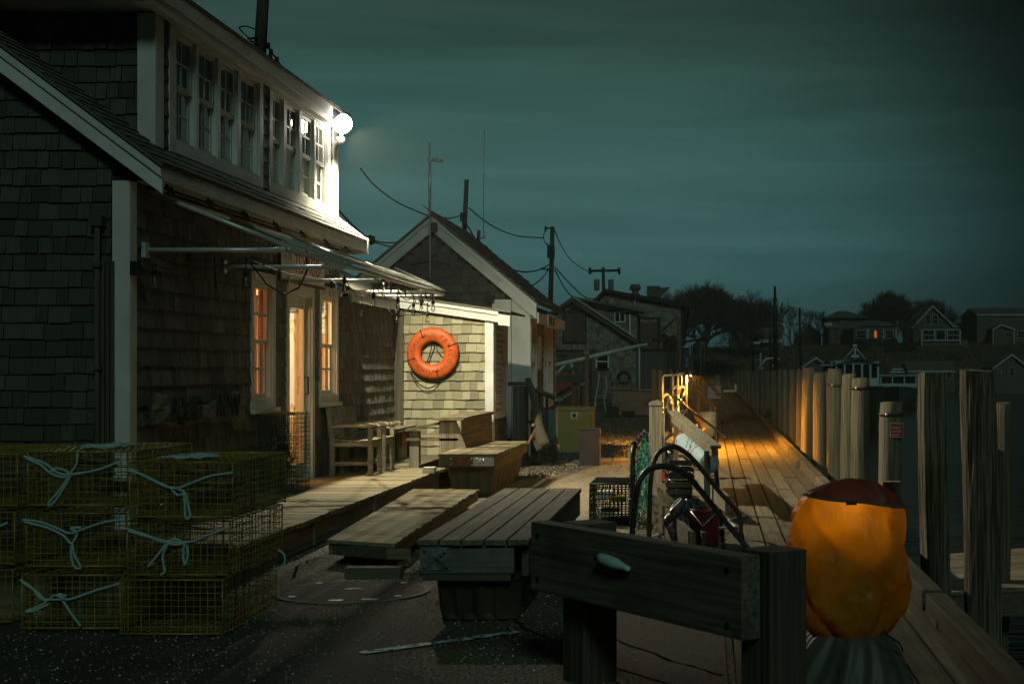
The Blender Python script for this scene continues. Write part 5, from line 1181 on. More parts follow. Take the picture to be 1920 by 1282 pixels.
# emergency sign
es = thing('emergency_sign', 'small red sign with white letters nailed to the short pile', 'sign', (A[1], A[2] - A[3], .9))
sx0, sx1, sz0, sz1 = W(1669, 820, A[2] - A[3] - .02), W(1693.5, 793, A[2] - A[3] - .02), 0, 0
t = MB(); yy = A[2] - A[3] * 1.22; x0, x1, z0, z1 = (1669 - CX) / F * yy, (1693.5 - CX) / F * yy, H - (820 - CY) / F * yy, H - (793 - CY) / F * yy
t.box(x0, x1, yy, yy + .006, z0, z1); build(t, 'plate', M_white, es)
t = MB(); t.box(x0 + .005, x1 - .002, yy - .002, yy - .0005, z0 + .005, z1 - .005); build(t, 'face', M_red, es)
for s, zq in (('EMERGENCY', .098), ('SHUT OFF', .057), ('SWITCH', .018)): text(s, .030, MF((x0 + .010 + (.0 if s[0] == 'E' else .008), yy - .0025, z0 + zq), (1, 0, 0), (0, 0, 1)), M_white, es, sx=.62 if s[0] == 'E' else .75, ext=.0008)
# rope on the big pile, cleats and ropes on the dock
m = twist_rope([W(1738, 1128, 13.8), W(1768, 1133, 13.78), W(1791, 1137, 13.82), W(1793, 1150, 13.8), W(1795, 1163, 13.84)], .006); o = build(m, 'rope_tie', M_rope, fixn=False); tag(o, 'thin teal rope tied round the base of the split pile', 'rope')
for px, py, lab in ((1448, 770, 'dark rope coil heaped at the kerb under the piles'), (1500, 880, 'thin pale rope lying in loops by the kerb timber')):
    c_ = G(px, py); m = MB(); rr_ = .10 if px == 1448 else .055
    for j in range(5):
        pts = [c_ + Vector((rr_ * (1 + .3 * R.random()) * math.cos(a + j), rr_ * 1.8 * math.sin(a + j), .03 + .02 * j + .01 * math.sin(a * 3))) for a in [i_ * .5 for i_ in range(14)]]; m.tube(pts, .010 if px == 1448 else .005, 6)
    o = build(m, 'rope_coil', M_dark if px == 1448 else M_pile2, fixn=False); tag(o, lab, 'rope')
c_ = G(1437, 790); t = MB(); t.tube([c_ + Vector((.0, -.15, .18)), c_ + Vector((.05, .1, .26)), c_ + Vector((.1, .4, .2))], .07, 10); o = build(t, 'fender', M_blackpipe); tag(o, 'dark tubular fender slung over the kerb timber', 'fender')

# ================================================================== MIDDLE GROUND: frames, hoops, rails
bp = thing('big_square_post', 'thick square weathered post with a pointed cap beside the green netting', 'post', G(1232, 905))
y0 = 18.9; x0, x1 = (1217.5 - CX) / F * y0, (1242 - CX) / F * y0; zt_ = H - (760 - CY) / F * y0
t = MB(); t.box(x0, x1, y0, y0 + .19, -.02, zt_, .2); build(t, 'shaft', M_post, bp, bevel=.006)
t = MB(); t.prism([(x0 - .008, zt_ + .001), (x1 + .008, zt_ + .001), (x1 + .008, zt_ + .035), ((x0 + x1) / 2 + .02, zt_ + .075), (x0 - .008, zt_ + .04)], 'y', y0 - .01, y0 + .20); build(t, 'cap', M_post, bp)
t = MB(); t.tube([(x1 + .02, y0 + .03, -.02), (x1 + .02, y0 + .03, zt_ - .1)], .014, 6); build(t, 'conduit', M_metal, bp)
t = MB(); p = W(1243, 893, 18.6); t.box(p.x - .02, p.x + .025, 18.6, 18.62, p.z - .05, p.z + .05); o = build(t, 'reflector', M_red); tag(o, 'small red reflector at the foot of the square post', 'reflector')
# netting frame
nf = thing('netting_frame', 'tall black pipe frame hung with tangled green net', 'frame', (-.64, 14, 0))
XN = -.645; t = MB(); t.tube([(XN, 13.05, 0), (XN, 13.05, .72), (XN, 13.25, .79), (XN, 13.6, .80), (XN, 15.8, .80), (XN, 16.2, .78), (XN, 16.35, .70), (XN, 16.35, 0)], .024, 10); build(t, 'pipe', M_blackpipe, nf)
t = MB()
for y in (13.25, 13.8, 14.5, 15.2, 15.9): t.tube([(XN, y, .80), (XN, y + .12, .80)], .031, 10)
for z in (.3, .52): t.tube([(XN, 13.05, z), (XN, 13.05, z + .02)], .032, 10)
build(t, 'clamp', M_blackpipe, nf)
m = MB()
for i in range(520):
    y = R.uniform(13.2, 16.3); z = R.uniform(.02, .76); 
    pts = [Vector((XN + R.uniform(-.04, .04), y, z))]
    for j in range(3): pts.append(pts[-1] + Vector((R.uniform(-.03, .03), R.uniform(-.14, .14), R.uniform(-.09, .07))))
    for p in pts: p.z = max(.01, min(.78, p.z))
    m.tube(pts, .0035, 3, caps=False)
build(m, 'net', M_net, nf, kind='stuff', fixn=False)
def cat(P, n_=8):
    P = [Vector(p) for p in P]; out = []
    for i in range(len(P) - 1):
        a, b_, c_, d_ = P[max(i - 1, 0)], P[i], P[i + 1], P[min(i + 2, len(P) - 1)]
        for k in range(n_):
            t_ = k / n_; out.append(.5 * ((2 * b_) + (c_ - a) * t_ + (2 * a - 5 * b_ + 4 * c_ - d_) * t_ ** 2 + (3 * b_ - a - 3 * c_ + d_) * t_ ** 3))
    return out + [P[-1]]
t = MB(); Y = 12.1; t.tube(cat([W(1217, 1010, Y), W(1218, 940, Y), W(1222, 885, Y), W(1234, 850, Y + .1), W(1262, 837, Y + .2), W(1290, 852, Y + .3), W(1320, 885, Y + .35), W(1352, 925, Y + .4), W(1380, 955, Y + .4), W(1389, 985, Y + .4), W(1384, 1032, Y + .4)]), .022, 10)
o = build(t, 'hoop_rail', M_iron); tag(o, 'rusty brown hoop handrail, farther and taller of the pair over the dock steps', 'handrail', 'bent pipe hoop handrails')
t = MB(); Y = 11.2; t.tube(cat([W(1184, 1012, Y), W(1190, 950, Y), W(1198, 905, Y), W(1215, 881, Y + .05), W(1245, 874, Y + .1), W(1280, 885, Y + .15), W(1310, 915, Y + .2), W(1350, 965, Y + .3), W(1404, 1030, Y + .3)]), .024, 10)
o = build(t, 'hoop_rail', M_blackpipe); tag(o, 'black hoop handrail, nearer of the pair beside the green net', 'handrail', 'bent pipe hoop handrails')
# wooden ramp rail
wr = thing('ramp_rail', 'weathered wooden ramp handrail with two posts and a low board', 'handrail', (-.2, 16, 0))
def post(px0, px1, ytop, Y, ybot=None, m=M_post, d=.07):
    t = MB(); zb_ = -.05 if ybot is None else H - (ybot - CY) / F * Y; t.box((px0 - CX) / F * Y, (px1 - CX) / F * Y, Y, Y + d, zb_, H - (ytop - CY) / F * Y); return t
build(post(1263, 1273, 780, 18.0), 'post', M_post, wr); build(post(1320, 1332, 845, 14.6), 'post', M_post, wr)
t = MB(); t.beam(W(1262, 783, 18.2), W(1338, 846, 14.4), .04, .11); build(t, 'top_board', M_darky, wr)
t = MB(); t.beam(W(1262, 771, 18.25), W(1342, 838, 14.35), .11, .03); build(t, 'cap_board', M_darky, wr)
t = MB(); t.beam(W(1276, 870, 17.5), W(1364, 945, 13.8), .05, .16); build(t, 'kick_board', M_post, wr)
pr_ = thing('pipe_rail', 'thin brown iron stair rail between the wood rail and the drum', 'handrail', (0, 21, 0))
t = MB(); t.tube([W(1272, 748, 25), W(1290, 765, 24.4), W(1343, 805, 22), W(1362, 822, 21.4)], .022, 8); build(t, 'rail', M_iron, pr_)
t = MB(); t.tube([W(1283, 758, 24.7), W(1283, 812, 24.7)], .024, 8); build(t, 'post', M_iron, pr_); t = MB(); t.tube([W(1344, 805, 22), W(1344, 866, 22)], .024, 8); build(t, 'post', M_iron, pr_)
yr = thing('new_wood_rail', 'sloping new wooden rail frame lit yellow behind the drum', 'handrail', (0, 36, 0))
build(post(1307, 1313, 733, 36, 785, M_fence), 'post', M_fence, yr); build(post(1330, 1335, 760, 35, 790, M_fence), 'post', M_fence, yr)
t = MB(); t.beam(W(1304, 730, 36.2), W(1341, 766, 34.6), .05, .09); build(t, 'rail', M_fence, yr)
t = MB(); Y = 30.5; t.beam(W(1304, 778, Y), W(1318, 795, Y - .3), .05, .12); t.beam(W(1309, 815, Y - 1), W(1322, 801, Y - 1), .05, .05); t.beam(W(1306, 795, Y - 1), W(1306, 815, Y - 1), .05, .04); o = build(t, 'broken_boards', M_fence); tag(o, 'broken bits of yellow-lit board propped left of the drum', 'boards')
dm = G(1328, 818); dr_ = thing('steel_drum', 'pale blue-white drum with a red mark standing by the dock', 'drum', dm)
t = MB(); r_ = 15.5 / F * dm.y; h_ = 46 / F * dm.y; t.lathe([(0, 0), (r_, 0), (r_, h_ * .33), (r_ * 1.03, h_ * .34), (r_, h_ * .36), (r_, h_ * .66), (r_ * 1.03, h_ * .67), (r_, h_ * .69), (r_, h_), (r_ * .97, h_ * 1.0), (r_ * .96, h_ * .97), (0, h_ * .97)], dm, 28); build(t, 'body', M_drum, dr_)
# white drum-like buoy tilted with black letters
ax = (W(1286, 828, 17.6) - W(1335, 868, 15.6)); bc = W(1330, 868, 15.7)
by = thing('fuel_buoy', 'tilted white cylinder with black letters and red ends behind the ramp rail', 'buoy', bc)
Mx = Vector((0, 0, 1)).rotation_difference(ax.normalized()).to_matrix(); Lx = ax.length
t = MB(); t.lathe([(0, 0), (.10, .01), (.12, .05), (.12, Lx * .96), (.10, Lx)], bc, 26, Mx); build(t, 'body', M_drum, by)
t = MB(); t.lathe([(.122, Lx * .98), (.11, Lx * 1.02), (.05, Lx * 1.05), (0, Lx * 1.05)], bc, 26, Mx); t.lathe([(.1205, Lx * .30), (.123, Lx * .30), (.123, Lx * .325), (.1205, Lx * .325)], bc, 26, Mx); build(t, 'red_end', M_red, by)
vn = Vector((-.25, -1, .1)).normalized(); axn = ax.normalized(); vn = (vn - axn * vn.dot(axn)).normalized(); up = axn; rt = up.cross(vn)
for s, k_, of in (('AREA', .38, 0), ('SU', .88, 0), ('NO', .50, .12)):
    c_ = bc + axn * Lx * k_ + vn * .126 + rt * (-.12 + of); text(s, .11, MF(c_, rt, up), M_black, by, ext=.001)
# bins, boards and clutter between kerb and dock
bn = G(1322, 1040, 0); bi = thing('red_bin', 'dark red bin standing under the hoop rails', 'bin', (bn.x, 12.2, 0))
bx = (1322 - CX) / F * 12.0; zt_ = H - (955 - CY) / F * 12.0
t = MB(); t.lathe([(0, -.2), (.10, -.2), (.125, zt_ - .02), (.13, zt_), (.118, zt_), (.11, 0), (0, 0)], (bx, 12.1, 0), 24); build(t, 'body', M_redbin, bi)
t = MB(); t.tube([(bx - .12, 12.05, zt_ - .02), (bx - .02, 11.92, zt_ - .13), (bx + .10, 12.0, zt_ - .02)], .005, 6); build(t, 'handle', M_metal, bi)
gb = MB(); gc = W(1290, 968, 12.3)
def bagfn(u, v):
    a = u * 6.2832; z = v; r_ = .17 * math.sin(math.pi * min(.98, max(.02, v * .8 + .12))) ** .6 * (1 + .16 * math.sin(5 * a + 8 * v) + .10 * math.sin(11 * a - 5 * v) + .07 * math.sin(19 * a + 17 * v))
    return (gc.x + r_ * math.cos(a), gc.y + r_ * math.sin(a), gc.z - .26 + .42 * v)
gb.grid(bagfn, 60, 26, tint=.5); o = build(gb, 'bin_bag', M_bag); tag(o, 'shiny crumpled black plastic bag lying against the red bin', 'bag')
tr_ = thing('wooden_chute', 'dark open wooden chute of long boards lying toward the dock', 'chute', (-.3, 12.5, 0))
t = MB(); t.beam(W(1222, 948, 13.4), W(1300, 1030, 11.6), .04, .26); build(t, 'side_board', M_dark, tr_); t = MB(); t.beam(W(1236, 933, 13.9), W(1320, 1020, 11.9), .04, .20); build(t, 'side_board', M_dark, tr_)
t = MB(); t.beam(W(1226, 930, 14.0), W(1262, 962, 13.2), .10, .03); build(t, 'cap', M_decky, tr_); t = MB(); t.beam(W(1250, 965, 13.1), W(1268, 968, 13.1), .10, .10); build(t, 'block', M_decky, tr_); t = MB(); t.beam(W(1298, 1000, 12.2), W(1298, 1016, 12.2), .045, .045, up=(0, 1, 0)); build(t, 'peg', M_decky, tr_)
wl = thing('hand_truck', 'small dark wheeled hand truck behind the square post', 'hand truck', W(1265, 930, 16.5))
for px, Y in ((1262, 16.3), (1274, 16.9)):
    c_ = W(px, 925, Y); t = MB(); n2 = 24; t.grid(lambda u, v: (c_.x + .03 * math.sin(v * 6.2832), c_.y + (.13 + .035 * math.cos(v * 6.2832)) * math.cos(u * 6.2832), c_.z + (.13 + .035 * math.cos(v * 6.2832)) * math.sin(u * 6.2832)), n2, 8); build(t, 'wheel', M_blackpipe, wl)
t = MB(); t.tube([W(1255, 950, 16.4), W(1258, 870, 16.6)], .018, 8); t.tube([W(1278, 945, 16.8), W(1276, 865, 17)], .018, 8); t.tube([W(1256, 900, 16.5), W(1277, 896, 16.9)], .015, 8); build(t, 'frame', M_metal, wl)

# ================================================================== yellow cabinet and friends
cb = thing('yellow_cabinet', 'yellow metal utility cabinet with a white warning label', 'cabinet', G(1080, 848))
Y = G(1080, 848).y; x0, x1 = (1043 - CX) / F * Y, (1111 - CX) / F * Y; z1 = H - (770 - CY) / F * Y
t = MB(); t.box(x0, x1, Y, Y + .62, 0, z1); build(t, 'body', M_yellow, cb, bevel=.006)
t = MB(); t.box(x0 - .012, x1 + .012, Y - .012, Y + .63, z1 + .001, z1 + .07); build(t, 'lid', M_yellow, cb, bevel=.008)
t = MB(); xa, xb = (1070 - CX) / F * Y, (1083.5 - CX) / F * Y; za, zb_ = H - (786 - CY) / F * Y, H - (771.5 - CY) / F * Y; t.box(xa, xb, Y - .006, Y - .002, za, zb_); build(t, 'warning_label', M_white, cb)
t = MB(); t.lathe([(.018, 0), (.034, 0), (.034, .002), (.018, .002)], ((xa + xb) / 2, Y - .0065, (za + zb_) / 2), 14, Matrix.Rotation(math.pi / 2, 3, 'X')); t.box(xa + .02, xb - .02, Y - .0085, Y - .0065, za + .012, za + .02); t.box(xa + .02, xb - .02, Y - .0085, Y - .0065, zb_ - .02, zb_ - .012); build(t, 'label_print', M_black, cb)
t = MB(); t.box(x0 + .02, x0 + .03, Y - .006, Y - .001, .1, z1 - .06); t.box(x1 - .03, x1 - .02, Y - .006, Y - .001, .1, z1 - .06); build(t, 'door_edge', mat('yellow_dark', (.20, .15, .05), tv=0, bump=0), cb)
t = MB(); Y = G(1104, 873).y; t.box((1086 - CX) / F * Y, (1124 - CX) / F * Y, Y, Y + .3, 0, H - (806 - CY) / F * Y)
bxo = build(t, 'dark_box', mat('box_dark', (.035, .022, .018), (.02, .014, .012), rough=.7, tv=0, bump=.1), bevel=.008); tag(bxo, 'upright dark brown box standing in front of the yellow cabinet', 'box')
t = MB(); t.box((1085 - CX) / F * Y, (1125 - CX) / F * Y, Y - .01, Y + .31, H - (806 - CY) / F * Y + .001, H - (803 - CY) / F * Y); lid = build(t, 'lid', MATS['box_dark'], bxo)
# gate posts, leaning driftwood, stair rail by the workshop
gt = thing('brown_gate_post', 'wide brown boarded gate post between shed and leaning timbers', 'post', W(972, 830, 23.2))
t = MB(); Y = 23.2; t.box((961 - CX) / F * Y, (975 - CX) / F * Y, Y, Y + .3, 0, H - (724 - CY) / F * Y); build(t, 'board', M_darkz, gt)
t = MB(); t.box((975.5 - CX) / F * Y, (987 - CX) / F * Y, Y + .01, Y + .3, 0, H - (724 - CY) / F * Y); build(t, 'board', M_darkz, gt)
t = MB(); t.box((950 - CX) / F * Y, (990 - CX) / F * Y, Y - .02, Y + .32, H - (723 - CY) / F * Y, H - (716 - CY) / F * Y); build(t, 'cap', M_darkz, gt)
dt_ = thing('leaning_timbers', 'dark crooked timbers leaning against the gate post', 'timber', W(1000, 840, 22.6))
for (p, q, r0, r1) in ((W(990, 712, 23), W(1020, 835, 21.8), .05, .11), (W(994, 790, 22.6), W(1012, 842, 21.8), .03, .06)):
    t = MB(); pts = cat([p, p.lerp(q, .35) + Vector((.03, 0, 0)), p.lerp(q, .7) + Vector((-.02, 0, 0)), q], 4); t.tube(pts, [r0 + (r1 - r0) * i / (len(pts) - 1) for i in range(len(pts))], 8); build(t, 'timber', M_darkz, dt_)
t = MB(); t.tube([W(990, 832, 21.8), W(1002, 808, 22)], .022, 6); build(t, 'stick', mat('stick_brown', (.30, .13, .06), tv=0), dt_)
t = MB(); t.lathe([(0, -.03), (.03, -.02), (.03, .02), (0, .03)], W(1000, 797, 22), 10); build(t, 'knot', mat('knot', (.30, .18, .12), tv=0), dt_)
srl = thing('stair_rail', 'grey wooden stair rail with balusters under the workshop windows', 'handrail', W(1030, 830, 23.5))
t = MB(); t.beam(W(1001, 730, 24.4), W(1049, 749, 22.6), .10, .05); build(t, 'top_rail', M_decky, srl)
for px0, px1, Y, yt in ((1009, 1013, 23.9, 737), (1023, 1027, 23.5, 742), (1039, 1046, 22.9, 750)):
    t = MB(); t.box((px0 - CX) / F * Y, (px1 - CX) / F * Y, Y, Y + .04, 0, H - (yt - CY) / F * Y); build(t, 'baluster', M_darkz, srl)
t = MB(); t.beam(W(1003, 828, 23.6), W(1046, 838, 22.6), .05, .08); build(t, 'bottom_rail', M_decky, srl)
t = MB(); p = W(1028, 775, 24.2); t.box(p.x - .12, p.x + .12, 24.2, 24.5, .3, .82); o = build(t, 'utility_box', mat('teal_box', (.10, .20, .20), tv=0)); tag(o, 'small teal box behind the stair rail balusters', 'box')
# leaves/debris
t = MB(); c_ = G(1015, 893)
for i in range(40):
    p = c_ + Vector((R.gauss(0, .12), R.gauss(0, .25), .01)); a = R.random() * 6; s = R.uniform(.02, .05); t.add([(p.x + s * math.cos(a), p.y + s * math.sin(a), p.z + .01), (p.x + s * math.cos(a + 2), p.y + s * math.sin(a + 2), p.z), (p.x + s * math.cos(a + 4), p.y + s * math.sin(a + 4), p.z + .04)], [(0, 1, 2)])
o = build(t, 'dead_leaves', mat('leaf', (.40, .16, .05), (.28, .20, .08), tv=.4, bump=0)); tag(o, 'small heap of dead leaves by the corner of the far float', 'leaves', kind='stuff')
# ================================================================== LAMP ON THE DOCK
SOD = (-.23, 26.9, 1.42)
sl2 = thing('dock_lamp', 'small hooded lamp on a thin post casting yellow light over the dock', 'lamp', (SOD[0], SOD[1], 0))
t = MB(); t.tube([(SOD[0] - .08, SOD[1] + .05, 0), (SOD[0] - .08, SOD[1] + .05, 1.42)], .018, 8); build(t, 'post', M_blackpipe, sl2)
t = MB(); t.lathe([(0, .13), (.05, .12), (.10, .06), (.155, -.026), (.150, -.026), (.095, .05), (.04, .10), (0, .10)], SOD, 20); build(t, 'hood', M_blackpipe, sl2)
t = MB(); t.box(SOD[0] - .175, SOD[0] - .165, SOD[1] - .34, SOD[1] + .17, SOD[2] - .20, SOD[2] + .10); build(t, 'added_baffle', M_blackpipe, sl2)  # plate added to keep the amber off the gravel and workshop wall
t = MB(); t.lathe([(0, -.03), (.022, -.02), (.028, .02), (.02, .06), (0, .06)], SOD, 12); bl = build(t, 'bulb', emis('sodium_glow', (1, .40, .030), SODIUM_E), sl2)
# ================================================================== PIPES, POSTS, TUB, STACKS
for px0, px1, yt, Y, lab in ((1222, 1231, 693, 36, 'tall cedar post left of the yellow pipes, leftmost of four'), (1235, 1241, 693, 34, 'cedar post touching the left yellow pipe'), (1256, 1261, 692, 37, 'cedar post between the two yellow pipes'), (1268, 1272, 694, 38, 'short reddish cedar post behind the right yellow pipe')):
    o = build(post(px0, px1, yt, Y, None, M_fence), 'cedar_post', M_fence); tag(o, lab, 'post', 'cedar posts behind the yellow pipes')
M_ypipe = mat('pipe_pale', (.62, .58, .45), (.5, .46, .34), rough=.4, tv=0, bump=0)
for i, (px, Y, x2, yt) in enumerate(((1243, 29, 1262, 704), (1262, 30, 1281, 703), (1272, 28.5, 1290, 701))):
    vp = thing('valve_pipe', ['leftmost yellow-lit pipe with a big hooked valve', 'middle yellow-lit pipe with a small hooked valve', 'right yellow-lit pipe with a red valve mark'][i], 'pipe', W(px, 800, Y), 'yellow-lit fuel pipes')
    t = MB(); t.tube([(W(px, 0, Y).x, Y, 0), W(px, yt + 4, Y), W(px + 2, yt, Y), W(x2, yt - 1, Y)], .022, 8); build(t, 'pipe', M_ypipe, vp)
    t = MB(); yv = 745 if i == 0 else 730; t.tube(cat([W(px, yv, Y - .05), W(px + 7, yv - 6, Y - .05), W(px + 14, yv, Y - .05), W(px + 17 if i == 0 else px + 9, yv + 12, Y - .05)], 4), .028, 8); build(t, 'hook_valve', M_ypipe, vp)
    if i == 2: t = MB(); p = W(px, 733, Y - .04); t.box(p.x - .03, p.x + .02, p.y - .03, p.y, p.z - .06, p.z + .06); build(t, 'valve_mark', M_red, vp)
tb = thing('fish_tub', 'long pinkish-brown plastic fish tub with rounded rim', 'tub', G(1190, 782)); Y = G(1190, 782).y
x0, x1 = (1146 - CX) / F * Y, (1272 - CX) / F * Y; zt_ = H - (729 - CY) / F * Y
t = MB(); t.prism([(x0, .05), (x1, .05), (x1 + .02, zt_ - .12), (x0, zt_)], 'y', Y, Y + 1.6); build(t, 'body', M_tub, tb, bevel=.05)
t = MB(); t.beam((x0 - .02, Y - .01, zt_ + .02), (x1 + .03, Y - .01, zt_ - .10), .08, .06); build(t, 'rim', M_tub, tb, bevel=.02)
t = MB(); t.box((1166 - CX) / F * Y, (1190 - CX) / F * Y, Y - .02, Y - .002, .06, .2); build(t, 'foot', M_black, tb)
t = MB(); Yb_ = 49; t.box((1138 - CX) / F * 44, (1159 - CX) / F * 44, 44, 44.4, 0, H - (762 - CY) / F * 44); o = build(t, 'dark_crate', MATS['box_dark']); tag(o, 'low dark crate against the left end of the fish tub', 'crate')
# branches and grass lit yellow
gv = thing('driftwood_branches', 'tangle of bare yellow-lit branches behind the square post', 'branches', W(1262, 800, 24))
t = MB()
for pts in ([(1262, 800), (1258, 780), (1250, 760), (1262, 745), (1270, 738)], [(1258, 780), (1268, 765), (1277, 752), (1280, 740)], [(1250, 762), (1240, 770), (1236, 764)], [(1262, 790), (1272, 776), (1282, 768)], [(1255, 770), (1252, 750), (1256, 738)], [(1266, 800), (1280, 778), (1290, 765)]):
    P_ = cat([W(x, y, 24 + R.uniform(-.3, .3)) for x, y in pts], 4); t.tube(P_, [.018 - .010 * i / len(P_) for i in range(len(P_))], 5)
build(t, 'branch', M_bark if False else mat('branch_pale', (.40, .33, .2), tv=0, bump=0), gv, kind='stuff')
t = MB()
for i in range(900):
    px = R.choice([R.gauss(1232, 8), R.gauss(1284, 9), R.uniform(1218, 1296)]); Y = R.uniform(25.5, 30); x = (px - CX) / F * Y; h_ = R.uniform(.08, .34) * (1 if R.random() < .6 else .5); lx, ly = R.gauss(0, .05), R.gauss(0, .05); w_ = .006
    t.add([(x - w_, Y, 0), (x + w_, Y, 0), (x + lx * .6 + w_ * .6, Y + ly * .6, h_ * .6), (x + lx * .6 - w_ * .6, Y + ly * .6, h_ * .6), (x + lx * 1.6, Y + ly, h_)], [(0, 1, 2, 3), (3, 2, 4)])
o = build(t, 'grass_tufts', M_grass, fixn=False); tag(o, 'dry grass tufts lit yellow round the foot of the square post', 'grass', kind='stuff')
t = MB(); 
for i in range(3000):
    x = R.uniform(-3.6, -.4); Y = R.uniform(29, 60); s = R.uniform(.02, .06); a = R.random() * 6.28
    t.add([(x + s * math.cos(a), Y + s * math.sin(a), .002), (x + s * math.cos(a + 2.1), Y + s * math.sin(a + 2.1), .002), (x + s * math.cos(a + 4.2), Y + s * math.sin(a + 4.2), .002), (x, Y, s * .8)], [(0, 1, 3), (1, 2, 3), (2, 0, 3)])
o = build(t, 'rubble', M_gravel); tag(o, 'dark rubble and seaweed litter on the ground before the fish tub', 'rubble', kind='stuff')
# stacked traps (slatted) beside the post
for nm, x0p, x1p, Y, yts, lab in (('a', 1106, 1146, 56, [697, 711, 726, 741, 756], 'taller'), ('b', 1146, 1184, 52, [712, 726, 741, 757, 770], 'lower')):
    for k, yt in enumerate(yts):
        x0, x1 = (x0p + R.uniform(-2, 2) - CX) / F * Y, (x1p + R.uniform(-3, 3) - CX) / F * Y; zt_ = H - (yt - CY) / F * Y; hh_ = .28
        st2 = thing('wooden_trap', ['top', 'second', 'middle', 'fourth', 'bottom'][k] + f' slatted trap of the {lab} stack beside the brown post', 'lobster trap', (x0, Y, zt_ - hh_), 'slatted traps stacked by the barn')
        t = MB()
        for a in (0, 1): 
            for z in (zt_ - .03, zt_ - hh_ + .02): t.box(x0, x1, Y + a * .55, Y + a * .55 + .03, z - .025, z + .015)
        build(t, 'slat', M_fence if nm == 'b' and k in (0, 1) else M_darkx, st2, kind='stuff')
        t = MB(); wiremesh(t, x0, x1, Y + .05, Y + .5, zt_ - hh_ + .02, zt_ - .03, 4, 3, 2, .010); build(t, 'wire_cage', M_wireg, st2, kind='stuff', fixn=False)
for (pts, Y) in (([(1124, 700), (1121, 720), (1117, 745), (1114, 765), (1118, 755)], 55.5), ([(1135, 705), (1138, 725), (1133, 748), (1136, 770), (1140, 780)], 51.5)):
    m = MB(); m.tube(cat([W(x, y, Y) for x, y in pts], 5), .03, 6); o = build(m, 'hanging_rope', M_ropew); tag(o, 'pale frayed rope hanging down the ' + ('left' if Y > 55 else 'right') + ' side of the stacked slatted traps', 'rope')
bpp = thing('brown_post', 'tall square brown post with a pale top in front of the barn', 'post', G(1100, 790)); Y = 38
t = MB(); t.box((1096.5 - CX) / F * Y, (1104 - CX) / F * Y, Y, Y + .11, 0, H - (665 - CY) / F * Y); build(t, 'shaft', wood('brown_post', (.26, .15, .09), (.15, .085, .05), 'z', tv=0), bpp)
t = MB(); t.box((1096 - CX) / F * Y, (1104.5 - CX) / F * Y, Y - .005, Y + .115, H - (664.5 - CY) / F * Y, H - (656 - CY) / F * Y); build(t, 'cap', M_teak, bpp)
pf = thing('board_fence', 'short upright fence of mixed grey and red boards left of the brown post', 'fence', G(1083, 790)); Y = 39
for i, px in enumerate((1071.5, 1075, 1079, 1083.5, 1088, 1092)):
    t = MB(); t.box((px - CX) / F * Y, (px + 3.4 - CX) / F * Y, Y, Y + .03, 0, H - (722 + R.uniform(-1, 2) - CY) / F * Y); build(t, 'board', [M_red, M_darkz, M_darkz, M_fence, M_darkz, M_fence][i], pf)
# silver boom, red hull, struts
bo = thing('boat_mast', 'long silver aluminium mast lying aslant across the yard', 'mast', W(1120, 668, 48)); Y = 48
t = MB(); t.tube([W(1030, 687, Y - 1), W(1204, 647, Y + 1)], .07, 10); t.tube([W(1203, 647.5, Y + 1), W(1214, 645, Y + 1.1)], .04, 8); build(t, 'spar', M_trim, bo)
t = MB(); t.tube([W(1041, 704, Y), W(1060, 683, Y)], .045, 8); t.tube([W(1071, 680, Y), W(1076, 709, Y)], .05, 8); build(t, 'strut', M_trim, bo)
t = MB(); t.beam(W(1066, 680, Y + .2), W(1070, 696, Y + .2), .08, .05); build(t, 'wedge', M_fence, bo)
rh = thing('red_hull', 'small faded red boat hull under the silver mast', 'boat', W(1055, 715, 50)); Y = 50
t = MB(); t.prism([(W(1034, 0, Y).x, .5), (W(1076, 0, Y).x, .95), (W(1074, 0, Y).x, 1.2), (W(1064, 0, Y).x, 1.42), (W(1046, 0, Y).x, 1.40), (W(1034, 0, Y).x, 1.2)], 'y', Y, Y + 1.5); build(t, 'hull', mat('hull_red', (.34, .06, .055), (.25, .045, .04), tv=0, bump=0), rh, bevel=.08)
t = MB(); t.beam(W(1040, 712, 46), W(1095, 708, 46), .3, .25); build(t, 'dark_beam', M_dark, rh)
t = MB(); t.tube(cat([W(1042, 752, 41), W(1062, 742, 41), W(1080, 730, 41), W(1097, 717, 41), W(1104, 716, 41)], 4), .022, 6); o = build(t, 'pale_hose', M_ropew); tag(o, 'pale hose sagging from the brown post toward the workshop', 'hose')
t = MB(); c_ = W(1170, 708, 54); t.grid(lambda u, v: (c_.x + (.21 + .07 * math.cos(v * 6.2832)) * math.cos(u * 6.2832), c_.y + .07 * math.sin(v * 6.2832), c_.z + (.21 + .07 * math.cos(v * 6.2832)) * math.sin(u * 6.2832)), 24, 8); o = build(t, 'tyre', M_blackpipe); tag(o, 'old black tyre on top of the lower slatted trap stack', 'tyre')

# ================================================================== BARN, BIG SHED, CONTAINER
def P2(px, py, Y): return ((px - CX) / F * Y, H - (py - CY) / F * Y)
bn_ = thing('barn', 'old shingled barn with brown plank doors and a long sloping roof edge', 'barn', W(1115, 746, 75)); Y = 75
outline = [(1000, 775), (1196, 775), (1196, 640), (1075, 562), (1000, 614)]
t = MB(); t.prism([P2(x, y, Y) for x, y in outline], 'y', Y, Y + 6); bw = build(t, 'wall', M_wall, bn_)
def lin(p, q): return lambda x: p[1] + (q[1] - p[1]) * (x - p[0]) / (q[0] - p[0])
ap, rr1, ll1 = P2(1075, 562, Y), P2(1196, 640, Y), P2(1000, 614, Y)
def btop(x): return (lin(ap, rr1)(x) if x > ap[0] else lin(ll1, ap)(x))
dx0, dx1 = P2(1056, 0, Y)[0], P2(1098, 0, Y)[0]; dzt, dzb = P2(0, 587, Y)[1], P2(0, 640, Y)[1]
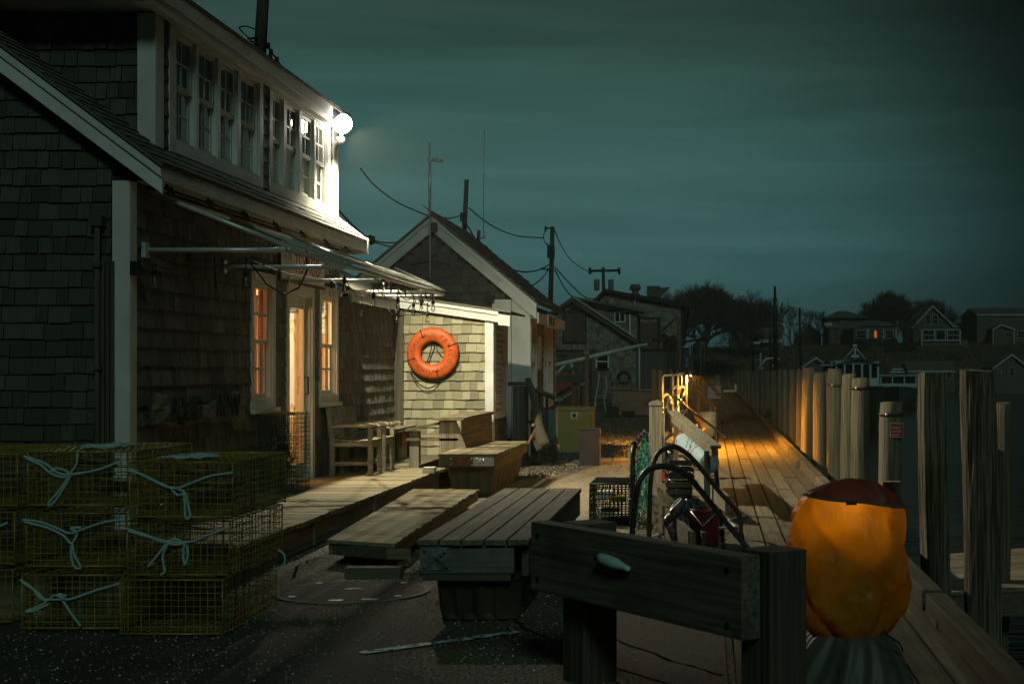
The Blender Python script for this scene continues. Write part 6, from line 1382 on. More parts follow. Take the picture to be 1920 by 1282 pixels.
wd0, wd1 = P2(1120, 0, Y)[0], P2(1139.5, 0, Y)[0]; wz1, wz0 = P2(0, 665, Y)[1], P2(0, 690, Y)[1]
big0, big1, bigz = P2(1035, 0, Y)[0], P2(1119, 0, Y)[0], P2(0, 660, Y)[1]
cc = shingle_wall('y', Y, P2(1030, 0, Y)[0], P2(1194, 0, Y)[0], 0, 6, .20, [(dx0 - .05, dx1 + .05, dzb - .05, dzt + .08), (wd0 - .1, wd1 + .1, wz0, wz1 + .1), (big0, big1, 0, bigz)], .14, .26, top=lambda x: btop(x) - .1, thick=.03)
place_shingles(cc, M_sh_far, bw, limit=0)
for i in range(6):
    a, b_ = dx0 + (dx1 - dx0) * i / 6, dx0 + (dx1 - dx0) * (i + .94) / 6; t = MB(); t.box(a, b_, Y - .06, Y - .02, dzb, dzt); build(t, 'loft_door_board', wood('barn_board', (.13, .10, .07), (.08, .06, .042), 'z', tv=.25), bn_)
for i in range(10):
    a, b_ = big0 + (big1 - big0) * i / 10, big0 + (big1 - big0) * (i + .96) / 10; t = MB(); t.box(a, b_, Y - .06, Y - .02, 0, bigz); build(t, 'door_board', MATS['barn_board_z'], bn_)
t = MB(); t.box(big0, big1, Y - .09, Y - .061, bigz + .05, bigz + .12); t.box(P2(1045, 0, Y)[0], P2(1064, 0, Y)[0], Y - .09, Y - .061, P2(0, 668, Y)[1], P2(0, 665, Y)[1]); t.box(P2(1089, 0, Y)[0], P2(1096, 0, Y)[0], Y - .09, Y - .061, P2(0, 669, Y)[1], P2(0, 666, Y)[1]); build(t, 'door_iron', M_black, bn_)
t = MB(); t.box(P2(1068, 0, Y)[0], P2(1082, 0, Y)[0], Y - .10, Y - .03, P2(0, 580, Y)[1], P2(0, 572, Y)[1]); build(t, 'vent', M_black, bn_)
for nm, p, q in (('rake_board', (1073, 560), (1198, 641)), ('rake_board', (1073, 560), (1000, 611))):
    a, b_ = P2(*p, Y), P2(*q, Y); t = MB(); t.prism([(a[0], a[1] - .16), (b_[0], b_[1] - .16), b_, a], 'y', Y - .35, Y - .30); build(t, nm, mat('barn_trim', (.14, .10, .075), tv=0, bump=0), bn_)
    t = MB(); t.prism([(a[0], a[1] + .003), (b_[0], b_[1] + .003), (b_[0], b_[1] + .06), (a[0], a[1] + .06)], 'y', Y - .4, Y + 6); build(t, 'roof', M_roof, bn_)
t = MB(); a, b_ = P2(1076, 559, Y), P2(1190, 634, Y); t.beam((a[0], Y - .45, a[1] + .06), (b_[0], Y - .45, b_[1] + .06), .05, .05); build(t, 'flashing', M_trim, bn_)
t = MB(); t.box(wd0 - .09, wd0, Y - .08, Y, wz0, wz1 + .09); t.box(wd1, wd1 + .09, Y - .08, Y, wz0, wz1 + .09); t.box(wd0, wd1, Y - .08, Y, wz1, wz1 + .09); t.box(wd0, wd1, Y - .07, Y, wz0 + .32, wz0 + .38); bwf = build(t, 'window', M_trim, bn_)
t = MB(); t.box(wd0, wd1, Y - .03, Y - .01, wz0, wz1); build(t, 'pane', M_farpane, bwf)
# upper wing of the barn (window 1150-1174)
t = MB(); Yw = 78; t.prism([P2(x, y, Yw) for x, y in [(1076, 640), (1196, 640), (1196, 587), (1076, 566)]], 'y', Yw, Yw + 3); uw = build(t, 'wing_wall', M_wall, bn_)
cc = shingle_wall('y', Yw, P2(1085, 0, Yw)[0], P2(1195, 0, Yw)[0], 2.6, 5.6, .20, [(P2(1149, 0, Yw)[0], P2(1175, 0, Yw)[0], P2(0, 607, Yw)[1], P2(0, 581, Yw)[1])], .14, .26, top=lambda x: lin(P2(1076, 562, Yw), P2(1196, 585, Yw))(x) - .05, thick=.03)
place_shingles(cc, M_sh_far, uw, limit=0)
a, b_ = P2(1072, 560, Yw), P2(1204, 585, Yw); t = MB(); t.prism([a, b_, (b_[0], b_[1] + .13), (a[0], a[1] + .13)], 'y', Yw - .5, Yw + 3.2); build(t, 'wing_roof', M_roof, bn_)
x0, z1 = P2(1151, 583.5, Yw); x1, z0 = P2(1173.5, 605, Yw); t = MB()
for q in ((x0, x0 + .08, z0, z1), (x1 - .08, x1, z0, z1), (x0 + .08, x1 - .08, z1 - .08, z1), (x0 + .08, x1 - .08, z0, z0 + .08), ((x0 + x1) / 2 - .03, (x0 + x1) / 2 + .03, z0 + .08, z1 - .08)): t.box(q[0], q[1], Yw - .07, Yw, q[2], q[3])
wf = build(t, 'window', M_trim, bn_); t = MB(); t.box(x0 + .08, x1 - .08, Yw - .03, Yw - .01, z0 + .08, z1 - .08); build(t, 'pane', M_farpane, wf)
t = MB(); t.box(P2(1180, 0, Yw)[0], P2(1183, 0, Yw)[0], Yw - .3, Yw - .2, 3.2, P2(0, 590, Yw)[1]); build(t, 'corner_board', M_trim, bn_)
bs = thing('big_shed', 'large grey shingled building with low sloping roof and rooftop vents', 'building', W(1220, 740, 92)); Y = 92
t = MB(); t.prism([P2(x, y, Y) for x, y in [(1120, 740), (1268, 740), (1288, 577), (1134, 552), (1110, 575)]], 'y', Y, Y + 12); bsw = build(t, 'wall', M_wall, bs)
pA, pB, pC = P2(1134, 548, Y), P2(1288, 577, Y), P2(1110, 572, Y)
cc = shingle_wall('y', Y, P2(1112, 0, Y)[0], P2(1277, 0, Y)[0], 1.5, 6.6, .24, [], .18, .34, top=lambda x: (lin(pA, pB)(x) if x > pA[0] else lin(pC, pA)(x)) - .05, thick=.04)
place_shingles(cc, M_sh_far, bsw, limit=0)
t = MB(); t.prism([pA, (pB[0] + .1, pB[1]), (pB[0] + .1, pB[1] + .25), (pA[0], pA[1] + .22)], 'y', Y - .4, Y + 12); build(t, 'roof', M_black, bs); t = MB(); t.prism([pA, (pA[0], pA[1] + .22), (pC[0] - .3, pC[1] - .1), (pC[0] - .3, pC[1] - .35)], 'y', Y - .4, Y + 12); build(t, 'roof', M_black, bs)
def P3(x, y, Y): p = P2(x, y, Y); return (p[0], Y, p[1])
t = MB(); c_ = W(1191, 558, Y + 2); r_ = .30; t.lathe([(.28, 0), (.30, .25), (.22, .35), (.22, .45), (.34, .50), (.36, .55), (.36, .75), (.30, .80), (.30, .88), (0, .88)], c_, 16); build(t, 'roof_vent', M_rustcont, bs)
t = MB(); a = P2(1213, 556, Y + 2); b_ = P2(1237, 536, Y + 2); t.box(a[0], b_[0], Y + 2, Y + 3, a[1], b_[1]); t.box(a[0] + .2, b_[0] - .2, Y + 2.2, Y + 2.8, a[1] - .4, a[1]); p, q, r_ = P2(1237, 556, Y + 2), P2(1255, 538, Y + 2), P2(1237, 539, Y + 2); t.prism([p, q, r_], 'y', Y + 2.1, Y + 2.9); build(t, 'exhaust_hood', M_rustcont, bs)
t = MB(); t.tube([P3(1190, 578, Y - .5), P3(1190, 562, Y - .5)], .03, 6); build(t, 'flue', M_trim, bs)
# balcony opening with reddish panel
t = MB(); x0, z1 = P2(1197, 605, 86); x1, z0 = P2(1235, 650, 86); t.box(x0, x1 - .12, 86, 86.1, z0, z1); o = build(t, 'red_panel', mat('panel_redbrown', (.15, .085, .07), tv=0, bump=0)); setpar(o, bs)
t = MB(); x0, z1 = P2(1184, 594, 85.8); x1, z0 = P2(1238, 655, 85.8); t.box(x1 - .2, x1, 85.8, 86.3, z0, z1); t.box(x0, x1 - .2, 85.8, 86.3, z1 - .15, z1); o = build(t, 'dark_frame', M_black); setpar(o, bs)
ct = thing('shipping_container', 'dull grey ribbed container wall with a rusty top edge', 'container', W(1235, 740, 66)); Y = 66
a, b_ = P2(1192, 657, Y), P2(1276, 740, Y); t = MB(); n_ = 20
for i in range(n_):
    x0 = a[0] + (b_[0] - a[0]) * i / n_; x1 = a[0] + (b_[0] - a[0]) * (i + 1) / n_; dy = .06 if i % 4 == 3 else 0; t.box(x0, x1, Y + dy, Y + .5, 0, a[1])
build(t, 'wall', M_rustcont, ct, kind='stuff'); t = MB(); t.box(a[0] - .05, b_[0] + .05, Y - .06, Y + .6, a[1] + .002, a[1] + .12); build(t, 'top_rail', M_rust if False else mat('rusty_dark', (.07, .04, .025), tv=0, bump=0), ct)
t = MB(); t.tube([(P2(1199, 0, Y)[0], Y - .15, 0), (P2(1199, 0, Y)[0], Y - .15, P2(0, 650, Y)[1])], .04, 6); build(t, 'pipe', M_trim, ct)
t = MB()
for i in range(26):
    p = W(R.uniform(1240, 1270), R.uniform(632, 652), 67); t.beam(p, p + Vector((R.uniform(-.5, .5), R.uniform(-.3, .3), R.uniform(-.15, .35))), .16, .16)
o = build(t, 'scrap_heap', MATS['rusty_dark']); tag(o, 'dark heap of winch gear and scrap on top of the container', 'scrap', kind='stuff')

# ================================================================== POLES, CABLES
def pole(name, px0, ytop, px1, ybot, Y, w, label, par=None):
    th_ = thing(name, label, 'pole', W(px1, ybot, Y)); t = MB(); t.tube([W(px1, ybot, Y), W(px0, ytop, Y)], [w / F * Y / 2, w / F * Y / 2 * .88], 12); build(t, 'shaft', wood('pole_wood', (.085, .07, .05), (.045, .036, .026), 'z', tv=0), th_); return th_
p1 = pole('utility_pole', 497, -60, 486, 120, 34, 24, 'thick utility pole rising behind the dormer roof')
t = MB(); t.tube(cat([W(480, 56, 33.8), W(463, 50, 33.8), W(449, 52, 33.8), W(456, 62, 33.8), W(468, 73, 33.8), W(476, 85, 33.8), W(482, 100, 33.8)]), .018, 6); t.tube(cat([W(502, 82, 33.8), W(508, 96, 33.8), W(520, 113, 33.8), W(530, 128, 33.8), W(545, 150, 33.8)]), .022, 6)
t.tube([W(464, 73, 33.8), W(482, 72, 33.8)], .03, 6); t.tube([W(468, 78, 33.8), W(482, 79, 33.8)], .02, 6)
for a, b_ in ((503, 86), (508, 98), (519, 113), (507, 108)): t.lathe([(0, -.09), (.05, -.06), (.05, .06), (0, .09)], W(a, b_, 33.8), 8)
build(t, 'cable_joint', M_cable, p1, kind='stuff')
p2 = pole('utility_pole', 875, 337, 870, 446, 60, 9.5, 'leaning dark pole rising behind the workshop roof')
t = MB(); t.tube([W(862, 405, 59.8), W(872, 405, 59.8)], .06, 6); t.tube([W(865, 398, 59.8), W(865, 416, 59.8)], .05, 6); t.tube(cat([W(873, 420, 59.8), W(882, 432, 59.8), W(890, 448, 59.8)]), .04, 6); build(t, 'insulator', M_cable, p2)
p3 = pole('utility_pole', 898, 432, 896, 470, 50, 7.5, 'short dark pole stub just above the workshop roof')
t = MB(); t.tube([W(908, 245, 50), W(906, 440, 50)], .012, 5); t.tube([W(900, 446, 50), W(908, 446, 50), W(907, 432, 50)], .04, 6); build(t, 'whip_antenna', M_metal, p3)
p4 = pole('utility_pole', 1036, 425, 1032, 575, 75, 9.5, 'tall utility pole with a fuse box above the barn')
t = MB(); t.box(W(1027.5, 0, 75).x, W(1040, 0, 75).x, 74.6, 75.1, W(0, 484, 75).z, W(0, 462, 75).z); t.tube([W(1022, 428, 74.8), W(1034, 428, 74.8)], .05, 6); t.tube([W(1023, 424, 74.8), W(1023, 434, 74.8)], .06, 6); t.tube([W(1023, 456, 74.8), W(1035, 464, 74.8)], .05, 6); t.tube([W(1012, 504, 74.8), W(1034, 505, 74.8)], .05, 6); build(t, 'fuse_box', M_cable, p4)
t = MB(); t.tube(cat([W(1022, 432, 74.8), W(1019, 446, 74.8), W(1024, 458, 74.8)]), .025, 5); build(t, 'jumper', M_cable, p4)
p5 = pole('utility_pole', 1131, 501, 1132, 552, 112, 6.5, 'far utility pole with a crossarm and two transformer cans')
t = MB(); t.tube([W(1105, 508, 111.8), W(1161, 507, 111.8)], .11, 6); build(t, 'crossarm', M_cable, p5)
for px in (1106, 1161): t = MB(); t.tube([W(px, 502, 111.8), W(px, 514, 111.8)], .12, 6); build(t, 'insulator', M_cable, p5)
for px in (1119, 1145.5):
    t = MB(); c_ = W(px, 545, 111.7); t.lathe([(0, 0), (.20, .02), (.22, .1), (.22, .78), (.18, .88), (0, .9)], c_, 14); build(t, 'transformer', mat('transformer_grey', (.15, .17, .16), tv=0, bump=0), p5)
for i, (pts, Ys, r_, lab) in enumerate([
    ([(676, 316), (705, 350), (748, 381), (803, 405)], (20, 24), .012, 'thin cable from the floodlight side sagging to the workshop ridge'),
    ([(820, 408), (845, 409), (866, 404)], (25, 59), .02, 'short cable from the workshop ridge to the leaning pole'),
    ([(632, 391), (665, 425), (692, 447), (720, 455), (750, 454)], (20, 28), .014, 'service cable leaving the house corner toward the workshop'),
    ([(636, 396), (668, 430), (694, 450), (720, 460), (745, 464)], (20, 28), .014, 'lower service cable leaving the house corner'),
    ([(879, 390), (920, 422), (968, 442), (1020, 446)], (60, 75), .03, 'slack wire between the leaning pole and the fuse-box pole'),
    ([(955, 505), (985, 510), (1010, 506), (1030, 496)], (60, 75), .035, 'upper wire running into the fuse-box pole from the left'),
    ([(995, 537), (1015, 523), (1032, 500)], (65, 75), .035, 'lower wire curving up to the fuse-box pole'),
    ([(1040, 505), (1062, 545), (1080, 560)], (75, 80), .035, 'wire dropping from the fuse-box pole to the barn roof'),
    ([(1040, 500), (1065, 528), (1095, 556), (1115, 560)], (75, 88), .035, 'long wire from the fuse-box pole over the barn roof'),
    ([(1040, 432), (1055, 465), (1075, 492), (1110, 513)], (75, 112), .03, 'thin wire from the pole top to the far crossarm'),
    ([(870, 430), (882, 450), (905, 470)], (60, 40), .03, 'bundle of wires dropping beside the leaning pole')]):
    m = MB(); n_ = len(pts); P_ = cat([W(x, y, Ys[0] + (Ys[1] - Ys[0]) * j / (n_ - 1)) for j, (x, y) in enumerate(pts)], 6); m.tube(P_, r_, 5); o = build(m, 'overhead_cable', M_cable); tag(o, lab, 'cable', 'overhead cables')
m = MB(); m.lathe([(0, -.09), (.07, -.06), (.08, 0), (.07, .06), (0, .09)], W(695, 450, 24), 12); o = build(m, 'cable_knuckle', M_cable); tag(o, 'dark round splice on the service cables by the house eave', 'splice')
# gear pole with arm right of the container
gp = thing('gear_derrick', 'dark wooden derrick post with a slanting arm beside the container', 'derrick', W(1275, 740, 64)); Y = 64
t = MB(); t.tube([W(1276, 745, Y), W(1273, 594, Y)], .10, 8); build(t, 'post', M_darkz, gp); t = MB(); t.tube([W(1240, 621, Y), W(1271, 594, Y)], .035, 6); build(t, 'stay', M_cable, gp)
t = MB(); t.tube([W(1278, 642, Y), W(1300, 638, Y), W(1322, 634, Y)], .06, 6); t.tube([W(1283, 627, Y), W(1305, 630, Y), W(1322, 636, Y)], .03, 6); build(t, 'arm', M_cable, gp)
t = MB(); t.tube([W(1314, 640, Y), W(1314, 722, Y)], .05, 6); t.tube([W(1321, 640, Y), W(1321, 700, Y)], .025, 6); t.box(W(1311, 0, Y).x, W(1320, 0, Y).x, Y, Y + .3, W(0, 652, Y).z, W(0, 640, Y).z); build(t, 'hanging_gear', M_trim if False else M_dark, gp)
bs2 = thing('teal_shed', 'small dark shed with bright teal trim between container and dock', 'shed', W(1290, 735, 68)); Y = 68
t = MB(); t.box(W(1281, 0, Y).x, W(1300, 0, Y).x, Y, Y + 2, 0, W(0, 650, Y).z); build(t, 'wall', M_sh_gable, bs2)
M_teal = mat('teal_trim', (.16, .50, .55), tv=0, bump=0)
t = MB(); 
for a, b_, c_, d in ((1293, 1295, 666, 643), (1284, 1289, 671.5, 670), (1287, 1289, 679, 671.5), (1286, 1288.5, 688, 682)): t.box(W(a, 0, Y).x, W(b_, 0, Y).x, Y - .08, Y - .02, W(0, c_, Y).z, W(0, d, Y).z)
build(t, 'trim', M_teal, bs2, kind='stuff'); t = MB(); t.box(W(1281, 0, Y).x, W(1291, 0, Y).x, Y - .06, Y - .02, W(0, 651, Y).z, W(0, 649, Y).z); t.box(W(1289.5, 0, Y).x, W(1291, 0, Y).x, Y - .06, Y - .02, W(0, 649, Y).z, W(0, 640, Y).z); build(t, 'white_trim', M_trim, bs2)
# pale arch hose, boxes at the dock end
t = MB(); Y = 42; t.tube(cat([W(1291, 745, Y), W(1291, 708, Y), W(1293, 702, Y), W(1298, 703, Y), W(1301, 713, Y)]), .035, 8); o = build(t, 'pale_hook', M_drum); tag(o, 'pale blue hooked standpipe behind the yellow rail', 'pipe')
for a, b_, c_, d, Y, m_, lab in ((1327, 1352, 747, 724, 62, M_drum, 'pale locker box at the far left edge of the dock'), (1342, 1350, 724, 702, 80, M_pile, 'short pale pile standing at the end of the dock'), (1364, 1369, 730, 710, 88, M_pile, 'small pale pile beside the bright box at the dock end'), (1356, 1378, 735, 731, 90, M_white, 'bright white box low at the dock end'), (1377, 1381, 735, 720, 88, M_white, 'narrow bright upright box at the dock end')):
    t = MB(); t.box(W(a, 0, Y).x, W(b_, 0, Y).x, Y, Y + .4, W(0, c_, Y).z, W(0, d, Y).z); o = build(t, 'dock_box' if 'box' in lab else 'end_pile', m_, bevel=.02); tag(o, lab, 'box' if 'box' in lab else 'pile')
hd = thing('far_stair_rail', 'thin dark iron stair rail crossing in front of the pale locker', 'handrail', W(1330, 740, 55))
for a in (0, 5): t = MB(); t.tube([W(1316 + a, 706, 55), W(1348 + a, 742, 52)], .03, 6); build(t, 'rail', M_cable, hd)
t = MB(); c_ = G(1388, 790); t.tube(cat([c_ + Vector((-.5, -2, .05)), c_ + Vector((0, 0, .12)), c_ + Vector((.5, 1.5, .05)), c_ + Vector((.0, 3, .08))]), .09, 8); o = build(t, 'hose_heap', M_cable); tag(o, 'dark hose lying in a low heap across the far dock', 'hose')

# ================================================================== HARBOUR: BOATS
def hull_pts(c, L_, B, Hh, yaw, n_=14):
    pass
def boat(name, px, Y, label, bw_, cab_top, hull_h, Lb_, yaw, roof_over=.1, radar=True):
    x = (px - CX) / F * Y; th_ = thing(name, label, 'boat', (x, Y, -1.6)); b = MB(); cs, sn = math.cos(yaw), math.sin(yaw)
    def T(lx, ly, z): return (x + lx * cs - ly * sn, Y + lx * sn + ly * cs, z)   # ly forward is -Y when yaw=0 -> bow to camera at ly<0
    def hf(u, v):
        s = -Lb_ / 2 + Lb_ * u; e = 1 - max(0, (.45 - u) / .45) ** 2.0; e = max(.0, e); w_ = bw_ / 2 * e * (1 - .35 * (1 - abs(2 * v - 1)) * 0)
        a = (v - .5) * 2; prof = math.copysign(abs(a) ** .45, a); z = -1.9 + (hull_h + 1.9 + .35 * max(0, .5 - u) * 2) * abs(a) ** 1.6
        return T(w_ * prof, s - .35 * (1 - u) * abs(a) ** 2, z)
    b.grid(hf, 16, 16, tint=.5); build(b, 'hull', M_boath, th_)
    b = MB()
    for side in (0, 1): b.tube([Vector(hf(u / 16, side)) for u in range(17)], .05, 6)
    build(b, 'gunwale', M_boatw, th_)
    b = MB(); b.grid(lambda u, v: T(bw_ / 2 * max(.02, 1 - max(0, (.45 - u) / .45) ** 2) * (2 * v - 1) * .97, -Lb_ / 2 + Lb_ * u, hull_h - .12 + .35 * max(0, .5 - u)), 12, 2); build(b, 'deck', M_boatw, th_)
    cw = bw_ * .40; cy0, cy1 = -Lb_ * .16, Lb_ * .12; z0, z1 = hull_h - .1, cab_top
    def cbox(mb, a0, a1, b0, b1, c0, c1):
        vs = [T(a0, b0, c0), T(a1, b0, c0), T(a1, b1, c0), T(a0, b1, c0), T(a0, b0, c1), T(a1, b0, c1), T(a1, b1, c1), T(a0, b1, c1)]
        mb.add(vs, [(3, 2, 1, 0), (4, 5, 6, 7), (0, 1, 5, 4), (1, 2, 6, 5), (2, 3, 7, 6), (3, 0, 4, 7)])
    b = MB(); zw = z0 + (z1 - z0) * .48; cbox(b, -cw, cw, cy0, cy1, z0, zw)
    for a in ((-cw, -cw * .62, -cw * .22, cw * .18, cw * .56, cw - .1) if bw_ < 3.2 else (-cw, -cw * .36, cw * .36 - .1, cw - .1)): cbox(b, a, a + .1, cy0, cy0 + .1, zw, z1)
    for a in (cy0 + 1, cy1 - .1): cbox(b, -cw, -cw + .1, a, a + .1, zw, z1); cbox(b, cw - .1, cw, a, a + .1, zw, z1)
    cbox(b, -cw, cw, cy0 + .02, cy0 + .1, z1 - .15, z1); build(b, 'cabin', M_boatw, th_)
    b = MB(); cbox(b, -cw + .05, cw - .05, cy0 + .12, cy1 - .1, zw, z1 - .02); build(b, 'windows', M_farpane, th_)
    b = MB(); b.grid(lambda u, v: T((cw + roof_over) * (2 * u - 1), cy0 - .15 + (cy1 - cy0 + .3) * v, z1 + .10 - (.34 if bw_ < 3.2 else .14) * (2 * u - 1) ** 2), 8, 2); b.grid(lambda u, v: T((cw + roof_over) * (2 * u - 1), cy0 - .15 + (cy1 - cy0 + .3) * v, z1 + .0 - (.26 if bw_ < 3.2 else .08) * (2 * u - 1) ** 2), 8, 2)
    if bw_ > 3.2: cbox(b, -(cw + roof_over), cw + roof_over, cy0 - .16, cy0 - .08, z1 - .06, z1 + .03)
    build(b, 'roof', M_boatw, th_)
    return th_, T, cw, cy0, cy1, z1
b1 = boat('fishing_boat', 1592, 78, 'larger white-cabined boat with a radar mast behind the piles', 3.0, H + (693 - 678) / F * 78, .35, 11, .15, .25)
th_, T, cw, cy0, cy1, z1 = b1
t = MB(); a = Vector(T(0, cy0 + .5, z1 + .1)); t.tube([a + Vector((-.6, 0, 0)), a + Vector((-.03, 0, .68))], .035, 6); t.tube([a + Vector((.6, 0, 0)), a + Vector((.03, 0, .68))], .035, 6); t.tube([a, a + Vector((0, 0, .70))], .06, 6); build(t, 'mast', M_boatw, th_)
t = MB(); t.lathe([(0, 0), (.13, .02), (.13, .10), (0, .14)], a + Vector((0, 0, .70)), 14); build(t, 'radar_dome', M_white, th_); t = MB(); t.box(a.x - .2, a.x + .2, a.y - .2, a.y + .1, a.z + .12, a.z + .26); build(t, 'searchlight_box', M_boatw, th_)
b2 = boat('lobster_boat', 1684, 118, 'white-cabined boat seen bow-on right of the larger boat', 3.7, H + (693 - 703) / F * 118 , -.45 + .3, 9, -.12, .12)
th_, T, cw, cy0, cy1, z1 = b2; t = MB(); a = Vector(T(0, cy0 + .5, z1 + .1)); t.box(a.x - .7, a.x + .5, a.y - .2, a.y + .2, a.z + .1, a.z + .22); t.box(a.x - .5, a.x + .4, a.y - .2, a.y + .2, a.z + .32, a.z + .46); t.box(a.x - .05, a.x + .05, a.y - .05, a.y + .05, a.z - .05, a.z + .3); build(t, 'antenna_rack', M_boatw, th_)
dr3 = thing('dragger_rig', 'dark fishing dragger with tall masts and rigging behind the piles', 'boat', W(1450, 700, 110)); Y = 110
t = MB(); t.tube([W(1455, 720, Y), W(1453, 600, Y), W(1453, 537, Y)], [.22, .18, .08], 8); build(t, 'mast', M_cable, dr3)
t = MB(); t.tube([W(1445, 720, Y), W(1444, 566, Y)], [.12, .05], 6); build(t, 'mast', M_cable, dr3)
t = MB(); t.box(W(1444, 0, Y).x, W(1462, 0, Y).x, Y, Y + .3, W(0, 632, Y).z, W(0, 629, Y).z); t.box(W(1448, 0, Y).x, W(1458, 0, Y).x, Y - .2, Y + .5, W(0, 563, Y).z, W(0, 560, Y).z); t.lathe([(0, 0), (.16, .02), (.16, .2), (0, .25)], W(1457, 630, Y - .3), 10); build(t, 'crosstree', M_cable, dr3)
t = MB()
for a, b_, c_, d in ((1453, 560, 1466, 700), (1453, 562, 1444, 690), (1455, 570, 1480, 700), (1452, 565, 1434, 700), (1409, 600, 1411, 700), (1453, 600, 1500, 610), (1476, 640, 1496, 700), (1461, 660, 1470, 700)): t.tube([W(a, b_, Y), W(c_, d, Y)], .03, 5)
build(t, 'rigging', M_dark, dr3, kind='stuff')
t = MB(); t.tube([W(1420, 694, Y), W(1437, 672, Y), W(1456, 671, Y), W(1461, 676, Y)], .10, 8); t.tube([W(1448, 684, Y), W(1454, 692, Y)], .09, 8); build(t, 'gallows', M_boatw, dr3)
t = MB(); t.tube([W(1426, 692, Y), W(1426, 661, Y)], .06, 6); t.box(W(1425, 0, Y).x, W(1431, 0, Y).x, Y, Y + .2, W(0, 692, Y).z, W(0, 688, Y).z); t.tube([W(1416, 675, Y), W(1434, 675, Y)], .03, 6); build(t, 'antenna', M_boatw, dr3)
t = MB(); t.box(W(1405, 0, Y).x, W(1490, 0, Y).x, Y, Y + 4, -1.7, W(0, 698, Y).z); build(t, 'hull', M_boath, dr3, bevel=.3)
for px, yt, Y, w_, lab in ((1410, 590, 105, 3.2, 'thin dark mast left of the dragger'), (1499, 577, 100, 4.6, 'dark pole with a rounded top right of the dragger rigging'), (1427, 560, 140, 2.5, 'thin far pole above the white porch house'), (1659, 668, 118, 1.5, 'thin whip mast rising behind the bow-on boat')):
    t = MB(); t.tube([W(px + 3, 715, Y), W(px, yt, Y)], [w_ / F * Y / 2, w_ / F * Y / 2 * .9], 8); o = build(t, 'thin_mast', M_cable); tag(o, lab, 'mast', 'masts and poles in the harbour')

